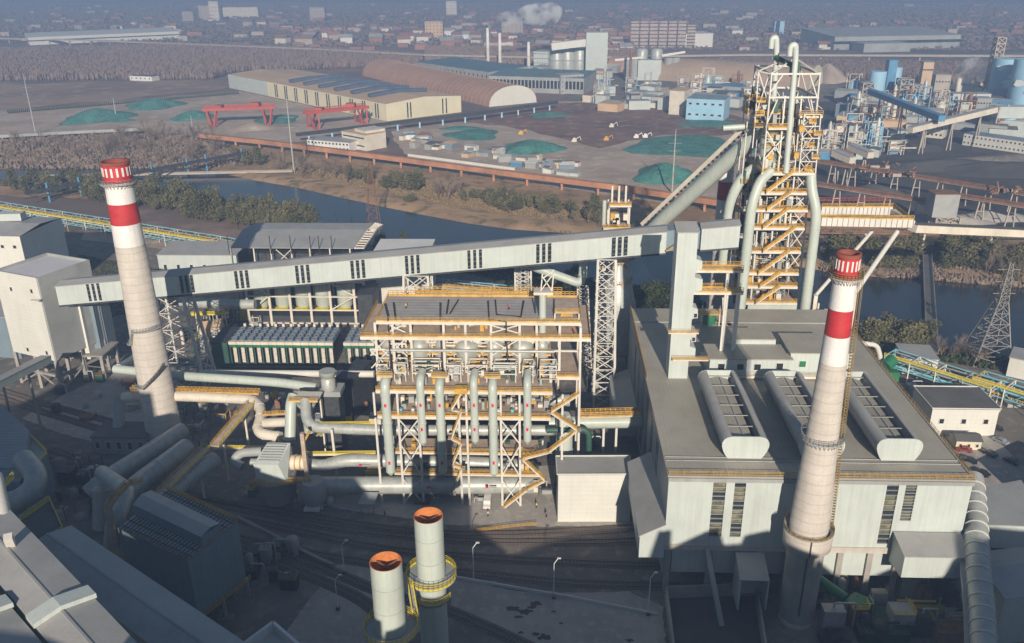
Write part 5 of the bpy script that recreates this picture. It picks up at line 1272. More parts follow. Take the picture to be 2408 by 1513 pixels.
MB().tube(bend([A(1285,1012,198),A(1375,1010,198),A(1385,1020,198),A(1385,1075,198)], 1.5), .8, 10).build('green_pipe', DGREEN, gp)
MB().box(11,22,192,196,0.3,A(1400,1075,194).z).build('green_skid', DGREEN, gp)
MB().rail([(10.5,192,A(1400,1072,194).z),(22.5,192,A(1400,1072,194).z)], t=.1, toe=.2).build('railing', DGREEN, gp)
wb = building('white_box_building', 'plain white ribbed box building at the foot of the steel frame', 'building', (3.1,183.3), (21.3,183.9), 8, 14.0, PANELZ, ROOFP, par=.25)
MB().box(21.35,24.2,184.5,190,6.2,13.2).build('side_box', PANELB, wb)
# ================= LEFT: WHITE TOWER AND NEIGHBOURS =================
tw = thing('transfer_tower', 'tall white transfer tower on open legs at the left edge, where the gallery begins', 'building', (-168, 262, 0))
c = [(-160.5,250.6),(-153,269.4),(-171.5,276.8),(-179,258)]
zt, zb0 = 40.6, 11.8
cc = [Vector((x,y,0)) for x,y in c]
for i, nm, m in ((3,'front_wall',PANELZ),(0,'side_wall',GREYW),(1,'rear_wall',GREYW),(2,'rear_wall',GREYW)):
    a, b = cc[i], cc[(i+1)%4]; n = (b-a).normalized().cross(Vector((0,0,1))); t_ = .35
    MB().hexa([a+Vector((0,0,zb0)), b+Vector((0,0,zb0)), b-n*t_+Vector((0,0,zb0)), a-n*t_+Vector((0,0,zb0))], [a+Vector((0,0,zt)), b+Vector((0,0,zt)), b-n*t_+Vector((0,0,zt)), a-n*t_+Vector((0,0,zt))]).build(nm, m, tw)
def inset(k): 
    g = sum(cc, Vector())/4; return [p+(g-p).normalized()*k for p in cc]
MB().prism([(p.x,p.y) for p in inset(.6)], zt-1.1, zt-.9).build('roof', mat('pale_roof_felt', (.55,.54,.56), .8, var=.06), tw)
MB().prism([(p.x,p.y) for p in inset(.6)], zb0+.05, zb0+.3).build('floor', CONCG, tw)
def wall_windows(parent, a, b, uv, w_, h_):
    d = (b-a).normalized(); ang = math.atan2(d.y, d.x); n = Vector((d.y,-d.x,0))
    for u, v in uv:
        # meet the sight line with the wall plane
        r_ = _ray(u, v); t = (a.dot(n))/(r_.x*n.x+r_.y*n.y); p = Vector((r_.x*t, r_.y*t, CAMH+r_.z*t))
        add_window(parent, (p.x+n.x*.08, p.y+n.y*.08, p.z), ang, w_, h_)
wall_windows(tw, cc[3], cc[0], [(27,680),(75,685),(66,822),(111,830)], 1.3, 1.6)
for i in range(4):
    a, b = inset(.5)[i], inset(.5)[(i+1)%4]
    for k in (0, .5):
        p = a.lerp(b, k); MB().beam((p.x,p.y,0), (p.x,p.y,zb0), 1.0).build('leg', CONCG, tw)
    MB().beam(a+Vector((0,0,6)), b+Vector((0,0,6)), .7, .8).build('tie_beam', CONCG, tw)
    bb = MB(); bb.beam(a+Vector((0,0,.5)), a.lerp(b,.5)+Vector((0,0,5.8)), .4); bb.beam(b+Vector((0,0,.5)), a.lerp(b,.5)+Vector((0,0,5.8)), .4); bb.build('brace', CONCG, tw)
pb = MB(); wp = A(80,696,250); pb.box(wp.x-1,wp.x+2,248.5,250.3,wp.z-1.4,wp.z-1.2); pb.build('balcony', CREAM, tw)
ts = thing('side_bay', 'pair of pale upright wall bays standing right of the white tower below the gallery', 'building', (-148, 262, 0))
for u0, u1, Y, m in ((150,172,262,GREENP),(172,192,262,PANELZ),(195,222,266,PANELB),(222,240,270,PANELB)):
    x0, x1 = A(u0,740,Y).x, A(u1,740,Y).x; MB().box(x0, x1-.05, Y, Y+6, A(u1,845,Y).z, 30).build('bay', m, ts)
x0 = A(190,880,262).x; MB().box(x0-3, x0+10, 260, 272, 9, 9.6).build('slab', CONCG, ts)
for k in (0, 6, 12): MB().beam((x0-3+k,261,0),(x0-3+k,261,9),1).build('leg', CONCG, ts); MB().beam((x0-3+k,271,0),(x0-3+k,271,9),1).build('leg', CONCG, ts)
# building behind, top left
tl = thing('silo_building', 'large pale building behind the white tower, side wall coloured dark blue as shade', 'building', (-205, 320, 0))
zt2 = 31
c2 = [G(46,557,zt2), G(144,513,zt2), G(-60,505,zt2), G(-160,552,zt2)]
for i, nm, m in ((3,'front_wall',PANELZ),(0,'side_wall',PANELB),(1,'rear_wall',PANELB),(2,'rear_wall',PANELB)):  # panel colour of the side and rear walls carries their shade
    a, b = Vector((c2[i].x,c2[i].y,0)), Vector((c2[(i+1)%4].x,c2[(i+1)%4].y,0)); n = (b-a).normalized().cross(Vector((0,0,1)))
    MB().hexa([a,b,b-n*.4,a-n*.4],[a+Vector((0,0,zt2)),b+Vector((0,0,zt2)),b-n*.4+Vector((0,0,zt2)),a-n*.4+Vector((0,0,zt2))]).build(nm, m, tl)
m1, m2 = (c2[0]+c2[1])/2, (c2[2]+c2[3])/2
MB().add([c2[0]+Vector((0,0,.1)),c2[3]+Vector((0,0,.1)),m2+Vector((0,0,1.5)),m1+Vector((0,0,1.5)),c2[1]+Vector((0,0,.1)),c2[2]+Vector((0,0,.1))],[(0,1,2,3),(3,2,5,4)]).build('roof', ROOFP, tl)
wall_windows(tl, Vector((c2[3].x,c2[3].y,0)), Vector((c2[0].x,c2[0].y,0)), [(6,580),(35,581),(18,632),(6,768)], 1.6, 1.6)
q = MB(); p0, p1 = G(-100,520,33), G(50,516,33); q.beam(p0+Vector((0,2,1)), p1+Vector((0,2,1)), 5, 3); q.build('roof_duct', PANEL, tl)
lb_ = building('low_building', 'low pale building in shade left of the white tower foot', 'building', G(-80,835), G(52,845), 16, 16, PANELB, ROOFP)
cv = thing('conveyor', 'low shaded conveyor running out of the picture at the left edge', 'conveyor', (-160, 230, 6))
a, b = A(-60,930,205), A(110,845,240)
MB().beam(a, b, 3, 2.2).build('casing', PANEL, cv); MB().beam(a+Vector((0,0,1.2)), b+Vector((0,0,1.2)), 3.3, .2).build('roof', ROOFP, cv)
for k in (.35, .7):
    p = a.lerp(b, k); MB().beam((p.x,p.y,0), p, .5).build('leg', CONCG, cv)
# fence posts and little things in the shaded yard
eb = building('electrical_house', 'low dark flat-roofed house at the foot of the left chimney', 'building', G(222,1068), G(348,1070), 9, 5.5, GREYW, ROOFD, (5,1,1.6,2.6))
duct([(282,935,226),(278,1010,219)], 1.6, 'upright grey pipe beside the left chimney foot', fl=0, m=GREYW)
# ================= BOTTOM LEFT =================
# big round ducts
def P3(u, v, z=0): return G(u, v, z)
bigpipe([P3(430,1012,9), P3(238,1135,9), P3(210,1160,7)], 2.3, 'left one of the big slanting blue-grey ducts near the chimney foot', m=GALV, flange=12, group='big slanting ducts bottom left')
bigpipe([P3(440,1052,9), P3(335,1130,9), P3(300,1160,9)], 2.6, 'middle one of the big slanting blue-grey ducts, lit at its upper end', m=GALV, flange=12, group='big slanting ducts bottom left')
bigpipe([P3(505,1082,10), P3(440,1125,10), P3(395,1165,10)], 2.3, 'right one of the big slanting blue-grey ducts, behind the filter house', m=GALV, flange=12, group='big slanting ducts bottom left')
dj = thing('duct_junction', 'shaded junction of thick round ducts left of the filter house', 'duct', P3(270,1200,0), None)
MB().tube(bend([P3(240,1112,14), P3(300,1155,18), P3(268,1235,16), P3(262,1305,6)], 3), 1.9, 18).build('bent_duct', GALV, dj)
MB().tube([P3(240,1240,2), P3(240,1150,12)], 2.2, 18).build('upright_duct', GALV, dj)
yl = thing('duct_walkway', 'yellow railed walkway bending over the bent duct beside the filter house', 'walkway', P3(268,1235,0))
P = [P3(328,1135,22), P3(302,1140,22.5), P3(272,1172,21), P3(256,1195,20), P3(262,1250,17), P3(275,1305,13), P3(320,1365,8)]
dk = MB(); 
for a, b in zip(P[:-1], P[1:]): dk.beam(a, b, 1.3, .2)
dk.build('deck', DECK, yl)
rl2 = MB()
for s in (-.7, .7): rl2.rail([p+Vector((s,s*.3,.1)) for p in P], h=1.1, step=1.4, t=.12, toe=.3)
rl2.build('railing', ORANGE, yl)
# filter house
FZ = 20.0
fhs = thing('filter_house', 'dark shaded filter house with a raised light ridge vent on its roof', 'building', P3(430,1240,0))
r0 = [P3(277,1243,FZ), P3(441,1318,FZ), P3(559,1227,FZ), P3(392,1150,FZ)]
cen = sum(r0, Vector())/4
bot = [cen+(p-cen)*1.0+Vector((0,0,5-FZ)) for p in r0]
names = ['front_wall','side_wall','rear_wall','side_wall']
for i in range(4):
    a, b = r0[i]+Vector((0,0,-.02)), r0[(i+1)%4]+Vector((0,0,-.02)); a2_, b2_ = bot[i], bot[(i+1)%4]; n = (b-a).normalized().cross(Vector((0,0,1)))*.3
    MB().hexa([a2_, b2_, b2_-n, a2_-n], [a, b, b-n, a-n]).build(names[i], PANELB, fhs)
MB().hexa([p+Vector((0,0,-.3)) for p in r0], [p+Vector((0,0,.02)) for p in r0]).build('roof', GREYW, fhs)
sm_ = MB()
for k in range(1, 22):
    a = r0[0].lerp(r0[1], k/22); b = r0[3].lerp(r0[2], k/22); sm_.beam(a+Vector((0,0,.1)), b+Vector((0,0,.1)), .16, .16)
for k in (.08,.2,.8,.92):
    a = r0[0].lerp(r0[3], k); b = r0[1].lerp(r0[2], k); sm_.beam(a+Vector((0,0,.14)), b+Vector((0,0,.14)), .16, .16)
sm_.build('roof_cover_seams', DARK, fhs)
# ridge vent
e0, e1 = r0[0].lerp(r0[3], .33), r0[0].lerp(r0[3], .70); g0_, g1_ = r0[1].lerp(r0[2], .30), r0[1].lerp(r0[2], .67)
up3 = Vector((0,0,2.6)); mid0, mid1 = (e0+e1)/2+Vector((0,0,3.4)), (g0_+g1_)/2+Vector((0,0,3.4))
MB().hexa([e0,g0_,g1_,e1],[e0+up3,g0_+up3,g1_+up3,e1+up3]).build('vent_wall', PANELB, fhs)
MB().add([e0+up3*1.03, g0_+up3*1.03, mid1, mid0, e1+up3*1.03, g1_+up3*1.03],[(0,1,2,3),(3,2,5,4)]).build('vent_roof', ROOFP, fhs)
MB().rail([r0[3], r0[2]], h=1.2, step=1.2, t=.12, toe=.3).build('railing', ORANGE, fhs)
MB().rail([r0[2], r0[1], r0[0]], h=1.0, step=2, t=.07, toe=0).build('railing', BROWN, fhs)
hop = MB()
for i in range(3):
    for j in range(2):
        a = bot[0].lerp(bot[1], (i+.5)/3).lerp(bot[3].lerp(bot[2], (i+.5)/3), (j+.5)/2)
        hop.lathe((a.x,a.y), [(.6,1.4),(3.0,5)], 4)
hop.build('hopper', DARK, fhs)
for i in range(4):
    for k in (0, .5):
        a = bot[i].lerp(bot[(i+1)%4], k); MB().beam((a.x,a.y,0),(a.x,a.y,5),.5).build('leg', GREYW, fhs)
MB().rail([bot[0]+Vector((-1,-1,0)), bot[1]+Vector((0,-1.2,0)), bot[2]+Vector((1,0,0))], h=1.1, step=2, t=.08, toe=.2).build('railing', ORANGE, fhs)
# dark filter at the left edge
ef = thing('filter_house', 'shaded corrugated filter house with yellow railed roof edge at the left picture edge', 'building', P3(40,1100,0))
r1 = [P3(-90,1130,14), P3(48,1135,14), P3(112,1068,14), P3(-20,940,14)]
MB().hexa([Vector((p.x,p.y,2)) for p in r1], r1).build('wall', PANELB, ef); MB().hexa([p+Vector((0,0,.03)) for p in r1],[p+Vector((0,0,.25)) for p in r1]).build('roof', GREYW, ef)
MB().rail([r1[1]+Vector((0,0,.3)), r1[2]+Vector((0,0,.3)), r1[3]+Vector((0,0,.3))], h=1.1, step=2, t=.09, toe=.25).build('railing', YELLOW, ef)
MB().hexa([r1[0].lerp(r1[2],.2)+Vector((0,0,.3)), r1[1].lerp(r1[2],.2)+Vector((0,0,.3)), r1[2].lerp(r1[3],.25)+Vector((0,0,.3)), r1[3]+Vector((0,0,.3))],[r1[0].lerp(r1[2],.2)+Vector((0,0,2)), r1[1].lerp(r1[2],.2)+Vector((-1,1,2)), r1[2].lerp(r1[3],.25)+Vector((-1,1,2)), r1[3]+Vector((0,0,2))]).build('ridge_vent', PANELB, ef)
bigpipe([P3(55,1080,17), P3(85,1115,16), P3(82,1150,14), P3(40,1180,12), P3(-60,1190,10)], 2.6, 'thick curved grey duct in shade at the left edge', m=GALV, flange=0, bendr=4)
jb = thing('junction_tower', 'dark blue-grey junction tower with railed roof at the head of the lower gallery', 'building', P3(110,1230,0))
r2 = [P3(75,1302,30), P3(150,1252,30), P3(118,1180,30), P3(48,1228,30)]
MB().hexa([Vector((p.x,p.y,0)) for p in r2], r2).build('wall', GREYW, jb); MB().hexa([p+Vector((0,0,.02)) for p in r2],[p+Vector((0,0,.2)) for p in r2]).build('roof', ROOFD, jb)
MB().rail([p+Vector((0,0,.2)) for p in r2+[r2[0]]], h=1.2, step=1.5, t=.1, toe=.25).build('railing', YELLOW, jb)
# three sloping galleries bottom left
def low_gallery(name_label, a, b, w_, h_, split, ribs=(), lit=ROOFP, stripe=False):
    a, b = Vector(a), Vector(b); d = (b-a).normalized(); n = Vector((d.y,-d.x,0)).normalized()
    t = thing('conveyor_gallery', name_label, 'conveyor gallery', (a+b)/2, 'sloping galleries in the bottom left corner')
    L_, R_ = -n*w_/2, n*w_/2; m_ = L_.lerp(R_, split); U = Vector((0,0,1))
    MB().hexa([a+L_-U*h_, b+L_-U*h_, b+R_-U*h_, a+R_-U*h_], [a+L_, b+L_, b+R_, a+R_]).build('wall', PANEL, t)
    def slab(p, q, zp, zq, nm, m):
        MB().hexa([a+p+U*(zp), b+p+U*(zp), b+q+U*(zq), a+q+U*(zq)], [a+p+U*(zp+.2), b+p+U*(zp+.2), b+q+U*(zq+.2), a+q+U*(zq+.2)]).build(nm, m, t)
    slab(L_*1.05, m_, .03, .75, 'roof', lit); slab(m_, R_*1.05, .75, .03, 'roof', lit)
    MB().beam(a+m_+U*.98, b+m_+U*.98, .35, .12).build('ridge_strip', GREYW, t)
    for k in ribs:
        c = a.lerp(b, k); e = MB()
        for p, q, zp, zq in ((L_*1.12, m_, .25, 1.0), (m_, R_*1.12, 1.0, .25)):
            o = d*1.4
            e.hexa([c-o+p+U*zp, c+o+p+U*zp, c+o+q+U*zq, c-o+q+U*zq], [c-o+p+U*(zp+.75), c+o+p+U*(zp+.75), c+o+q+U*(zq+.75), c-o+q+U*(zq+.75)])
        e.build('expansion_collar', PANEL, t)
    if stripe:
        MB().beam(a+L_*1.02-U*1.1, b+L_*1.02-U*1.1, .06, .7).build('teal_stripe', DGREEN, t)
    for k in (.3, .75):
        p = a.lerp(b, k)-U*h_; 
        MB().beam(p, (p.x,p.y,0), .8).build('leg', GREYW, t)
    return t
z_ = 47
low_gallery('pale gallery running diagonally in the bottom left corner, the middle one of three', G(-105,1150,z_), G(330,1640,z_), 7.6, 4.2, .56, (.66,), ROOFP)
low_gallery('pale gallery cut off by the bottom left corner, leftmost of three', G(-210,1260,z_), G(110,1660,z_), 7.6, 4.2, .56, (.56,), ROOFP)
low_gallery('blue-grey half shaded gallery running down right from the junction tower', G(112,1266,40), G(640,1640,40), 8.0, 4.6, .5, (), ROOFP, stripe=True)
wl = thing('white_duct_tower', 'white upright stack duct at the far left edge above the galleries', 'duct', P3(5,1230,0))
MB().tube([P3(-12,1120,50), P3(24,1290,44)], 1.2, 14).build('duct', WHITE, wl); MB().beam(P3(18,1262,50), P3(34,1298,46), 1.2).build('bracket', WHITE, wl)
yt = thing('railed_landing', 'yellow railed landing at the left picture edge', 'landing', P3(4,1120,0))
MB().box(*(lambda p: (p.x-3, p.x+1.2, p.y-1.5, p.y+1.5))(P3(6,1135,48)), 47.8, 48).build('deck', GREYW, yt)
p = P3(6,1135,48); MB().rail([(p.x-3,p.y-1.5,48),(p.x+1.2,p.y-1.5,48),(p.x+1.2,p.y+1.5,48)], h=1.2, step=.8, t=.12, toe=.3).build('railing', YELLOW, yt)
# parapet roof cut off at the bottom edge
pr = thing('parapet_roof', 'corner of a white edged square roof poking in at the bottom edge', 'building', P3(640,1530,0))
k0, k1, k2 = P3(560,1535,30), P3(643,1473,30), P3(725,1545,30); k3 = k0+(k2-k1)
MB().hexa([Vector((p.x,p.y,0)) for p in (k0,k3,k2,k1)], [k0-Vector((0,0,1)),k3-Vector((0,0,1)),k2-Vector((0,0,1)),k1-Vector((0,0,1))]).build('wall', PANELZ, pr)
pp_ = MB()
for a, b in ((k0,k1),(k1,k2)): pp_.beam(a, b, .5, 2)
pp_.build('parapet', CWHITE, pr)
# pair of open stacks
def stack(u, v, z, r, zr, label, yplat):
    c = G(u, v, z); t = thing('open_stack', label, 'stack', (c.x, c.y, 0), 'pair of open pale stacks')
    MB().lathe((c.x,c.y), [(r*1.0,0),(r,z)], 36, cap=False).build('shell', GREENP, t)
    MB().lathe((c.x,c.y), [(r,z-.02),(r+.08,z),(r-.12,z),(r-.14,z-14)], 36, cap=False).build('rust_lining', RUSTIN, t)
    MB().lathe((c.x,c.y), [(.05,z-13.9),(r-.15,z-13.9)], 36, cap=False).build('flue_bottom', DARK, t)
    for a in (.9, 2.45): MB().beam((c.x+(r-.15)*math.cos(a),c.y+(r-.15)*math.sin(a),z-1.1),(c.x-(r-.15)*math.cos(a),c.y-(r-.15)*math.sin(a),z-1.1),.16).build('cross_brace', BROWN, t)
    for zz in (z-4, z-8.5, zr-3.5): MB().lathe((c.x,c.y), [(r+.03,zz),(r+.03,zz+.12)], 36).build('weld_band', GALV, t)
    ring_deck(t, c.x, c.y, r, r+1.9, zr, GREYW, YELLOW, n=32, h=1.2, toe=.25)
    return c, t
c1, s1 = stack(907, 1320, 46, 2.45, A(915,1478,G(907,1320,46).y).z, 'left open stack, lower in the picture, rusty orange inside', 0)
c2_, s2 = stack(1007, 1212, 46.5, 2.4, A(1020,1352,G(1007,1212,46.5).y).z, 'right open stack, higher in the picture, with a lower side platform', 0)
zq = A(1020,1395,c2_.y).z
ring_deck(s2, c2_.x, c2_.y, 2.4, 3.4, zq, GREYW, YELLOW, n=14, a0=-2.6, a1=-.3)
lk = thing('stair', 'short yellow railed stair linking the two stack platforms', 'stair', ((c1.x+c2_.x)/2, (c1.y+c2_.y)/2, 35))
z1_ = A(915,1478,c1.y).z; z2_ = A(1020,1352,c2_.y).z
a = Vector((c1.x+3.6, c1.y+2.4, z1_)); b = Vector((c2_.x-3.2, c2_.y-2.8, z2_))
MB().beam(a, b, 1.1, .2).build('stair_flight', GREYW, lk)
for s in (-.55, .55): MB().rail([a+Vector((s,-s,0)), b+Vector((s,-s,0))], h=1.2, step=.9, t=.1, toe=.3).build('railing', YELLOW, lk)

# ================= BEHIND: COOLERS, STOCK HOUSE FRAME, CANOPY =================
# air cooler bank: modules in a row
def cooler_bank(name_label, u0, u1, n, group_first=True):
    Yc = 272.0; x0, x1 = A(u0,860,Yc).x, A(u1,860,Yc).x; w_ = (x1-x0)/n; out = []
    cb_ = thing('air_cooler_bank', name_label, 'air cooler', ((x0+x1)/2, Yc+6, 0), 'banks of air coolers behind the pipes')
    zt_ = 10.2
    for i in range(n):
        a = x0+i*w_
        MB().box(a+.1, a+.5, Yc, Yc+.4, 0, zt_-1.2).build('post', DGREEN, cb_)
        MB().box(a+1.2, a+w_-.45, Yc+.35, Yc+.55, 1.9, zt_-2.7).build('louvre_panel', mat_louvre, cb_)
        MB().box(a+.3, a+w_, Yc-.05, Yc+.3, zt_-2.3, zt_-1.3).build('green_beam', GREEN, cb_)
        MB().box(a+.05, a+w_-.05, Yc-.4, Yc+1.0, zt_-1.25, zt_-.2).build('front_header', CREAM, cb_)
        for k in range(4):
            y = Yc+1.9+k*2.9
            MB().lathe((a+w_/2,y+.4), [(w_*.46,zt_-.6),(w_*.43,zt_+.1),(w_*.45,zt_+.35),(w_*.39,zt_+.33),(w_*.37,zt_-.3)], 12, cap=False).build('fan_ring', FANB, cb_)
            fb = MB()
            for q_ in range(3):
                a_ = q_*math.pi/3+k+i; fb.beam((a+w_/2-w_*.36*math.cos(a_),y+.4-w_*.36*math.sin(a_),zt_+.05),(a+w_/2+w_*.36*math.cos(a_),y+.4+w_*.36*math.sin(a_),zt_+.05),.35,.05)
            fb.build('fan_blade', GREYW, cb_)
        MB().box(a+w_*.35, a+w_*.65, Yc+13.5, Yc+14.2, zt_-.4, zt_+.9).build('motor_box', CREAM, cb_)
    MB().box(x0, x1, Yc+.9, Yc+13.2, zt_-.9, zt_-.62).build('deck', FANB, cb_)
    MB().box(x0+.5, x1-.5, Yc+2, Yc+12, 0, zt_-1).build('casing', DARK, cb_)
    MB().box(x0-.2, x1+.2, Yc-1.5, Yc+.3, 0, .9).build('plinth', DGREEN, cb_)
mat_louvre = mat('cream_louvre_panel', (.58,.52,.43), .6, var=.2, vs=1.2, ribs=('Z', .5), rdepth=.3)
cooler_bank('long bank of dark green air coolers with round fans behind the pipes', 545, 788, 13)
cooler_bank('short bank of green air coolers partly hidden by the steel frame', 812, 884, 4)
sb = building('end_house', 'dark green-black end house at the left end of the long air cooler bank', 'building', (A(503,862,271).x,271.5), (A(540,862,271).x,271.5), 14, 9.6, DGREEN, DARK)
# stock house frame with round bins
kf = thing('bin_frame', 'cream concrete frame with pale round bins behind the air coolers', 'bin house', (-90, 312, 0))
kx0, kx1, ky = A(588,770,310).x, A(862,770,310).x, 310.0
cols = [588, 640, 688, 735, 782, 838]
for u in cols+[862]:
    x = A(u,765,ky).x; MB().box(x-.45,x+.45,ky,ky+.9,0,20).build('column', CREAM, kf)
for z in (1.5, 7, 12.6, 18.5): MB().box(kx0,kx1,ky+.05,ky+.8,z-.5,z).build('beam', CREAM, kf)
for u0, u1 in zip(cols[:-1], cols[1:]):
    x = (A(u0,765,ky).x+A(u1,765,ky).x)/2
    MB().lathe((x,ky+4.5), [(.8,5),(3.0,8),(3.0,21)], 16).build('bin', GREENP, kf)
    MB().box(x-2.6,x+2.6,ky+.1,ky+3,6.9,7.1).build('deck', YELLOW, kf)
x0, x1 = A(782,765,ky).x, A(838,765,ky).x
bb = MB(); bb.beam((x0,ky-.1,18.5),(x1,ky-.1,13),.5); bb.beam((x0,ky-.1,7),(x1,ky-.1,12.6),.5)
x0, x1 = A(600,765,ky).x, A(640,765,ky).x; bb.beam((x0,ky-.1,18.5),(x1,ky-.1,13),.5); bb.beam((x0,ky-.1,7),(x1,ky-.1,12.6),.5); bb.build('brace', CREAM, kf)
MB().box(kx0, kx1, ky+.9, ky+12, 0, 4).build('base_block', DARK, kf)
dk2 = building('dark_frame_house', 'dark slotted frame house between the round bins and the trestle', 'building', (A(845,760,300).x,300), (A(880,760,300).x,300), 12, 17, DARK, DARK)
yb = thing('yellow_gangway', 'bright yellow gangway behind the left trestle', 'gangway', (A(495,742,296).x, 296, 0))
a, b = A(452,740,296), A(538,737,297); MB().beam(a, b, 1.6, .4).build('deck', YELLOW, yb); MB().rail([a+Vector((0,-.8,.2)), b+Vector((0,-.8,.2))], h=1.1, t=.14, toe=.5).build('railing', YELLOW, yb)
for u in (460, 500, 530): MB().beam((A(u,740,296).x,296,0),A(u,740,296),.3).build('post', CREAM, yb)
duct([(425,712,304),(560,716,303),(600,716,303)], 1.9, 'pale thick duct behind the yellow gangway', fl=5, m=GALV)
gb = building('gable_hut', 'small tan pitched-roof hut between the left trestle and the air coolers', 'hut', G(472,800), G(530,790), 8, 3.5, CREAM, TAN, kind='gable', rise=2)
for i, (u,v,w_,h_,m) in enumerate([(455,780,5,4,DARK),(480,770,3,6,DARK),(520,760,4,5,DARK),(420,800,4,3,DARK),(560,755,4,4,YELLOW)]):
    p = G(u,v); o = MB(); o.box(p.x,p.x+w_,p.y,p.y+3,0,h_); o.box(p.x+.5,p.x+w_*.5,p.y+.5,p.y+2,h_,h_+1.2); o.tube([(p.x+w_*.8,p.y+1,h_),(p.x+w_*.8,p.y+1,h_+2)],.3,8)
    solo(o, 'pump_skid', m, ['dark pump skid under the left trestle','taller dark pump skid under the yellow gangway','dark pump skid right of the yellow gangway','low dark pump skid beside the left chimney','yellow machine skid left of the round bins'][i], 'machine', loc=(p.x,p.y,0))
# canopy roof with masts
cr = thing('canopy_shed', 'open sided shed under a blue-grey pitched roof with dark masts behind the gallery', 'shed', (-105, 335, 0))
z1 = 16
e = [G(528,585,z1), G(832,605,z1), G(878,532,z1), G(590,527,z1)]
Yf = 326
_f = A(740,585,Yf).z; _m = A(740,541,Yf+20).z; _b = A(740,526,Yf+32).z
e0 = A(540,588,Yf); e1 = A(832,606,Yf)
zc_ = _f
a, b = Vector((e0.x,Yf,zc_)), Vector((e1.x,Yf,zc_)); m0, m1 = Vector((A(572,545,Yf+20).x,Yf+20,_m)), Vector((A(862,545,Yf+20).x,Yf+20,_m)); f0_, f1_ = Vector((A(605,528,Yf+32).x,Yf+32,_b)), Vector((A(878,530,Yf+32).x,Yf+32,_b))
for q4, nm in (((a,b,m1,m0),'roof'),((m0,m1,f1_,f0_),'roof')):
    MB().hexa(list(q4), [p+Vector((0,0,.25)) for p in q4]).build(nm, ROOFP, cr)
for u in (547, 600, 640, 688, 731, 778, 825):
    x = A(u,620,Yf).x; MB().beam((x,Yf+.3,0),(x,Yf+.3,zc_-.1),.5).build('column', CREAM, cr)
for u in (540, 588, 638, 686, 732, 752, 782):
    x = A(u,590,Yf).x; MB().tube([(x,Yf-.6,zc_-2),(x,Yf-.6,zc_+5.5)], .16, 6).build('mast', BLACKP, cr)
for u in (558, 597, 635, 676, 714, 751, 790, 826, 863):
    p = A(u,524,Yf+32); MB().tube([(p.x,Yf+32.6,_b-3),(p.x,Yf+32.6,_b+5)], .16, 6).build('mast', BLACKP, cr)
g_ = MB()
for k in range(9):
    p = b.lerp(m1, k/8)+Vector((.6,0,.3)); g_.beam(p, p+Vector((3.6,0,0)), .45)
for k in range(9):
    p = m1.lerp(f1_, k/8)+Vector((.6,0,.3)); g_.beam(p, p+Vector((3.4,0,-.8)), .45)
g_.beam(b+Vector((.6,0,.2)), m1+Vector((.6,0,.2)), .5); g_.beam(b+Vector((4.2,0,.2)), m1+Vector((4.2,0,.2)), .5); g_.beam(m1+Vector((4.2,0,.2)), f1_+Vector((4,0,-.6)), .5)
g_.build('open_end_frame', CREAM, cr)
MB().box(A(560,640,Yf+4).x, e1.x-2, Yf+6, Yf+24, 0, zc_-4).build('machinery', DARK, cr)
x_ = MB(); x0, x1 = A(655,640,Yf).x, A(690,640,Yf).x; x_.beam((x0,Yf,zc_-.5),(x1,Yf,zc_-6),.3); x_.beam((x1,Yf+.1,zc_-.5),(x0,Yf+.1,zc_-6),.3); x_.build('brace', CREAM, cr)
ws = building('long_white_shed', 'long low pale shed with dark upright windows behind the gallery, left part', 'building', (A(376,640,352).x,352), (A(560,640,352).x,352), 17, A(450,601,352).z, PANEL, ROOFP, (6,1,1.6,5.5), kind='shed', rise=1.2)
wr = building('white_roofed_shed', 'white round-edged shed roof peeping over the gallery right of the canopy', 'building', (A(880,600,322).x,322), (A(1010,600,322).x,322), 16, A(900,592,322).z, WHITE, CWHITE)
# pipe rack with cyan pipes, left rear to canopy
def pipe_rack(label, a, b, w_, z, n, cols_, seed=1, trest=8, rail_m=None):
    a, b = Vector(a), Vector(b); d = (b-a); L = d.length; d.normalize(); n_ = Vector((-d.y,d.x,0)); r_ = random.Random(seed)
    t = thing('pipe_rack', label, 'pipe rack', ((a.x+b.x)/2,(a.y+b.y)/2,0), 'pipe racks across the plant')
    U = Vector((0,0,1))
    for i in range(n):
        o = n_*(w_*(i+.5)/n-w_/2); zz = z+(i%3)*1.1; r0_ = r_.choice([.18,.28,.4,.5])
        MB().tube([a+o+U*zz, b+o+U*zz], r0_, 8).build('pipe', cols_[i%len(cols_)], t)
    k = int(L/trest)
    for i in range(k+1):
        p = a+d*(L*i/k); tr_ = MB()
        for s in (-w_/2, w_/2): tr_.beam(p+n_*s, p+n_*s+U*(z+2.6), .35)
        for zz in (z-.6, z+1.2, z+2.6): tr_.beam(p-n_*w_/2+U*zz, p+n_*w_/2+U*zz, .3)
        tr_.build('trestle_bent', cols_[i%2] if i%3==0 else CREAM, t)
    tb_ = MB()
    for s in (-w_/2, w_/2):
        tb_.beam(a+n_*s+U*(z-.6), b+n_*s+U*(z-.6), .3); tb_.beam(a+n_*s+U*(z+2.6), b+n_*s+U*(z+2.6), .3)
        for i in range(int(L/4)):
            p, q = a+d*i*4+n_*s, a+d*(i+1)*4+n_*s
            tb_.beam(p+U*(z-.6), q+U*(z+2.6), .16) if i%2 else tb_.beam(p+U*(z+2.6), q+U*(z-.6), .16)
    tb_.build('truss', TEAL, t)
    if rail_m: MB().rail([a-n_*(w_/2+.5)+U*(z+2.8), b-n_*(w_/2+.5)+U*(z+2.8)], h=1.1, step=2, t=.14, toe=.5).build('railing', rail_m, t)
    return t
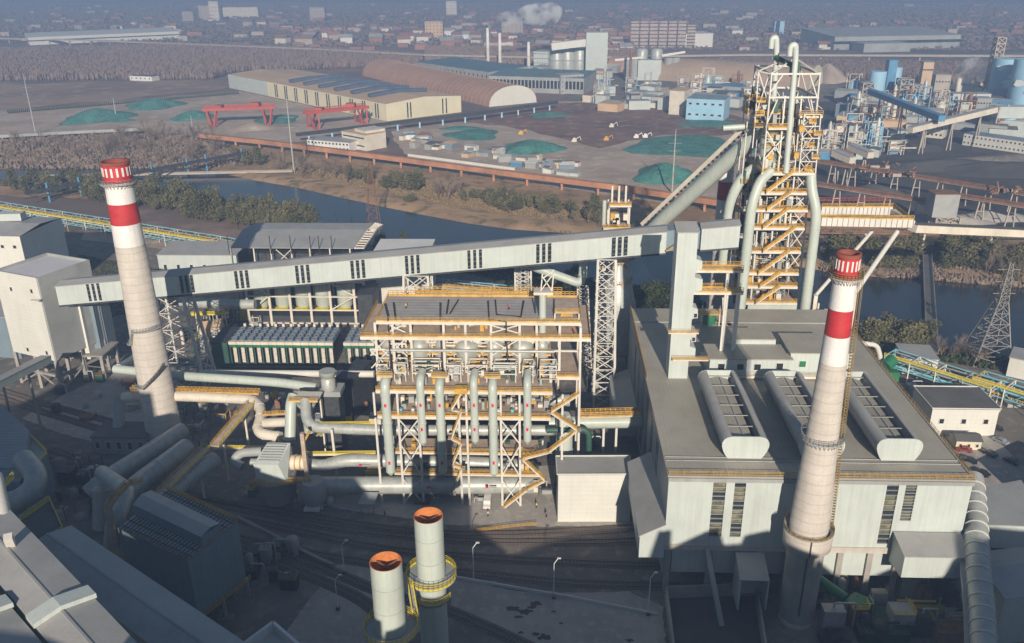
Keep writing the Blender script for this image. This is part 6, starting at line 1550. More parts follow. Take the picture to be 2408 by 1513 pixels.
pipe_rack('long pipe rack with cyan trusses passing behind the left chimney', G(-60,505,0), G(560,610,0), 9, 6, 8, [GALV, CREAM, ORANGE, TEAL, GREYW], 3, 14, YELLOW)
pipe_rack('short pipe rack with cyan and silver pipes under the middle of the gallery', G(950,700,0), G(1210,728,0), 8, 6, 7, [TEAL, GALV, ORANGE, CREAM], 4, 9, ORANGE)
pr_ = pipe_rack('pipe rack with cyan trusses and a yellow rail right of the hall', G(2085,880,0), G(2330,960,0), 8, 5.5, 7, [TEAL, GALV, GALV, ORANGE], 5, 8, YELLOW)
pipe_rack('pipe rack with a long orange pipe leaving the picture at the right edge', G(2290,935,0), G(2520,1010,0), 9, 5.5, 8, [ORANGE, TEAL, GALV, TEAL], 6, 9, YELLOW)
cp = thing('conveyor_belt', 'dark conveyor on blue posts crossing the river at the left', 'conveyor', G(400,410,0))
a, b = G(60,455,8), G(600,355,8)
MB().beam(a, b, 3.2, 1.6).build('casing', DARK, cp); ub = MB(); n = 30
for k in range(n): ub.beam(a.lerp(b,k/n)+Vector((0,-1.7,-3 if k%2 else .8)), a.lerp(b,(k+1)/n)+Vector((0,-1.7,.8 if k%2 else -3)), .3)
ub.beam(a+Vector((0,-1.7,-3)), b+Vector((0,-1.7,-3)), .5); ub.build('truss', DARK, cp)
for k in (.08,.2,.3,.5,.66,.75,.93):
    p = a.lerp(b, k); MB().beam((p.x,p.y,0), p+Vector((0,0,4)), 1.1).build('post', BLUE, cp)
rb_ = thing('road_bridge', 'pale road bridge over the river at the left', 'bridge', G(350,402,0))
a, b = G(90,415,2.2), G(690,402,2.2); MB().beam(a, b, 6, .8).build('deck', STONEC, rb_); MB().rail([a+Vector((0,-3,.4)), b+Vector((0,-3,.4))], h=1.0, step=4, t=.2, toe=.3).build('parapet', STONEC, rb_)
for k in (.2, .48, .81):
    p = a.lerp(b, k); MB().beam((p.x,p.y,-.2), p, 1.6).build('pier', STONEC, rb_)
fb_ = thing('footbridge', 'narrow grey bridge crossing the river at the right', 'bridge', G(2188,720,0))
a, b = G(2180,600,3), G(2193,830,3); MB().beam(a, b, 4.2, .5).build('deck', ROOFD, fb_)
for s in (-2, 2): MB().rail([a+Vector((s,0,.3)), b+Vector((s,0,.3))], h=1.0, step=3, t=.12, toe=0).build('railing', GREYW, fb_)
for k in (.3, .5, .7, .9):
    p = a.lerp(b, k); MB().beam((p.x,p.y,-.2), p, 1.2).build('pier', STONEC, fb_)
# white monopoles and the lattice pylon
def monopole(u0, v0, u1, v1, label, arms=3):
    p = G(u0, v0, 0); h_ = A(u1, v1, p.y).z; t = thing('power_pole', label, 'power pole', (p.x,p.y,0), 'tall power poles')
    MB().lathe((p.x,p.y), [(.62,0),(.45,h_*.6),(.22,h_)], 10).build('pole', GALV, t)
    for k in range(arms):
        z = h_*(.78-.12*k); MB().beam((p.x-4,p.y,z+.4),(p.x+4,p.y,z+.4),.16).build('cross_arm', GREYW, t)
monopole(85,318,52,175,'tall white power pole at the far left beyond the river')
monopole(692,408,672,208,'tall white power pole in the left middle beside the river')
monopole(1580,455,1588,305,'white power pole in front of the green covered mound')
monopole(274,278,264,230,'small power pole beside a green mound', 1)
monopole(455,318,447,272,'small power pole left of the red cranes', 1)
py = thing('lattice_pylon', 'grey lattice pylon standing before the river at the right edge', 'pylon', (154, 283, 0))
hp = A(2370,622,283).z
PYG = mat('weathered_pylon_steel', (.27,.25,.22), .7)
lattice(py, sq(154.5,284,13,12,0), sq(156,284,3.2,3,hp*.62), 6, .17, PYG, .09); lattice(py, sq(156,284,3.2,3,hp*.62), sq(156.3,284,1.2,1.2,hp), 6, .12, PYG, .07)
for z in (hp*.7, hp*.82, hp*.94): MB().beam((152.5,284,z),(160,284,z),.2).build('cross_arm', PYG, py)
gp2 = thing('rusty_pylon', 'slender rusty lattice mast standing at the river bank behind the canopy', 'pylon', G(870,580,0))
p = G(880,545,0); h_ = A(866,380,p.y).z
lattice(gp2, sq(p.x,p.y,7,7,0), sq(p.x,p.y,1.2,1.2,max(h_,30)), 9, .1, BROWN, .05)

# ================= RIGHT SIDE =================
tg = thing('tube_gallery', 'ribbed grey tube gallery running down the right edge of the picture', 'conveyor gallery', (95, 150, 12))
tp = [A(2287,1125,172), A(2293,1200,163), A(2300,1330,148), A(2310,1440,138), A(2318,1620,122)]
tp = smooth([Vector(p) for p in tp], 5)
MB().tube(tp, 2.35, 22).build('tube', GALV, tg)
rb3 = MB(); acc = 0
for a, b in zip(tp[:-1], tp[1:]):
    L = (b-a).length; d = (b-a).normalized(); s = 3.1-acc
    while s < L: rb3.tube([a+d*(s-.14), a+d*(s+.14)], 2.5, 22); s += 3.1
    acc = (acc+L) % 3.1
rb3.build('rib', WHITE, tg)
wkk = MB(); 
for a, b in zip(tp[:-1], tp[1:]): wkk.beam(a+Vector((-2.7,0,-1.2)), b+Vector((-2.7,0,-1.2)), 1.1, .9)
wkk.build('side_walkway', GREYW, tg)
for p in (tp[4], tp[10], tp[15]): MB().beam((p.x,p.y,0), p-Vector((0,0,2)), 1).build('leg', GREYW, tg)
ra = thing('lower_hall', 'grey roofed lower hall at the right edge beyond the tube gallery', 'building', (115, 165, 0))
q = [P3(2300,1235,14), P3(2470,1240,14), P3(2400,1130,14), P3(2285,1150,14)]
MB().hexa([Vector((p.x,p.y,8)) for p in q], q).build('wall', PANEL, ra); MB().hexa([p+Vector((0,-.2,.02)) for p in q],[p+Vector((0,-.2,.25)) for p in q]).build('roof', GREYW, ra)
MB().hexa([Vector((q[0].x+1,q[0].y+2,0)),Vector((q[1].x,q[1].y+2,0)),Vector((q[1].x,q[1].y+6,0)),Vector((q[0].x+1,q[0].y+6,0))],[Vector((q[0].x+1,q[0].y+2,7.9)),Vector((q[1].x,q[1].y+2,7.9)),Vector((q[1].x,q[1].y+6,7.9)),Vector((q[0].x+1,q[0].y+6,7.9))]).build('lower_wall', DARK, ra)
rc = building('side_hall', 'pale blue-grey hall roof in the lower right corner', 'building', P3(2335,1520), P3(2480,1500), 14, 12, PANEL, ROOFP, kind='gable', rise=2)
wb2 = building('white_office', 'white flat-roofed office with one window right of the hall', 'building', (A(2178,1020,231).x,230), (A(2331,1028,231).x,230), 14, A(2200,962,230).z, PANELZ, ROOFD, (3,1,1.6,1.8), par=.3)
hut = building('site_hut', 'small cream hut with a brown roof beside the white office', 'hut', P3(2246,1058), P3(2305,1060), 5, 2.8, CREAMW, ROOFD, (3,1,1.0,1.2), kind='gable', rise=1)
wh3 = building('pump_building', 'white pump building behind the office under the pipe rack', 'building', P3(2120,880), P3(2200,885), 12, 6, PANELZ, ROOFP, (2,1,1.4,1.4))
bp3 = building('white_plant_house', 'white plant house behind the orange pipe at the right edge', 'building', P3(2365,885), P3(2500,915), 10, 7, PANELZ, ROOFP)
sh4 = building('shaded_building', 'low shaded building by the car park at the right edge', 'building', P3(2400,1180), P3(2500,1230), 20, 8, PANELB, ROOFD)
# white bent pipe and green drum behind the hall right
bigpipe([A(2010,805,262),A(2062,812,262),A(2070,838,262),A(2068,880,262)], .8, 'white bent pipe over the right rear corner of the hall', m=WHITE, bendr=1.5)
gd_ = thing('green_fan', 'bright green fan drum behind the right rear corner of the hall', 'fan', (A(2095,850,258).x, 258, 0))
MB().tube([A(2082,862,258), A(2100,846,260)], 2.0, 16).build('drum', GREEN, gd_); p = A(2095,880,258); MB().box(p.x-2,p.x+2,256,259,0,p.z+1.5).build('base', GREEN, gd_)
# green machinery bottom right
gm = thing('green_hopper_machine', 'green hopper and chute lying in shade at the chimney foot, bottom right', 'machine', P3(2000,1430,0))
MB().tube([P3(1925,1362,6), P3(1988,1408,5)], 1.1, 12).build('chute_pipe', GREEN, gm)
q = [P3(1985,1412,5), P3(2030,1428,5), P3(2060,1412,5), P3(2010,1392,5)]
MB().hexa([Vector((p.x,p.y,2)) for p in q], q).build('hopper', GREEN, gm)
MB().box(*(lambda p: (p.x, p.x+9, p.y-6, p.y+3))(P3(2010,1470,0)), 0, 3).build('housing', DGREEN, gm)
p = P3(1952,1465,0); MB().box(p.x-.8, p.x+.8, p.y-2, p.y+3, 1, 2.6).build('orange_motor', ORANGE, gm)
for i, (u, v, w_, d_, h_, m) in enumerate([(2070,1500,10,4,2.5,DARK),(2150,1480,6,5,3,DGREEN),(2130,1395,4,3,5,GREYW),(2200,1410,9,5,4,DARK),(2050,1370,6,4,5,DARK),(2230,1500,7,4,3,BROWN),(2150,1440,12,1.2,1.5,YELLOW),(1960,1510,6,3,2,DARK),(2190,1370,8,3,6,DARK)]):
    p = G(u,v); o = MB(); o.box(p.x-w_/2,p.x+w_/2,p.y-d_/2,p.y+d_/2,0,h_); o.tube([(p.x-w_/3,p.y,h_),(p.x-w_/3,p.y,h_+1.5),(p.x+w_/3,p.y,h_+1.5)],.25,8); o.rail([(p.x-w_/2,p.y-d_/2,h_),(p.x+w_/2,p.y-d_/2,h_)],t=.06,toe=0)
    solo(o, 'pump_skid', m, ['dark pump skid at the bottom edge right of the chimney','dark green pump skid beside the tube gallery','grey cabinet under the right side hood','dark wide skid under the right side hood','dark skid just right of the chimney foot','brown skid beside the foot of the tube gallery','long yellow pipe skid in the lower right','low dark skid at the bottom edge near the green hopper','tall dark skid beneath the right hood'][i], 'machine', loc=(p.x,p.y,0))
# coal pit
pit = thing('ash_pit', 'walled dark ash pit at the bottom right, left of the chimney foot', 'pit', P3(1660,1440,0))
pc = [P3(1565,1408), P3(1775,1400), P3(1800,1560), P3(1585,1570)]
for i in range(4):
    a, b = pc[i], pc[(i+1)%4]; MB().beam(a+Vector((0,0,1.6)), b+Vector((0,0,1.6)), .5, 3.4).build('pit_wall', CONCG, pit)
MB().sheet(pc, .2).build('pit_floor', COAL, pit)
# lamp posts
def lamp(u, v, h_, label, hy=0):
    p = G(u, v, 0); t = thing('lamp_post', label, 'lamp post', (p.x,p.y,0), 'lamp posts around the concrete yard')
    MB().lathe((p.x,p.y), [(.16,0),(.12,h_*.6),(.08,h_)], 8).build('pole', CWHITE, t)
    MB().beam((p.x,p.y,h_),(p.x+.9,p.y+.3,h_+1.2),.14).build('arm', CWHITE, t); MB().box(p.x+.7,p.x+1.5,p.y+.1,p.y+.5,h_+1.15,h_+1.3).build('lamp_head', CWHITE, t)
    MB().box(p.x-.4,p.x+.4,p.y-.4,p.y+.4,0,.7).build('base', DARK, t)
lamp(1114,1365,9,'lamp post by the kerb just right of the tall open stack')
lamp(1302,1408,9.5,'lamp post in the middle of the low white barrier')
lamp(1524,1448,10,'lamp post at the right end of the low white barrier')
lamp(810,1350,8,'yellow-footed lamp post left of the loading pad')
lamp(795,1435,8,'lamp post among the lower tracks left of the stacks')
def tall_lamp(u, v, label): lamp(u, v, 12, label)
# cars: body, cabin, wheels
def make_car(label, body, loc, rz):
    t = thing('parked_car', label, 'car', (0,0,0), 'cars parked right of the hall')
    sec = [(-2.2,.35),(-2.25,.75),(-1.9,.95),(-1.25,1.0),(-.7,1.42),(.75,1.45),(1.35,1.02),(2.05,.9),(2.2,.6),(2.15,.35)]
    mb = MB(); mb.extr([Vector((x,-.85,z)) for x,z in sec], (0,1.7,0)); mb.build('body', body, t)
    gl_ = MB(); gl_.extr([Vector((x,-.87,z)) for x,z in [(-1.15,1.02),(-.68,1.36),(.7,1.38),(1.2,1.03)]], (0,1.74,0)); gl_.build('window_band', GLASSD, t)
    for x in (-1.35, 1.35):
        for y in (-.82, .68): MB().tube([(x,y,.33),(x,y+.16,.33)], .33, 12).build('wheel', TYRE, t)
    for y in (-.6, .45): MB().box(2.1,2.22,y,y+.2,.6,.75).build('headlight', CWHITE, t)
    t.location = loc; t.rotation_euler = (0,0,rz); return t
CARD = mat('black_car_paint', (.02,.02,.025), .2, var=0, spec=.6); CARR = mat('red_car_paint', (.25,.03,.03), .3, var=0); CARS = mat('silver_car_paint', (.35,.36,.37), .3, .3, var=0)
cars = [(2308,1118,CARD,-.9,'black car nearest the hall corner in the car park'),(2278,1088,CARD,-.6,'dark car above the black one, behind the red box'),(2326,1072,CARD,-1.0,'dark car in shade in the upper middle of the car park'),(2352,1042,CARS,-1.0,'silver-grey car in shade near the white office'),(2378,1090,CARD,-1.0,'dark car in shade near the right edge'),(2392,1150,CARR,-1.0,'dark red car at the right edge'),(2266,1062,CARR,-.3,'red car beside the cream hut'),(2340,1012,CARD,-.3,'dark car tucked behind the white office')]
proto = None
for u, v, m, rz, lab in cars:
    p = G(u, v); make_car(lab, m, (p.x,p.y,.18), rz)
van = thing('white_van', 'small white van parked under the steel frame', 'van', (0,0,0))
mb = MB(); mb.extr([Vector((-.9,y,z)) for y,z in [(-2.2,.4),(-2.25,1.1),(-1.5,1.3),(-.9,2.0),(2.2,2.05),(2.25,.4)]], (1.8,0,0)); mb.build('body', CWHITE, van)
MB().extr([Vector((-.92,y,z)) for y,z in [(-1.45,1.3),(-.9,1.9),(1.6,1.9),(1.6,1.3)]], (1.84,0,0)).build('window_band', GLASSD, van)
for x in (-.9,.72):
    for y in (-1.4,1.4): MB().tube([(x,y,.35),(x+.18,y,.35)], .36, 12).build('wheel', TYRE, van)
p = G(1146,1190); van.location = (p.x,p.y,.17)
# people: one continuous body each, with clothes as children
def person(loc, rz, top, label, pose=0):
    t = thing('person', label, 'person', (0,0,0))
    me = bpy.data.meshes.new('body'); k = .35*pose
    V_ = [(0,0,.95),(0,0,1.2),(0,0,1.42),(0,0,1.52),(0,-.02,1.62),(0,0,1.74),(.1,0,.9),(.12,-.05-k*.4,.5),(.12,-.1*k,.08),(.12,-.16,.05),(-.1,0,.9),(-.12,.05+k*.3,.5),(-.12,.1+k*.5,.08),(-.12,.02+k*.4,.05),(.2,0,1.4),(.27,-.04,1.15),(.28,-.18-k*.3,.95),(-.2,0,1.4),(-.27,-.02,1.15),(-.29,-.1,.93)]
    E_ = [(0,1),(1,2),(2,3),(3,4),(4,5),(0,6),(6,7),(7,8),(8,9),(0,10),(10,11),(11,12),(12,13),(2,14),(14,15),(15,16),(2,17),(17,18),(18,19)]
    me.from_pydata(V_, E_, []); me.materials.append(mat_skin)
    o = bpy.data.objects.new('body', me); SC.collection.objects.link(o); o.parent = t
    sk = o.modifiers.new('skin', 'SKIN'); rad_ = [.16,.17,.17,.06,.10,.08,.1,.075,.05,.05,.1,.075,.05,.05,.075,.05,.04,.075,.05,.04]
    for v_, r_ in zip(me.skin_vertices[0].data, rad_): v_.radius = (r_, r_)
    me.skin_vertices[0].data[0].use_root = True
    sb_ = o.modifiers.new('sub', 'SUBSURF'); sb_.levels = 1; sb_.render_levels = 1
    MB().lathe((0,0), [(.2,.86),(.215,1.05),(.235,1.3),(.15,1.46)], 10).build('jacket', top, t)
    MB().lathe((0,-.01), [(.13,1.66),(.125,1.74),(.06,1.8)], 10).build('helmet', PINK if top is not PINK else YELLOW, t)
    for s in (-1,1): MB().tube([(s*.1,0,.92),(s*.12,(-.05-k*.4) if s>0 else (.05+k*.3),.5),(s*.12,(-.1*k) if s>0 else (.1+k*.5),.12)], [.115,.095,.075], 8).build('trouser_leg', DARKC, t)
    t.location = loc; t.rotation_euler = (0,0,rz)
mat_skin = mat('skin_tone', (.45,.27,.18), .6, var=0); DARKC = mat('dark_blue_cloth', (.03,.04,.07), .9, var=0); REDC = mat('red_cloth', (.5,.03,.04), .9, var=0); ORC = mat('hi_vis_cloth', (.5,.6,.03), .8, var=0)
for u, v, z, m, ps, lab in [(1197,730,ZT,REDC,1,'person in red walking on the grey roof deck of the steel frame'),(955,727,ZT,ORC,0,'person in yellow-green standing on the grey roof deck, left part'),(1285,1218,.17,DARKC,0,'person in dark clothes standing left of the white box building'),(1262,1195,.17,ORC,1,'person in light jacket near the white box building'),(905,1213,.17,REDC,0,'person in red standing in shade below the steel frame'),(1350,787,Z2,REDC,0,'person in red at the right end of the upper orange deck'),(1148,1215,.17,CREAM,1,'person walking in front of the white van')]:
    p = G(u, v, z); person((p.x,p.y,z), rnd.uniform(0,6), m, lab, ps)
# clutter in the shaded yards
def yard_clutter(n, ur, vr, where, hmax=5, mats=None):
    for i in range(n):
        u = rnd.uniform(*ur); v = rnd.uniform(*vr); p = G(u, v); w_ = rnd.uniform(1.2,4.5); h_ = rnd.uniform(.8,hmax); d_ = w_*rnd.uniform(.5,1.2)
        m = rnd.choice(mats or [DARK, GREYW, BROWN, DGREEN, GALV, DARK, CONCG]); kd = rnd.choice(['pipe stub','railed top','round tank','open frame'])
        cnm = {DARK:'dark', GREYW:'grey', BROWN:'brown', DGREEN:'dark green', GALV:'light grey', CONCG:'concrete', CREAM:'cream', ORANGE:'orange'}[m]
        q = ['left','middle','right'][min(2,int(3*(u-ur[0])/(ur[1]-ur[0])))]
        t = thing('plant_unit', '%s %s unit, %s part of %s' % (cnm, kd, q, where), 'machine', (p.x,p.y,.1), 'small plant units '+where)
        if kd == 'round tank': MB().lathe((p.x,p.y), [(w_*.4,.15),(w_*.4,h_),(w_*.15,h_+.5)], 14).build('tank', m, t)
        elif kd == 'open frame':
            f = MB()
            for x in (-w_/2,w_/2):
                for y in (-d_/2,d_/2): f.beam((p.x+x,p.y+y,0),(p.x+x,p.y+y,h_),.2)
            f.beam((p.x-w_/2,p.y-d_/2,h_),(p.x+w_/2,p.y-d_/2,h_),.25); f.beam((p.x+w_/2,p.y-d_/2,h_),(p.x+w_/2,p.y+d_/2,h_),.25); f.build('frame', m, t)
            MB().box(p.x-w_*.3,p.x+w_*.3,p.y-d_*.3,p.y+d_*.3,.15,h_*.6).build('core_box', GREYW, t)
        else: MB().box(p.x-w_/2,p.x+w_/2,p.y-d_/2,p.y+d_/2,.15,h_).build('casing', m, t)
        if kd == 'pipe stub': MB().tube(bend([(p.x,p.y,h_),(p.x,p.y,h_+1.2),(p.x+w_,p.y,h_+1.2),(p.x+w_,p.y,.2)], .5), .22, 8).build('pipe', GALV, t)
        if kd == 'railed top': MB().rail([(p.x-w_/2,p.y-d_/2,h_),(p.x+w_/2,p.y-d_/2,h_),(p.x+w_/2,p.y+d_/2,h_)], t=.07, toe=.1).build('railing', YELLOW if i%2 else BROWNY, t)
yard_clutter(18, (130,255), (1085,1230), 'the shade beside the slanting ducts')
yard_clutter(16, (590,700), (1290,1390), 'the shade right of the filter house')
yard_clutter(40, (1900,2260), (1360,1512), 'the ground right of the chimney foot', 6)
yard_clutter(14, (560,820), (1130,1185), 'the ground below the fan housing', 3)
yard_clutter(26, (410,900), (925,1040), 'the yard under the cream duct', 5, [DARK,GREYW,CREAM,ORANGE,GALV,BROWN])
yard_clutter(22, (880,1300), (1120,1185), 'the ground under the steel frame', 3, [GREYW,CREAM,ORANGE,GALV,DARK])
yard_clutter(20, (410,620), (750,860), 'the area behind the left trestle', 6, [DARK,GREYW,CREAM,GALV,DGREEN])
yard_clutter(24, (1375,1500), (820,1060), 'the gap between frame and hall', 6, [DARK,GREYW,GALV,DGREEN])
yard_clutter(14, (90,330), (880,985), 'the yard below the white tower', 3)
yard_clutter(10, (2120,2400), (905,960), 'the strip under the right pipe racks', 4, [DARK,GREYW,CREAM,GALV,BROWN])
# low orange fence and cones in front of the frame
of = thing('barrier_fence', 'low orange barrier fence at the edge of the sunlit apron', 'fence', G(1180,1243,0))
MB().rail([G(1120,1250,.2), G(1200,1240,.2), G(1262,1234,.2)], h=.8, step=1.6, t=.07, toe=.12).build('rail', ORANGE, of)
SKYL = mat('blue_grey_skylight', (.08,.11,.17), .4)
APT = mat('pale_pink_block_wall', (.48,.36,.30), .8, var=.08)
TWIGD = leaf_mat('distant_brown_trees', (.14,.11,.09), (.20,.15,.12))
BANKG = leaf_mat('dry_grass_blades', (.16,.11,.05), (.26,.19,.10))
# ================= FAR SIDE OF THE RIVER =================
# long cream factory
ff = thing('long_factory', 'long cream factory with dark window strips and six curved blue skylights on a tan roof', 'factory', G(810,240,0))
a, b, c_ = G(540,207), G(910,286), G(1085,264); d_ = a+(c_-b)
FH = 15.5
mb = MB().hexa([a,b,c_,d_], [p+Vector((0,0,FH)) for p in (a,b,c_,d_)]); mb.build('wall', CREAMW, ff)
rz_ = Vector((0,0,FH)); n1 = (c_-b)
MB().add([a+rz_+Vector((0,0,.1)), b+rz_+Vector((0,0,.1)), b+n1*.5+rz_+Vector((0,0,3)), a+n1*.5+rz_+Vector((0,0,3)), c_+rz_+Vector((0,0,.1)), d_+rz_+Vector((0,0,.1))], [(0,1,2,3),(3,2,4,5)]).build('roof', TAN, ff)
MB().add([b+rz_, c_+rz_, b+n1*.5+rz_+Vector((0,0,3))], [(0,1,2)]).build('gable', CREAMW, ff)
al = (b-a); L = al.length; ad = al.normalized(); fn = Vector((ad.y,-ad.x,0))
for k in range(10):
    t_ = .36+k*.066
    for s in (-.006, .006):
        p = a+al*(t_+s)+fn*.15; MB().beam(p+Vector((0,0,1)), p+Vector((0,0,14.6)), 1.4, .4).build('window_strip', GLASSD, ff)
en = n1.normalized(); ed = Vector((en.y,-en.x,0))
for t_ in (.27,.31,.74,.79):
    p = b+n1*t_+ed*.15; MB().beam(p+Vector((0,0,1)), p+Vector((0,0,14.8)), 1.4, .4).build('window_strip', GLASSD, ff)
MB().hexa([a-fn*-.3,a+al*.3-fn*-.3,a+al*.3,a],[a+fn*.3+rz_,a+al*.3+fn*.3+rz_,a+al*.3+rz_,a+rz_]).build('white_cladding', PANEL, ff)
for k in range(6):
    s0 = a+al*(.40+k*.094)
    P = [s0+n1*(.12+.76*i/8)+rz_+Vector((0,0,.8+2.6*math.sin(math.pi*(.12+.76*i/8)))) for i in range(9)]
    m_ = MB()
    for p, q in zip(P[:-1], P[1:]): m_.beam(p+Vector((0,0,.8)), q+Vector((0,0,.8)), 7, 3)
    m_.build('skylight', SKYL, ff)
# arched hangars
p, q = G(1150,252), G(1262,241)
dd_ = G(735,180)-G(1150,252)
def arch_hangar(label, p, q, L, h, wall, roof, group=None):
    d = (q-p); w_ = d.length; d.normalize(); n = Vector((-d.y,d.x,0))
    # building() runs the arch across its depth, so turn it: front edge is along the length
    return building('arched_hangar', label, 'hangar', p+n*L, p, w_, h, wall, roof, kind='arch', group=group)
arch_hangar('long brown arched hangar behind the cream factory', p, q, 330, 19, PANELZ, ARCH)
p, q = G(1938,206), G(1980,204)
bh = building('arched_hangar', 'long tan arched hangar partly hidden behind the furnace', 'hangar', G(1500,187), G(1900,212), 62, 24, CREAMW, mat('tan_arched_roof', (.40,.29,.20), .7, var=.15, vs=.02, dirt=.5, dcol=(.30,.24,.2)), kind='arch')
bh = building('arched_hangar', 'short brown arched hangar end left of the cement silos', 'hangar', G(1428,168), G(1520,173), 60, 20, CREAMW, ARCH, kind='arch')
building('warehouse', 'long blue-green roofed warehouse behind the brown hangar', 'warehouse', G(1150,215), G(1372,223), 60, 17, GREYW, mat('blue_green_roof', (.12,.20,.22), .6), (26,1,3.5,9), kind='shed', rise=2)
building('warehouse', 'far left end of the blue roofed warehouse beside the hangar', 'warehouse', G(980,178), G(1150,205), 60, 17, GREYW, mat('blue_grey_roof', (.10,.17,.21), .6), (18,1,3,8), kind='shed', rise=2)
building('office_block', 'grey four-storey office block at the end of the warehouse', 'building', G(1318,222), G(1372,219), 18, 20, GREYW, ROOFP, (6,4,1.6,1.6))
building('tan_shed', 'small tan shed right of the grey office block', 'shed', G(1378,215), G(1412,205), 22, 8, TAN, ROOFP)
# red gantry cranes
def gantry(u0, v0, u1, v1, h_, label):
    a, b = G(u0, v0), G(u1, v1); d = (b-a).normalized(); n = Vector((-d.y,d.x,0)); U = Vector((0,0,1))
    t = thing('gantry_crane', label, 'gantry crane', (a+b)/2, 'red gantry cranes in the storage yard')
    for s in (-3, 3):
        MB().beam(a-d*7+n*s+U*h_, b+d*7+n*s+U*h_, 1.6, 2.6).build('girder', GANTRY, t)
    for p in (a, b):
        for s in (-1, 1):
            for e in (-1,1): MB().beam(p+n*s*9+d*e*2, p+n*s*3+d*e*4+U*(h_-1), 1.3).build('leg', GANTRY, t)
        MB().beam(p-n*9+U*1, p+n*9+U*1, 1.6).build('sill_beam', GANTRY, t)
    m = a.lerp(b, .8); MB().prism([(m.x-4,m.y-4),(m.x+4,m.y-4),(m.x+4,m.y+4),(m.x-4,m.y+4)], h_+1.4, h_+4.6).build('trolley', GANTRY, t)
    m = a.lerp(b, .15); MB().prism([(m.x-3,m.y-4),(m.x+3,m.y-4),(m.x+3,m.y+4),(m.x-3,m.y+4)], h_+1.4, h_+3.4).build('machine_house', GANTRY, t)
    r_ = MB().rail([a-d*6+n*4+U*(h_+1.3), b+d*6+n*4+U*(h_+1.3)], h=1.5, step=4, t=.3, toe=0); r_.build('railing', GANTRY, t)
gantry(502,297,632,292,15,'left red gantry crane, larger, spanning the yard')
gantry(738,302,850,290,14,'right red gantry crane, in front of the cream factory')
# green covered mounds
def mound(u, v, w_, dpt, h_, label, m=NET, seed=0, flat=.0):
    c = G(u, v, 0); r_ = random.Random(seed); N = 22; K = 7; vs = [(c.x, c.y, h_)]; ph = [r_.uniform(0,6) for _ in range(4)]
    for k in range(1, K+1):
        f = k/K
        for i in range(N):
            a = 2*math.pi*i/N; rr_ = f*(1+.13*math.sin(3*a+ph[0])+.08*math.sin(5*a+ph[1]))
            z = h_*(1-max(0, (f-flat)/(1-flat))**1.3)+(r_.uniform(-.4,.4)*h_*.12 if k < K else 0)
            vs.append((c.x+w_/2*rr_*math.cos(a), c.y+dpt/2*rr_*math.sin(a), max(.28, z) if k < K else .2))
    fs = [(0,1+i,1+(i+1)%N) for i in range(N)]+[(1+(k-1)*N+i, 1+k*N+i, 1+k*N+(i+1)%N, 1+(k-1)*N+(i+1)%N) for k in range(1,K) for i in range(N)]
    solo(MB().add([(x-0,y-0,z) for x,y,z in vs], fs, True), 'covered_mound', m, label, 'mound', 'green net covered mounds', (c.x,c.y,0))
mound(228,278,62,75,9,'green covered mound at the far left, just right of the tall power pole',seed=1)
mound(362,250,58,60,8,'flat green covered mound, second from the left',seed=2)
mound(455,277,42,45,7,'green covered mound partly behind the left red crane',seed=3)
mound(290,285,20,18,3,'tiny green mound right of the leftmost mound',seed=4)
mound(655,282,38,55,4,'low dark green mound between the two red cranes',seed=5)
mound(1112,318,46,55,3.5,'flat green mound left of centre in the dump yard',seed=6)
mound(1250,350,48,52,7,'green mound with a tan patch in the middle of the dump yard',seed=7)
mound(1290,272,40,30,3,'small green mound at the back of the dump yard',seed=8)
mound(1565,415,44,55,9,'large rounded green mound left of the slanting pipe',seed=9)
mound(1620,345,95,90,1.6,'wide flat green covered area beside the slanting pipe',seed=10,flat=.7)
mound(1670,292,60,40,1.5,'flat green patch below the blue plant building',seed=11,flat=.6)
mound(1085,303,40,20,1.5,'small flat green strip behind the flat mound',seed=12,flat=.5)
mound(590,302,45,40,5,'grey sand heap between the red cranes',SAND,13)
mound(1945,190,50,60,20,'pale pointed heap right of the furnace top',SAND,14)
# rusty conveyor line along the river
def beamline(uv, z, w_, h_, name, m, label, cat, pitch=18, pm=STONEC, deckm=None):
    P = [G(u,v,0) for u,v in uv]; P = [Vector((p.x,p.y,z)) for p in P]; t = thing(name, label, cat, ((P[0]+P[-1])/2).to_tuple()[:2]+(0,))
    for a, b in zip(P[:-1], P[1:]):
        MB().beam(a, b, w_, h_).build('box_section' if name != 'viaduct' else 'deck', m, t)
        if deckm: MB().beam(a+Vector((0,0,h_/2+.15)), b+Vector((0,0,h_/2+.15)), w_*1.08, .25).build('roof', deckm, t)
        L = (b-a).length; n = max(1, int(L/pitch))
        for i in range(n):
            p = a.lerp(b, (i+.5)/n); MB().beam((p.x,p.y,0), p-Vector((0,0,h_/2)), min(1.8, w_*.35)).build('pier', pm, t)
    return t
beamline([(475,338),(640,356),(910,392),(1200,432),(1450,465),(1700,505)], 6.5, 4, 3.2, 'pipe_conveyor', RUSTP, 'long rusty orange boxed conveyor along the far river bank', 'conveyor', 22, RUSTP)
beamline([(1700,505),(1930,535)], 6.5, 4, 3.2, 'pipe_conveyor', RUSTP, 'short rusty conveyor length right of the white and red chimney', 'conveyor', 22, RUSTP)
beamline([(-50,338),(180,325),(330,318)], 5, 3.4, 2.4, 'pipe_conveyor', GREYW, 'grey boxed conveyor at the far left foreground of the yard', 'conveyor', 25)
beamline([(700,338),(960,305),(1120,287),(1310,258)], 7, 4, 2.2, 'pipe_conveyor', DARK, 'dark conveyor passing before the cream factory', 'conveyor', 20, LBLUE)
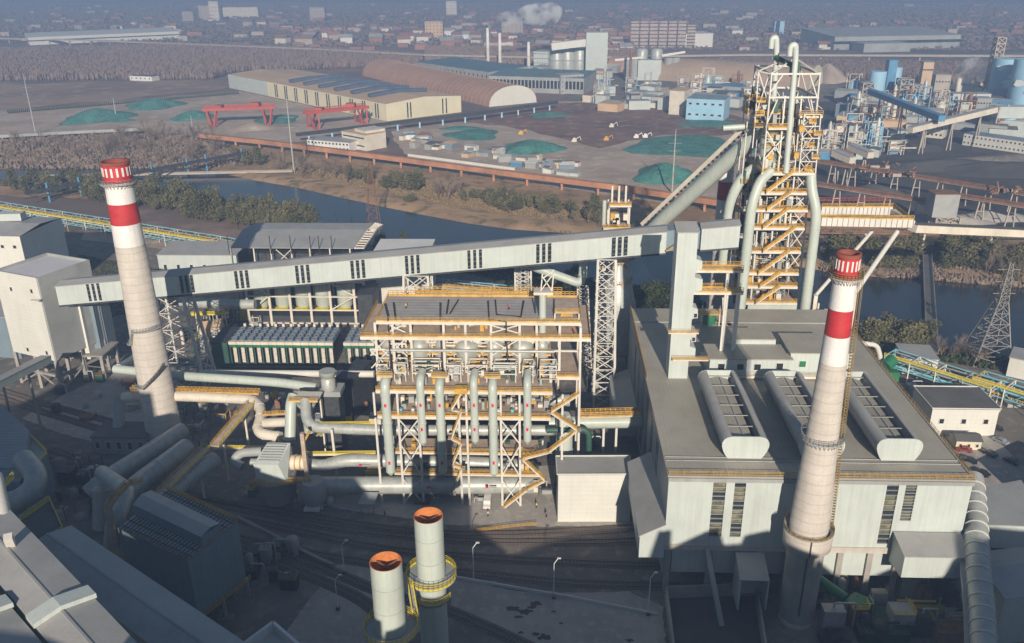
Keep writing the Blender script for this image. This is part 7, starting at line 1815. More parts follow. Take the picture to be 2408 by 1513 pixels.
# viaduct far behind
V_ = beamline([(-200,92),(0,102),(240,108),(480,118),(760,130),(1000,144),(1250,150),(1500,150)], 9, 10, 2.2, 'viaduct', STONEC, 'long pale railway viaduct crossing the plain, left and middle', 'viaduct', 42)
V_ = beamline([(1500,150),(1760,146),(2100,148),(2600,150)], 10, 10, 2.4, 'viaduct', STONEC, 'pale railway viaduct continuing to the right edge', 'viaduct', 60)
# far white shed and others
building('white_shed', 'very long white shed far left below the viaduct', 'warehouse', G(70,107), G(424,91), 95, 14, PANELZ, PANELZ, (8,1,60,2.2), kind='shed', rise=3, glass=GLASSD)
building('grey_factory', 'long grey factory far right beyond the viaduct', 'factory', G(1960,118), G(2255,112), 130, 20, GREYW, GREYW, (6,1,50,5), kind='shed', rise=6)
building('grey_factory', 'second smaller grey factory bay behind the right viaduct', 'factory', G(2030,124), G(2140,122), 40, 13, GREYW, ROOFP)
building('white_hall', 'plain white hall far right of the apartment blocks', 'building', G(1608,112), G(1675,111), 60, 22, PANELZ, PANELZ)
for i in range(7):
    u = 1482+i*22
    building('apartment_block', 'pale pink apartment slab in the row far behind the silos', 'apartment block', G(u,112), G(u+19,112), 16, 42 if i != 6 else 36, APT, APT, (6,7,3,2.4), group='row of pale apartment blocks')
def thin_chimney(u0, v0, u1, v1, label, m=CWHITE):
    p = G(u0, v0, 0); h_ = A(u1, v1, p.y).z; t = thing('chimney', label, 'chimney', (p.x,p.y,0), 'thin far chimneys')
    MB().lathe((p.x,p.y), [(2.6,0),(2.3,h_*.5)], 12, cap=False).build('lower_shaft', CREAM, t); MB().lathe((p.x,p.y), [(2.3,h_*.5),(2.0,h_),(1.7,h_),(1.6,h_-3)], 12).build('upper_shaft', m, t); return Vector((p.x,p.y,h_))
tops = [thin_chimney(1148,158,1147,66,'tallest thin white chimney, steam drifting from its top'), thin_chimney(1176,160,1175,78,'thin white chimney just right of the steaming one'), thin_chimney(1243,165,1242,99,'shorter thin cream chimney left of the cement works')]
# steam as a real small volume
def steam(c0, c1, r0, r1, label, dens):
    mb = MB(); P = []; R_ = []
    n = 9
    for i in range(n+1):
        t = i/n; p = Vector(c0).lerp(Vector(c1), t); p.z += math.sin(t*5)*r1*.25; P.append(p); R_.append((r0+(r1-r0)*t**.8)*(.85+.3*math.sin(i*2.3)**2) if i < n else r1*.3)
    mb.tube(P, R_, 16)
    o = solo(mb, 'steam_plume', None, label, 'steam', loc=tuple(c0)); o['kind'] = 'stuff'
    m = bpy.data.materials.new('steam'); m.use_nodes = True; n_ = m.node_tree; n_.nodes.remove(n_.nodes['Principled BSDF'])
    v_ = n_.nodes.new('ShaderNodeVolumePrincipled'); v_.inputs['Color'].default_value = (1,1,1,1)
    tc = n_.nodes.new('ShaderNodeNewGeometry'); ns = n_.nodes.new('ShaderNodeTexNoise'); ns.inputs['Scale'].default_value = .06; ns.inputs['Detail'].default_value = 6
    n_.links.new(tc.outputs['Position'], ns.inputs['Vector'])
    mr = n_.nodes.new('ShaderNodeMapRange'); mr.inputs[1].default_value = .47; mr.inputs[2].default_value = .66; mr.inputs[3].default_value = 0; mr.inputs[4].default_value = dens
    n_.links.new(ns.outputs['Fac'], mr.inputs[0]); n_.links.new(mr.outputs[0], v_.inputs['Density']); n_.links.new(v_.outputs[0], n_.nodes['Material Output'].inputs['Volume'])
    o.data.materials.append(m)
p = tops[0]; e = A(1320,18,p.y+60)
steam((p.x,p.y,p.z+1), tuple(e), 3.5, 19, 'white steam plume drifting right from the tallest thin chimney', .22)
p0 = A(2322,190,930); p1 = A(2262,150,960)
steam(tuple(p0), tuple(p1), 6, 20, 'steam cloud beside the blue silos at the right', .12)
# cement works with silos
cw = thing('cement_works', 'grey cement works of four round silos under a sloping white gallery and head house', 'silo row', G(1360,160))
for i, u in enumerate((1305,1330,1358,1385)):
    p = G(u+4,166); MB().lathe((p.x,p.y), [(11,0),(11,26),(9,29)], 20).build('silo', GALV, cw); MB().lathe((p.x,p.y), [(11.4,13),(11.4,14.5)], 20).build('silo_ring', GREYW, cw)
a, b = A(1297,110,1190), A(1395,98,1190); MB().beam(a, b, 12, 9).build('top_gallery', PANELZ, cw)
p = A(1403,100,1190); MB().box(p.x-14,p.x+14,1180,1205,0,A(1403,76,1190).z).build('head_house', PANEL, cw)
building('cement_office', 'white block left of the round silos', 'building', G(1255,165), G(1290,166), 20, 24, PANEL, ROOFP, (6,4,2,1.6))
bm2 = thing('mill_tower', 'pale mill tower with twin top drums and side conveyors in front of the hangar', 'tower', G(1530,188))
p = G(1530,190); q_ = p.y
MB().box(p.x-16,p.x+12,q_,q_+20,0,A(1530,142,q_).z).build('tower_body', PANEL, bm2)
for dx in (-9,9): MB().lathe((p.x+dx-2,q_+10), [(7,A(1530,141,q_).z),(7.4,A(1530,120,q_).z),(5,A(1530,116,q_).z)], 16).build('top_drum', GALV, bm2)
for dx in (-26,-19,22,30): MB().lathe((p.x+dx,q_+10), [(6,0),(6,26)], 14).build('side_silo', GREYW, bm2)
MB().beam((p.x-44,q_+4,24),(p.x-10,q_+4,27),3,2.5).build('side_conveyor', PANELZ, bm2); MB().beam((p.x+40,q_+4,33),(p.x+12,q_+4,29),3,2.5).build('side_conveyor', PANELZ, bm2)
MB().tube([(p.x-28,q_-30,0),(p.x-28,q_-30,40)], 1.6, 10).build('brown_stack', BROWN, bm2)
# blue processing plant etc.
building('blue_plant', 'blue plant building with a flat top, left of the furnace top', 'building', G(1612,282), G(1700,287), 30, 19, LBLUE, mat('pale_blue_roof', (.22,.30,.33), .6), (5,2,3,2))
building('blue_roofed_shed', 'long low blue roofed shed below the tan hangar', 'shed', G(1640,212), G(1790,222), 30, 6, GREYW, BLUE)
building('yellow_office', 'cream office with square windows beside the furnace top', 'building', G(1747,243), G(1785,243), 14, 14, CREAM, CREAM, (4,3,2,2))
building('cream_block', 'cream block with an orange zigzag stair left of the blue plant', 'building', G(1606,272), G(1625,262), 14, 22, CREAM, TAN, (2,3,2,2))
building('white_hut', 'white hut with windows by the river conveyor, lower left one', 'building', G(724,350), G(822,358), 16, 7, CWHITE, ROOFP, (12,2,1.8,1.6))
building('cream_office', 'two-storey cream office with a tan roof by the river conveyor', 'building', G(806,345), G(862,356), 20, 12, CREAM, TAN, (1,2,26,1.3))
building('cream_office', 'cream square tower wing right of the two-storey office', 'building', G(862,352), G(908,345), 16, 14, CREAM, CREAM, (3,2,2,2))
building('farm_building', 'small white and dark roofed building alone in the brown woodland', 'building', G(306,190), G(358,192), 14, 6, CWHITE, mat('dark_blue_roof', (.05,.09,.14), .7), (5,1,2,2))
# assorted low works: many little blocks with their own labels by colour and place
zones = [
 ('shed between hangar and furnace', (1380,225), (1770,262), 46, (8,26), (4,11)),
 ('shed among the yards right of the furnace', (1960,225), (2408,330), 60, (9,28), (4,14)),
 ('small works shed beside the dump yard', (930,330), (1330,405), 46, (4,12), (2,4.5)),
 ('shed beside the far viaduct', (1240,170), (1420,195), 16, (10,25), (5,10)),
 ('hut by the conveyors right of the furnace', (1880,330), (2100,380), 20, (6,16), (4,8))]
wm = [PANELZ, GREYW, CREAM, PANEL, TAN, GREYW, PANELB, GREYW, PANEL, GREYW, BLUE]; rm_ = [GREYW, ROOFP, TAN, ROOFP, ROOFD, ROOFD, PANELZ, GREYW, GREYW, BRICK, BLUE]
cn = dict(white_wall_panel='white', weathered_grey_sheet='grey', cream_steel_paint='cream', blue_sheet='blue', pale_wall_panel='pale', tan_roof_sheet='tan', brick_village_roof='red', light_blue_paint='light blue', blue_grey_and_shaded_panel='blue-grey', plain_grey_roof='grey', dark_felt_roof='dark')
for lab, (u0,v0), (u1,v1), n, (w0,w1), (h0,h1) in zones:
    for i in range(n):
        u = rnd.uniform(u0,u1); v = rnd.uniform(v0,v1)
        if lab.startswith('small works'): v = v0+(v1-v0)*(u-u0)/(u1-u0)+rnd.uniform(-14,12)
        p = G(u,v); w_ = rnd.uniform(w0,w1); ang = rnd.choice([-.5,-.4,.1,1.1]); d = Vector((math.cos(ang),math.sin(ang),0))
        wi = rnd.choice(wm); ri = rnd.choice(rm_); l2 = '%s walled, %s roofed %s, %s' % (cn[wi.name], cn[ri.name], lab, 'left part' if u < u0+(u1-u0)/3 else 'middle' if u < u0+(u1-u0)*2/3 else 'right part')
        building('shed', l2, 'shed', p, p+d*w_, rnd.uniform(w0,w1)*.7, rnd.uniform(h0,h1), wi, ri, kind=rnd.choice(['flat','gable','shed']), group=lab, rise=1)
# white office row & others on the right
building('white_office', 'white two-storey office row near the right edge behind the coal yard', 'building', G(2262,342), G(2440,368), 14, 9, PANELZ, PANELB, (18,2,1.5,1.5))
building('pink_office', 'pale pink two-storey office among conveyors right of the furnace', 'building', G(2155,322), G(2216,328), 14, 11, CREAM, CREAM, (6,2,1.8,1.8))
def conv(u0,v0,Y0,u1,v1,Y1,w_,m,label,rm=None,legs=3):
    a, b = A(u0,v0,Y0), A(u1,v1,Y1); t = thing('conveyor', label, 'conveyor', ((a.x+b.x)/2,(a.y+b.y)/2,0))
    MB().beam(a,b,w_,w_*.8).build('casing', m, t)
    if rm: MB().beam(a+Vector((0,0,w_*.45)),b+Vector((0,0,w_*.45)),w_*1.08,.25).build('roof', rm, t)
    for k in range(legs):
        p = a.lerp(b,(k+.5)/legs); MB().beam((p.x-1.5,p.y,0),p,.7).build('leg', STONEC, t); MB().beam((p.x+1.5,p.y,0),p,.7).build('leg', STONEC, t)
    return a, b
conv(2140,306,640,2340,258,680,5,CREAM,'long cream conveyor rising to the right behind the pink office',ROOFP)
conv(2046,216,760,2215,280,640,5,BLUE,'blue conveyor descending to the right from the blue and white tower',BLUE)
conv(2000,345,600,2048,366,580,5,CREAM,'short cream conveyor with dark gaps, upper one, right of the furnace',ROOFP,2)
conv(1962,360,560,2005,378,545,5,CREAM,'short cream conveyor with dark gaps, lower one, right of the furnace',ROOFP,2)
conv(2062,290,690,2000,330,640,4,CREAM,'cream conveyor descending to the left toward the short ones',ROOFP,2)
# blue and white silos
def painted_silo(u, v0, v1, r, label, marks=6, m=LBLUE, seed=0):
    p = G(u, v0, 0); h_ = A(u, v1, p.y).z; t = thing('silo', label, 'silo', (p.x,p.y,0), 'light blue silos painted with white clouds')
    MB().lathe((p.x,p.y), [(r,0),(r,h_)], 24).build('shell', m, t); r_ = random.Random(seed)
    for k in range(marks):
        a = -math.pi/2+r_.uniform(-.9,.7); z = h_*r_.uniform(.25,.92); c = Vector((p.x+(r+.08)*math.cos(a), p.y+(r+.08)*math.sin(a), z)); tx = Vector((-math.sin(a), math.cos(a), 0)); nn = Vector((math.cos(a),math.sin(a),0))*.1
        w_ = r*r_.uniform(.26,.42); pts = []
        for i in range(12):
            b_ = 2*math.pi*i/12; rr2 = 1+.22*math.sin(3*b_+k); pts.append(c+tx*w_*rr2*math.cos(b_)+Vector((0,0,1))*w_*.5*rr2*math.sin(b_)-nn)
        MB().extr(pts, nn*2).build('cloud_mark', SKYW, t)
    return p, h_
painted_silo(2348,245,138,12,'large light blue silo with white cloud marks at the right edge',7,seed=2)
painted_silo(2400,262,140,14,'second light blue silo, cut off by the right edge',5,seed=5)
painted_silo(2056,240,168,8,'shorter light blue silo with cloud marks, left of the dark blue block',3,seed=7)
painted_silo(2095,232,158,7,'slim light blue silo right of the dark blue block',4,seed=9)
building('dark_blue_block', 'dark blue block standing between two light blue silos', 'building', G(2078,238), G(2098,238), 10, 40, BLUE, BLUE)
bst = thing('lattice_tower', 'tall brown lattice tower left of the large blue silo', 'tower', G(2320,235)); p = G(2322,235)
hh = A(2338,88,p.y).z
lattice(bst, sq(p.x,p.y,9,9,0), sq(p.x+1,p.y,8,8,hh), 11, .45, STONEC, .3)
for k in range(10): z = hh*(k+1)/10; MB().box(p.x-4,p.x+5,p.y-4,p.y+4,z-.4,z).build('deck', STONEC, bst)
for u, w_, v1, lab in ((2030,10,195,'brown steel frame left of the blue silos'),(2120,12,185,'brown steel frame right of the slim silo'),(2010,9,230,'lower brown frame beside the blue conveyor'),(2150,10,200,'narrow brown frame right of the blue plant')):
    p = G(u,262 if u<2100 else 245); h_ = A(u,v1,p.y).z; t = thing('steel_frame', lab, 'steel frame', (p.x,p.y,0))
    lattice(t, sq(p.x,p.y,w_,w_,0), sq(p.x,p.y,w_,w_,h_), 5, .5, STONEC, .25)
    for k in range(5): z = h_*(k+1)/5; MB().box(p.x-w_/2,p.x+w_/2,p.y-w_/2,p.y+w_/2,z-.5,z).build('deck', GREYW, t)
    for k in range(6): z = h_*rnd.uniform(.1,.85); x = p.x+rnd.uniform(-w_/2,w_/3); MB().box(x,x+3,p.y-2,p.y+2,z,z+3).build('machine', rnd.choice([GALV,BLUE,STONEC,CREAM]), t)
bf2 = thing('portal_frame', 'brown portal frame with a white top box and light blue drum at the right edge', 'steel frame', G(2372,322)); p = G(2372,322); hh = A(2372,252,p.y).z
for x in (-13,13):
    for y in (0,12): MB().beam((p.x+x,p.y+y,0),(p.x+x*.9,p.y+y,hh),1.2).build('column', STONEC, bf2)
MB().box(p.x-12,p.x+12,p.y,p.y+12,hh-9,hh).build('top_box', PANEL, bf2); MB().lathe((p.x,p.y+6), [(2,hh-18),(6,hh-14),(6,hh-9.2)], 14).build('drum', LBLUE, bf2); MB().beam((p.x-13,p.y,hh*.45),(p.x+13,p.y,hh*.45),1).build('beam', STONEC, bf2)
for i,(u,v,w_,h_) in enumerate([(2250,300,22,10),(2235,262,34,16),(2190,245,14,28),(2160,225,10,34),(2290,280,12,18)]):
    p = G(u,v); building('works_building', ['grey works building right of the pink office','grey long works building under the steam cloud','pale works tower behind the pink office','brown works tower near the blue silos','small works tower left of the portal frame'][i], 'building', p, p+Vector((w_,-2,0)), 14, h_, [GREYW,PANEL,STONEC,TAN,GREYW][i], ROOFP, (5,2,2,2))
tw2 = thin_chimney(2247,240,2250,185,'thin cream and rust chimney left of the steam cloud', CREAM)
# long brown conveyors of the coal yard
def truss_conv(u0,v0,u1,v1,z,label,pm=STONEC):
    a, b = G(u0,v0,z), G(u1,v1,z); t = thing('conveyor', label, 'conveyor', ((a.x+b.x)/2,(a.y+b.y)/2,0), 'long brown conveyors over the coal yard')
    MB().beam(a,b,4,1.2).build('belt_deck', BROWN, t); MB().beam(a+Vector((0,-2.2,-.4)), b+Vector((0,-2.2,-.4)), .4, 1.0).build('edge_beam', STONEC, t)
    L = (b-a).length; n = int(L/13)
    for i in range(n+1):
        p = a.lerp(b, i/n)
        f = MB()
        for s in (-2, 2): f.beam((p.x+s*1.2,p.y,0), (p.x+s*.6,p.y,z-.6), .6)
        f.beam((p.x-2.2,p.y,z*.5),(p.x+2.2,p.y,z*.5),.4); f.build('bent', pm, t)
    MB().rail([a+Vector((0,-2,.6)), b+Vector((0,-2,.6))], h=1.2, step=3, t=.2, toe=0).build('railing', BROWN, t)
truss_conv(1915,378,2450,462,13,'upper long brown conveyor crossing the coal yard')
truss_conv(1915,432,2215,478,13,'lower long brown conveyor, left of the grey junction house')
truss_conv(2240,458,2460,492,13,'lower long brown conveyor, right of the grey junction house')
jh = building('junction_house', 'grey junction house on legs between the two lower conveyors', 'building', A(2203,445,440), A(2262,445,440), 10, 12, GREYW, BROWN)
jh.location.z = 9
for x in (0, 10):
    p = A(2205+x*5.5,500,440); MB().beam((p.x,440.5,0),(p.x,440.5,9),.8)
jl = thing('steel_frame', 'open brown frame under the grey junction house', 'steel frame', (A(2230,500,440).x,442,0)); lattice(jl, sq(A(2232,500,440).x,444,12,9,0), sq(A(2232,500,440).x,444,12,9,8.9), 3, .45, STONEC, .2)
for i,(u,v,lab) in enumerate([(2055,412,'rusty stacker machine on the upper brown conveyor'),(2100,432,'rusty hopper machine between the brown conveyors'),(2370,470,'rusty machine on the conveyor at the right')]):
    p = G(u,v,9); t = thing('conveyor_machine', lab, 'machine', (p.x,p.y,9))
    o = MB(); 
    for k in range(16):
        x = p.x+rnd.uniform(-10,12); y = p.y+rnd.uniform(-3,3); z = 13+rnd.uniform(0,4); o.beam((x,y,z),(x+rnd.uniform(-5,5),y+rnd.uniform(-2,2),z+rnd.uniform(-3,4)),rnd.uniform(.3,1))
    o.build('frame_bars', BROWN, t, kind='stuff'); o = MB()
    for k in range(6):
        x = p.x+rnd.uniform(-9,9); o.box(x,x+2.5,p.y-1,p.y+1,13.2,15)
    o.build('drive_boxes', STONEC, t, kind='stuff')
# process plant clutter: small frames with decks, tanks and pipes
for zl, (u0,v0),(u1,v1), n in (('right of the furnace top',(1990,215),(2408,325),44),('behind the dump yard',(1400,205),(1780,240),20),('by the brown conveyors',(1930,345),(2120,375),8)):
    for i in range(n):
        p = G(rnd.uniform(u0,u1), rnd.uniform(v0,v1)); w_ = rnd.uniform(6,14); h_ = rnd.uniform(8,24); m1 = rnd.choice([STONEC, GREYW, CREAM, BROWN, GALV, LBLUE])
        q = ['left part','middle','right part'][min(2,int(3*(_u-u0)/(u1-u0)))] if (_u := 1204+W2*rt.dot(p-Vector((0,0,CAMH)))/fw.dot(p-Vector((0,0,CAMH)))) else ''
        kind = rnd.choice(['tank','vessel','frame'])
        t = thing('process_frame', 'process frame with %s %s, %s' % ({'tank':'wide tank','vessel':'tall vessel','frame':'stack of boxes'}[kind], zl, q), 'steel frame', (p.x,p.y,0), 'small process frames '+zl)
        f = MB()
        for x in (-w_/2, w_/2):
            for y in (-w_/3, w_/3): f.beam((p.x+x,p.y+y,0),(p.x+x,p.y+y,h_),.5)
        for z in (h_*.33,h_*.66,h_):
            f.beam((p.x-w_/2,p.y-w_/3,z),(p.x+w_/2,p.y-w_/3,z),.5); f.beam((p.x+w_/2,p.y-w_/3,z),(p.x+w_/2,p.y+w_/3,z),.5); f.beam((p.x-w_/2,p.y-w_/3,z-h_*.33),(p.x+w_/2,p.y-w_/3,z),.3)
        f.build('frame', m1, t)
        if kind == 'tank': MB().lathe((p.x,p.y), [(w_*.4,.2),(w_*.4,h_*.6),(w_*.1,h_*.75)], 12).build('tank', rnd.choice([GALV,LBLUE,CREAM]), t)
        elif kind == 'vessel': MB().lathe((p.x+w_*.1,p.y), [(w_*.18,0),(w_*.18,h_*1.15),(w_*.06,h_*1.3)], 10).build('vessel', rnd.choice([GALV,CREAM,BROWN]), t)
        else:
            for z in (0,h_*.36,h_*.7): MB().box(p.x-w_*.35,p.x+w_*rnd.uniform(0,.35),p.y-w_*.2,p.y+w_*.2,z,z+h_*.22).build('equipment_box', rnd.choice([GREYW,PANEL,BLUE,CREAM]), t)
        MB().tube([(p.x+w_*.3,p.y-w_*.4,0),(p.x+w_*.3,p.y-w_*.4,h_*.5),(p.x+w_*1.2,p.y-w_*.4,h_*.5)], .5, 8).build('pipe', rnd.choice([GALV,CREAM,TEAL,BROWN]), t)
# coal heaps
for i,(u,v,w_,d_,h_,m) in enumerate([(2230,395,150,40,6,COAL),(2380,405,120,40,7,COAL),(2150,350,60,30,4,COAL),(2400,380,130,30,5,YARD),(2050,455,40,26,6,COAL),(2200,520,60,22,5,YARDC),(2330,515,46,20,5,YARDC)]):
    mound(u, v, w_, d_, h_, ['long dark coal heap in the yard, left one','long dark coal heap in the yard, right one','small coal heap below the short conveyors','grey ore heap behind the right coal heap','coal heap between the brown conveyors','pale ore heap under the junction house','pale ore heap near the right edge'][i], m, 30+i)
# parked scatter in dump yard: small excavators/blocks
for i in range(6):
    u = rnd.uniform(1180,1540); v = rnd.uniform(298,335); p = G(u,v); m = rnd.choice([ORANGE, CREAM, YELLOW, CWHITE])
    o = MB().box(p.x-2,p.x+2,p.y-1.2,p.y+1.2,.3,2.0).box(p.x-1,p.x+1,p.y-1,p.y+1,2.0,3.4).beam((p.x+1,p.y,2),(p.x+4.5,p.y,4.4),.5).beam((p.x+4.5,p.y,4.4),(p.x+5.5,p.y,1.4),.4)
    solo(o, 'excavator', m, 'tiny excavator working on the reddish dump soil', 'excavator', 'tiny excavators in the dump yard', (p.x,p.y,.3))
# low white walls in the works strip
for i,(u0,v0,u1,v1) in enumerate([(960,365,1210,398),(1000,378,1190,402),(1150,412,1290,430),(1330,420,1420,432)]):
    o = MB().beam(G(u0,v0,1), G(u1,v1,1), 1.2, 2); solo(o, 'site_wall', PANELZ, ['long white site wall by the rusty conveyor, back one','long white site wall by the rusty conveyor, front one','short white site wall right of the works strip','white site wall left of the green mound'][i], 'wall')
# row of bollard like trees / fence posts along the far yard edge
tr = MB()
for k in range(120):
    t = k/119; p = G(20+ (560-20)*t, 268-(268-222)*t, 0); tr.lathe((p.x,p.y), [(.3,0),(.8,1.2),(.6,3),(.1,4.2)], 6)
tr_o = setting(tr, 'hedge_row', LEAFD, 'stuff')

# ================= VILLAGES AND FAR TOWN =================
cube = MB().box(-.5,.5,-.5,.5,0,1)
wallm = [CWHITE, CREAM, STONEC, BRICK, GREYW, PANELZ]
_hm = {}
def house_mesh(k):
    if k in _hm: return _hm[k]
    w = MB().box(-.5,.5,-.35,.35,0,.42).mesh('wall', wallm[k%len(wallm)]); r = MB().add([(-.54,-.4,.4),(.54,-.4,.4),(.54,0,.62),(-.54,0,.62),(.54,.4,.4),(-.54,.4,.4)], [(0,1,2,3),(3,2,4,5)]).mesh('roof', BRICK if k%3 else GREYW)
    _hm[k] = (w, r); return _hm[k]
vill = [((60,420),(55,95),14,'village house far left below the blue hills'),((660,1000),(60,112),22,'village house in the brick coloured village left of the steam'),((950,1300),(60,118),20,'village house around the thin chimneys far behind'),((1260,1480),(95,130),30,'brick village house behind the cement works'),((1700,2100),(60,118),14,'far village house right of the white hall'),((480,680),(40,70),8,'village house near the far white blocks')]
for (u0,u1),(v0,v1),n,lab in vill:
    for i in range(n):
        p = G(rnd.uniform(u0,u1), rnd.uniform(v0,v1)); 
        if p.y > 2900: continue
        t = thing('house', lab, 'house', p, lab.replace('house','houses'))
        w, r = house_mesh(rnd.randrange(6)); s = rnd.uniform(12,26); rz = rnd.uniform(-.4,.4); hs = rnd.uniform(.7,1.2)
        put(w, 'wall', t, p, rz, (s, s, s*hs)); put(r, 'roof', t, p, rz, (s, s, s*hs))
for i,(u,v,w_,h_,lab) in enumerate([(470,48,60,38,'white high block far left of centre'),(495,50,26,50,'slim white high block beside it'),(430,52,30,26,'small white block left of the far high blocks'),(520,42,110,28,'wide white far building'),(730,50,40,34,'pale block above the village'),(1050,38,30,40,'lone white block under the hills'),(1820,78,9,22,'left one of two far light blue cooling columns'),(1832,80,9,24,'right one of two far light blue cooling columns'),(1180,80,44,24,'cream far building between the thin chimneys'),(1000,88,36,30,'orange far building in the village')]):
    p = G(u,v); 
    if p.y > 3200: p = p*(3000/p.y)
    building('far_block', lab, 'building', p, p+Vector((w_,0,0)), 20, h_, LBLUE if 6<=i<=7 else (TAN if i==9 else [STONEC,CREAM][i%2]), GREYW, (5,5,3,2) if i not in (3,6,7) else None)
# small far roofs nobody could count
hv = []; hf = []
def far_boxes(n, ur, vr, mat_, name, smin, smax, ymax=9000):
    V = []; F = []
    for i in range(n):
        p = G(rnd.uniform(*ur), rnd.uniform(*vr))
        if p.y > ymax or p.y < 0: continue
        s = rnd.uniform(smin, smax); d = s*rnd.uniform(.4,.8); h_ = rnd.uniform(4,9); k = len(V)
        z = 0
        V += [(p.x,p.y,z),(p.x+s,p.y,z),(p.x+s,p.y+d,z),(p.x,p.y+d,z),(p.x,p.y,z+h_),(p.x+s,p.y,z+h_),(p.x+s,p.y+d,z+h_),(p.x,p.y+d,z+h_)]
        F += [tuple(k+j for j in f) for f in ((4,5,6,7),(0,1,5,4),(1,2,6,5),(2,3,7,6),(3,0,4,7))]
    me = bpy.data.meshes.new(name); me.from_pydata(V, [], F); me.materials.append(mat_); ob = bpy.data.objects.new(name, me); SC.collection.objects.link(ob); ob['kind'] = 'stuff'
far_boxes(110, (100,2400), (12,90), BRICK, 'distant_village_roofs', 12, 34)
far_boxes(80, (0,2400), (14,100), STONEC, 'distant_village_walls', 10, 30)
far_boxes(70, (650,1500), (70,128), BRICK, 'distant_brick_houses', 12, 24)

# ================= VEGETATION =================
def crown_mesh(seed, w_, h_, n, leaf, m, z0=1.2, lobes=9):
    r = np.random.RandomState(seed); c = []
    for i in range(lobes):
        a = r.uniform(0, 2*np.pi); q = r.uniform(.15,.62); c.append((q*w_/2*np.cos(a), q*w_/2*np.sin(a), z0+h_*r.uniform(.15,.85), r.uniform(.28,.5)))
    c = np.array(c); idx = r.randint(0, lobes, n); d = r.normal(size=(n,3)); d /= np.linalg.norm(d,axis=1)[:,None]
    rad = r.uniform(.55,1.05,n)[:,None]
    P = c[idx,:3]+d*rad*np.stack([c[idx,3]*w_*.62, c[idx,3]*w_*.62, c[idx,3]*h_*.62],1)
    P[:,2] = np.maximum(P[:,2], z0*.6)
    u = r.normal(size=(n,3)); u /= np.linalg.norm(u,axis=1)[:,None]; v = np.cross(u, d+r.normal(size=(n,3))*.5); v /= np.linalg.norm(v,axis=1)[:,None]+1e-6
    s = leaf*r.uniform(.6,1.4,n)[:,None]
    V = np.stack([P-u*s, P+v*s*.7, P+u*s, P-v*s*.7], 1).reshape(-1,3)
    me = bpy.data.meshes.new('crown'); me.from_pydata(V.tolist(), [], np.arange(4*n).reshape(n,4).tolist()); me.materials.append(m); return me
def bare_mesh(seed, h_, m, spread=.55):
    r = random.Random(seed); V = []; F = []
    def stick(p, q, a, b):
        d = (q-p); x = d.cross(Vector((.3,.9,.2))).normalized(); y = d.cross(x).normalized(); k = len(V)
        for c, w_ in ((p,a),(q,b)):
            for i in range(3):
                g = 2*math.pi*i/3; V.append(tuple(c+x*math.cos(g)*w_+y*math.sin(g)*w_))
        for i in range(3): F.append((k+i, k+(i+1)%3, k+3+(i+1)%3, k+3+i))
    def grow(p, d, L, w_, lev):
        q = p+d*L; stick(p, q, w_, w_*.6)
        if lev == 0: return
        n = 4 if lev > 1 else 6
        for i in range(n):
            f = r.uniform(.35,1); nd = (d+Vector((r.uniform(-1,1),r.uniform(-1,1),r.uniform(-.1,.7)))*spread).normalized(); grow(p+d*L*f, nd, L*r.uniform(.5,.75), w_*.55, lev-1)
    for k in range(3):
        grow(Vector((0,0,h_*.12)), Vector((r.uniform(-.3,.3),r.uniform(-.3,.3),1)).normalized(), h_*.42, .09, 3)
    me = bpy.data.meshes.new('crown'); me.from_pydata(V, [], F); me.materials.append(m); return me
def trunk_mesh(h_, r_): return MB().tube([(0,0,0),(0,0,h_*.5),(0,.1,h_)], [r_, r_*.8, r_*.5], 6).mesh('trunk', BARK)
TR = trunk_mesh(3, .28)
green_v = [crown_mesh(s, 7.5, 7.5, 650, .42, LEAF) for s in (1,2,3,4)]
dark_v = [crown_mesh(s, 7, 8, 600, .42, LEAFD) for s in (11,12)]
bare_v = [bare_mesh(s, 10, TWIG) for s in (21,22,23,24)]
def tree(p, kind, sc, label, group, name=None):
    me = rnd.choice({'green':green_v,'dark':dark_v,'bare':bare_v}[kind])
    t = bpy.data.objects.new(name or {'green':'green_tree','dark':'dark_tree','bare':'bare_tree'}[kind], None); SC.collection.objects.link(t)
    t.location = (p.x,p.y,p.z if p.z > .3 else .2); t['label'] = label; t['category'] = 'tree'; t['group'] = group; t.rotation_euler = (0,0,rnd.uniform(0,6.28)); t.scale = (sc*rnd.uniform(.75,1.25), sc*rnd.uniform(.75,1.25), sc*rnd.uniform(.7,1.3))
    for m_, nm in ((TR,'trunk'),(me,'crown')):
        o = bpy.data.objects.new(nm, m_); SC.collection.objects.link(o); o.parent = t
def tree_band(poly, n, kind, s0, s1, label, group):
    # poly: list of (u, vtop, vbottom) stations
    for i in range(n):
        k = rnd.uniform(0, len(poly)-1.001); j = int(k); f = k-j; a, b = poly[j], poly[j+1]
        u = a[0]+(b[0]-a[0])*f; v = rnd.uniform(a[1]+(b[1]-a[1])*f, a[2]+(b[2]-a[2])*f)
        q = int(3*(u-poly[0][0])/(poly[-1][0]-poly[0][0]+1)); tree(G(u,v), kind, rnd.uniform(s0,s1), label+[', left third',', middle third',', right third'][q], group)
tree_band([(195,440,470),(330,448,495),(480,470,520),(620,500,540),(740,522,550)], 190, 'green', .85, 1.35, 'olive green tree in the dense row along the near river bank', 'olive green trees on the near river bank')
tree_band([(0,425,450),(100,432,458),(190,442,462)], 34, 'green', .8, 1.2, 'green tree at the left edge beyond the pipe rack', 'green trees left of the chimney beyond the pipe rack')
tree_band([(232,330,400),(330,320,392),(450,322,395),(530,340,398)], 75, 'bare', 1.0, 1.7, 'bare brown tree in the thicket behind the left chimney', 'bare trees behind the left chimney')
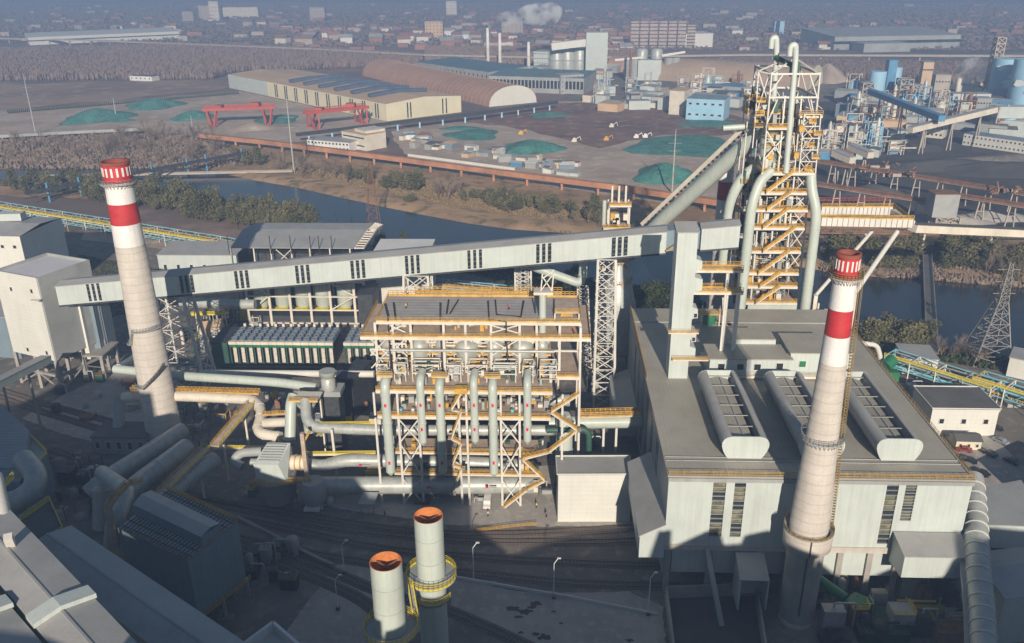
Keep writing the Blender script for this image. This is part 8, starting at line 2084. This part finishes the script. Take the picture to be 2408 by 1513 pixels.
tree_band([(20,335,385),(120,335,390),(235,335,400)], 28, 'bare', .8, 1.3, 'bare tree at the left edge in front of the green mound', 'bare trees at the left river bend')
tree_band([(560,378,392),(620,380,392)], 8, 'green', 1.0, 1.4, 'green bush tree left of the left middle power pole', 'green trees beside the rusty conveyor start')
tree_band([(640,398,412),(760,408,430),(900,425,450)], 22, 'bare', 1.0, 1.5, 'bare tree on the far bank below the rusty conveyor', 'bare trees on the far bank')
tree_band([(780,415,428),(930,432,448),(990,440,455)], 16, 'green', 1.0, 1.4, 'green tree on the far bank below the rusty conveyor', 'green trees on the far bank')
tree_band([(1090,462,482),(1200,476,500),(1330,492,520),(1420,505,530)], 55, 'green', .75, 1.1, 'small green tree in the long thicket on the far bank', 'long green thicket on the far bank')
tree_band([(1180,500,520),(1400,530,545),(1500,545,560)], 16, 'bare', .6, 1.0, 'low bare shrub tree on the sandy far bank', 'bare shrubs on the sandy far bank')
tree(G(966,482), 'green', 1.25, 'single round green tree at the water edge of the far bank', 'single trees')
tree_band([(990,458,474),(1080,462,478)], 8, 'bare', 1.3, 1.8, 'tall bare tree right of the single green tree', 'tall bare trees right of the single green tree')
tree_band([(880,582,592),(980,580,592)], 7, 'dark', .7, 1.0, 'green bush just above the gallery right of the white roof', 'bushes above the gallery')
tree_band([(1480,716,735),(1580,720,740),(1700,740,755)], 26, 'dark', .9, 1.3, 'dark green tree between gallery and hall on the near bank', 'dark green trees between gallery and hall')
tree_band([(1150,660,690),(1320,668,700),(1400,690,705)], 26, 'dark', .8, 1.2, 'dark green tree under the middle of the gallery', 'dark green trees under the gallery')
tree_band([(2020,785,812),(2120,800,826),(2185,805,832)], 18, 'green', .9, 1.4, 'green tree on the near bank right of the furnace', 'green trees on the near bank at the right')
tree_band([(1935,590,640),(2050,600,645),(2150,595,640)], 34, 'green', .9, 1.3, 'green tree on the far bank below the crane girders', 'green trees on the far bank at the right')
tree_band([(2215,585,640),(2300,590,655),(2408,600,668)], 44, 'green', .9, 1.4, 'green tree on the far bank right of the narrow bridge', 'green trees right of the narrow bridge')
tree_band([(2290,610,670),(2408,620,680)], 14, 'bare', 1.0, 1.4, 'bare tree on the far bank at the right edge', 'bare trees at the right edge')
tree_band([(2200,830,850),(2330,850,868)], 12, 'bare', .6, .9, 'bare bush beneath the lattice pylon', 'bare bushes beneath the pylon')
for i,(u,v,s) in enumerate([(455,1040,.55),(470,1050,.7),(492,1030,.6)]): tree(G(u,v), 'bare', s, 'small bare brown bush among the slanting ducts', 'bare bushes among the slanting ducts')
# dry grass on the banks and far woods nobody could count
def scatter(n, poly, name, m, h0, h1, w_, jitter=None, cross=2):
    xs_ = []; 
    tri = []
    c0 = poly[0]
    P = [G(u,v) for u,v in poly]
    # sample in picture triangles is uneven; sample in plan instead
    ar = []; T = []
    for i in range(1, len(P)-1):
        a, b, c = P[0], P[i], P[i+1]; ar.append(abs((b-a).cross(c-a).z)); T.append((a,b,c))
    ar = np.array(ar)/sum(ar); idx = nrs.choice(len(T), n, p=ar); r1 = np.sqrt(nrs.rand(n)); r2 = nrs.rand(n)
    A_ = np.array([[t[0].x,t[0].y] for t in T])[idx]; B_ = np.array([[t[1].x,t[1].y] for t in T])[idx]; C_ = np.array([[t[2].x,t[2].y] for t in T])[idx]
    Q = A_*(1-r1)[:,None]+B_*(r1*(1-r2))[:,None]+C_*(r1*r2)[:,None]
    V = []; h = nrs.uniform(h0,h1,n)
    for k in range(cross):
        a = nrs.uniform(0,2*np.pi,n); s = w_*nrs.uniform(.5,1.2,n); dx = np.cos(a)*s; dy = np.sin(a)*s; lx = nrs.uniform(-.3,.3,n)*h*.3
        v = np.zeros((n,4,3)); v[:,0,:2] = Q; v[:,0,2] = .15
        v[:,1,0] = Q[:,0]+dx; v[:,1,1] = Q[:,1]+dy; v[:,1,2] = h*.62
        v[:,2,0] = Q[:,0]+lx; v[:,2,1] = Q[:,1]; v[:,2,2] = h
        v[:,3,0] = Q[:,0]-dx; v[:,3,1] = Q[:,1]-dy; v[:,3,2] = h*.55
        V.append(v.reshape(-1,3))
    V = np.concatenate(V); nf = n*cross
    me = bpy.data.meshes.new(name); me.vertices.add(len(V)); me.vertices.foreach_set('co', V.ravel().astype('f4'))
    me.loops.add(nf*4); me.loops.foreach_set('vertex_index', np.arange(nf*4,dtype='i4')); me.polygons.add(nf); me.polygons.foreach_set('loop_start', np.arange(0,nf*4,4,dtype='i4')); me.polygons.foreach_set('loop_total', np.full(nf,4,'i4'))
    me.materials.append(m); me.update(); me.validate()
    ob = bpy.data.objects.new(name, me); SC.collection.objects.link(ob); ob['kind'] = 'stuff'; return ob
scatter(90000, [(-100,190),(0,192),(500,188),(560,170),(740,165),(980,155),(1000,140),(760,122),(400,112),(0,125),(-100,130)], 'far_bare_woodland', TWIGF, 5, 11, 1.5, cross=1)
scatter(26000, [(1000,150),(1500,160),(1500,125),(1250,120),(1000,118)], 'woodland_by_viaduct', TWIGF, 5, 10, 1.8, cross=1)
scatter(36000, [(1680,150),(2450,160),(2450,205),(2250,200),(1950,185),(1500,160)], 'woodland_right', TWIGF, 5, 10, 1.8, cross=1)
scatter(60000, [(-200,8),(2600,8),(2600,120),(1700,120),(700,110),(-200,95)], 'distant_wooded_plain', TWIGD, 2, 5, 4, cross=1)
scatter(30000, [(500,395),(700,432),(1000,495),(1200,530),(1480,552),(1480,500),(1100,450),(700,395)], 'dry_bank_grass', BANKG, .4, 1.4, .5, cross=1)
scatter(16000, [(0,330),(230,318),(520,330),(560,395),(230,400),(0,398)], 'dry_riverside_scrub', TWIG, 1, 4, 1.2, cross=1)
scatter(16000, [(1930,640),(2160,640),(2408,680),(2408,590),(1930,580)], 'riverside_scrub', TWIG, 1, 3, 1.0, cross=1)
scatter(9000, [(880,582),(1200,640),(1500,700),(1900,775),(2408,860),(2408,885),(1900,800),(1500,725),(1200,665),(880,600)], 'near_bank_scrub', LEAFD, .8, 3, 1.0, cross=1)
scatter(7000, [(180,600),(240,620),(400,640),(400,700),(250,755)], 'lawn_grass', LEAFD, .2, .8, .4, cross=1)
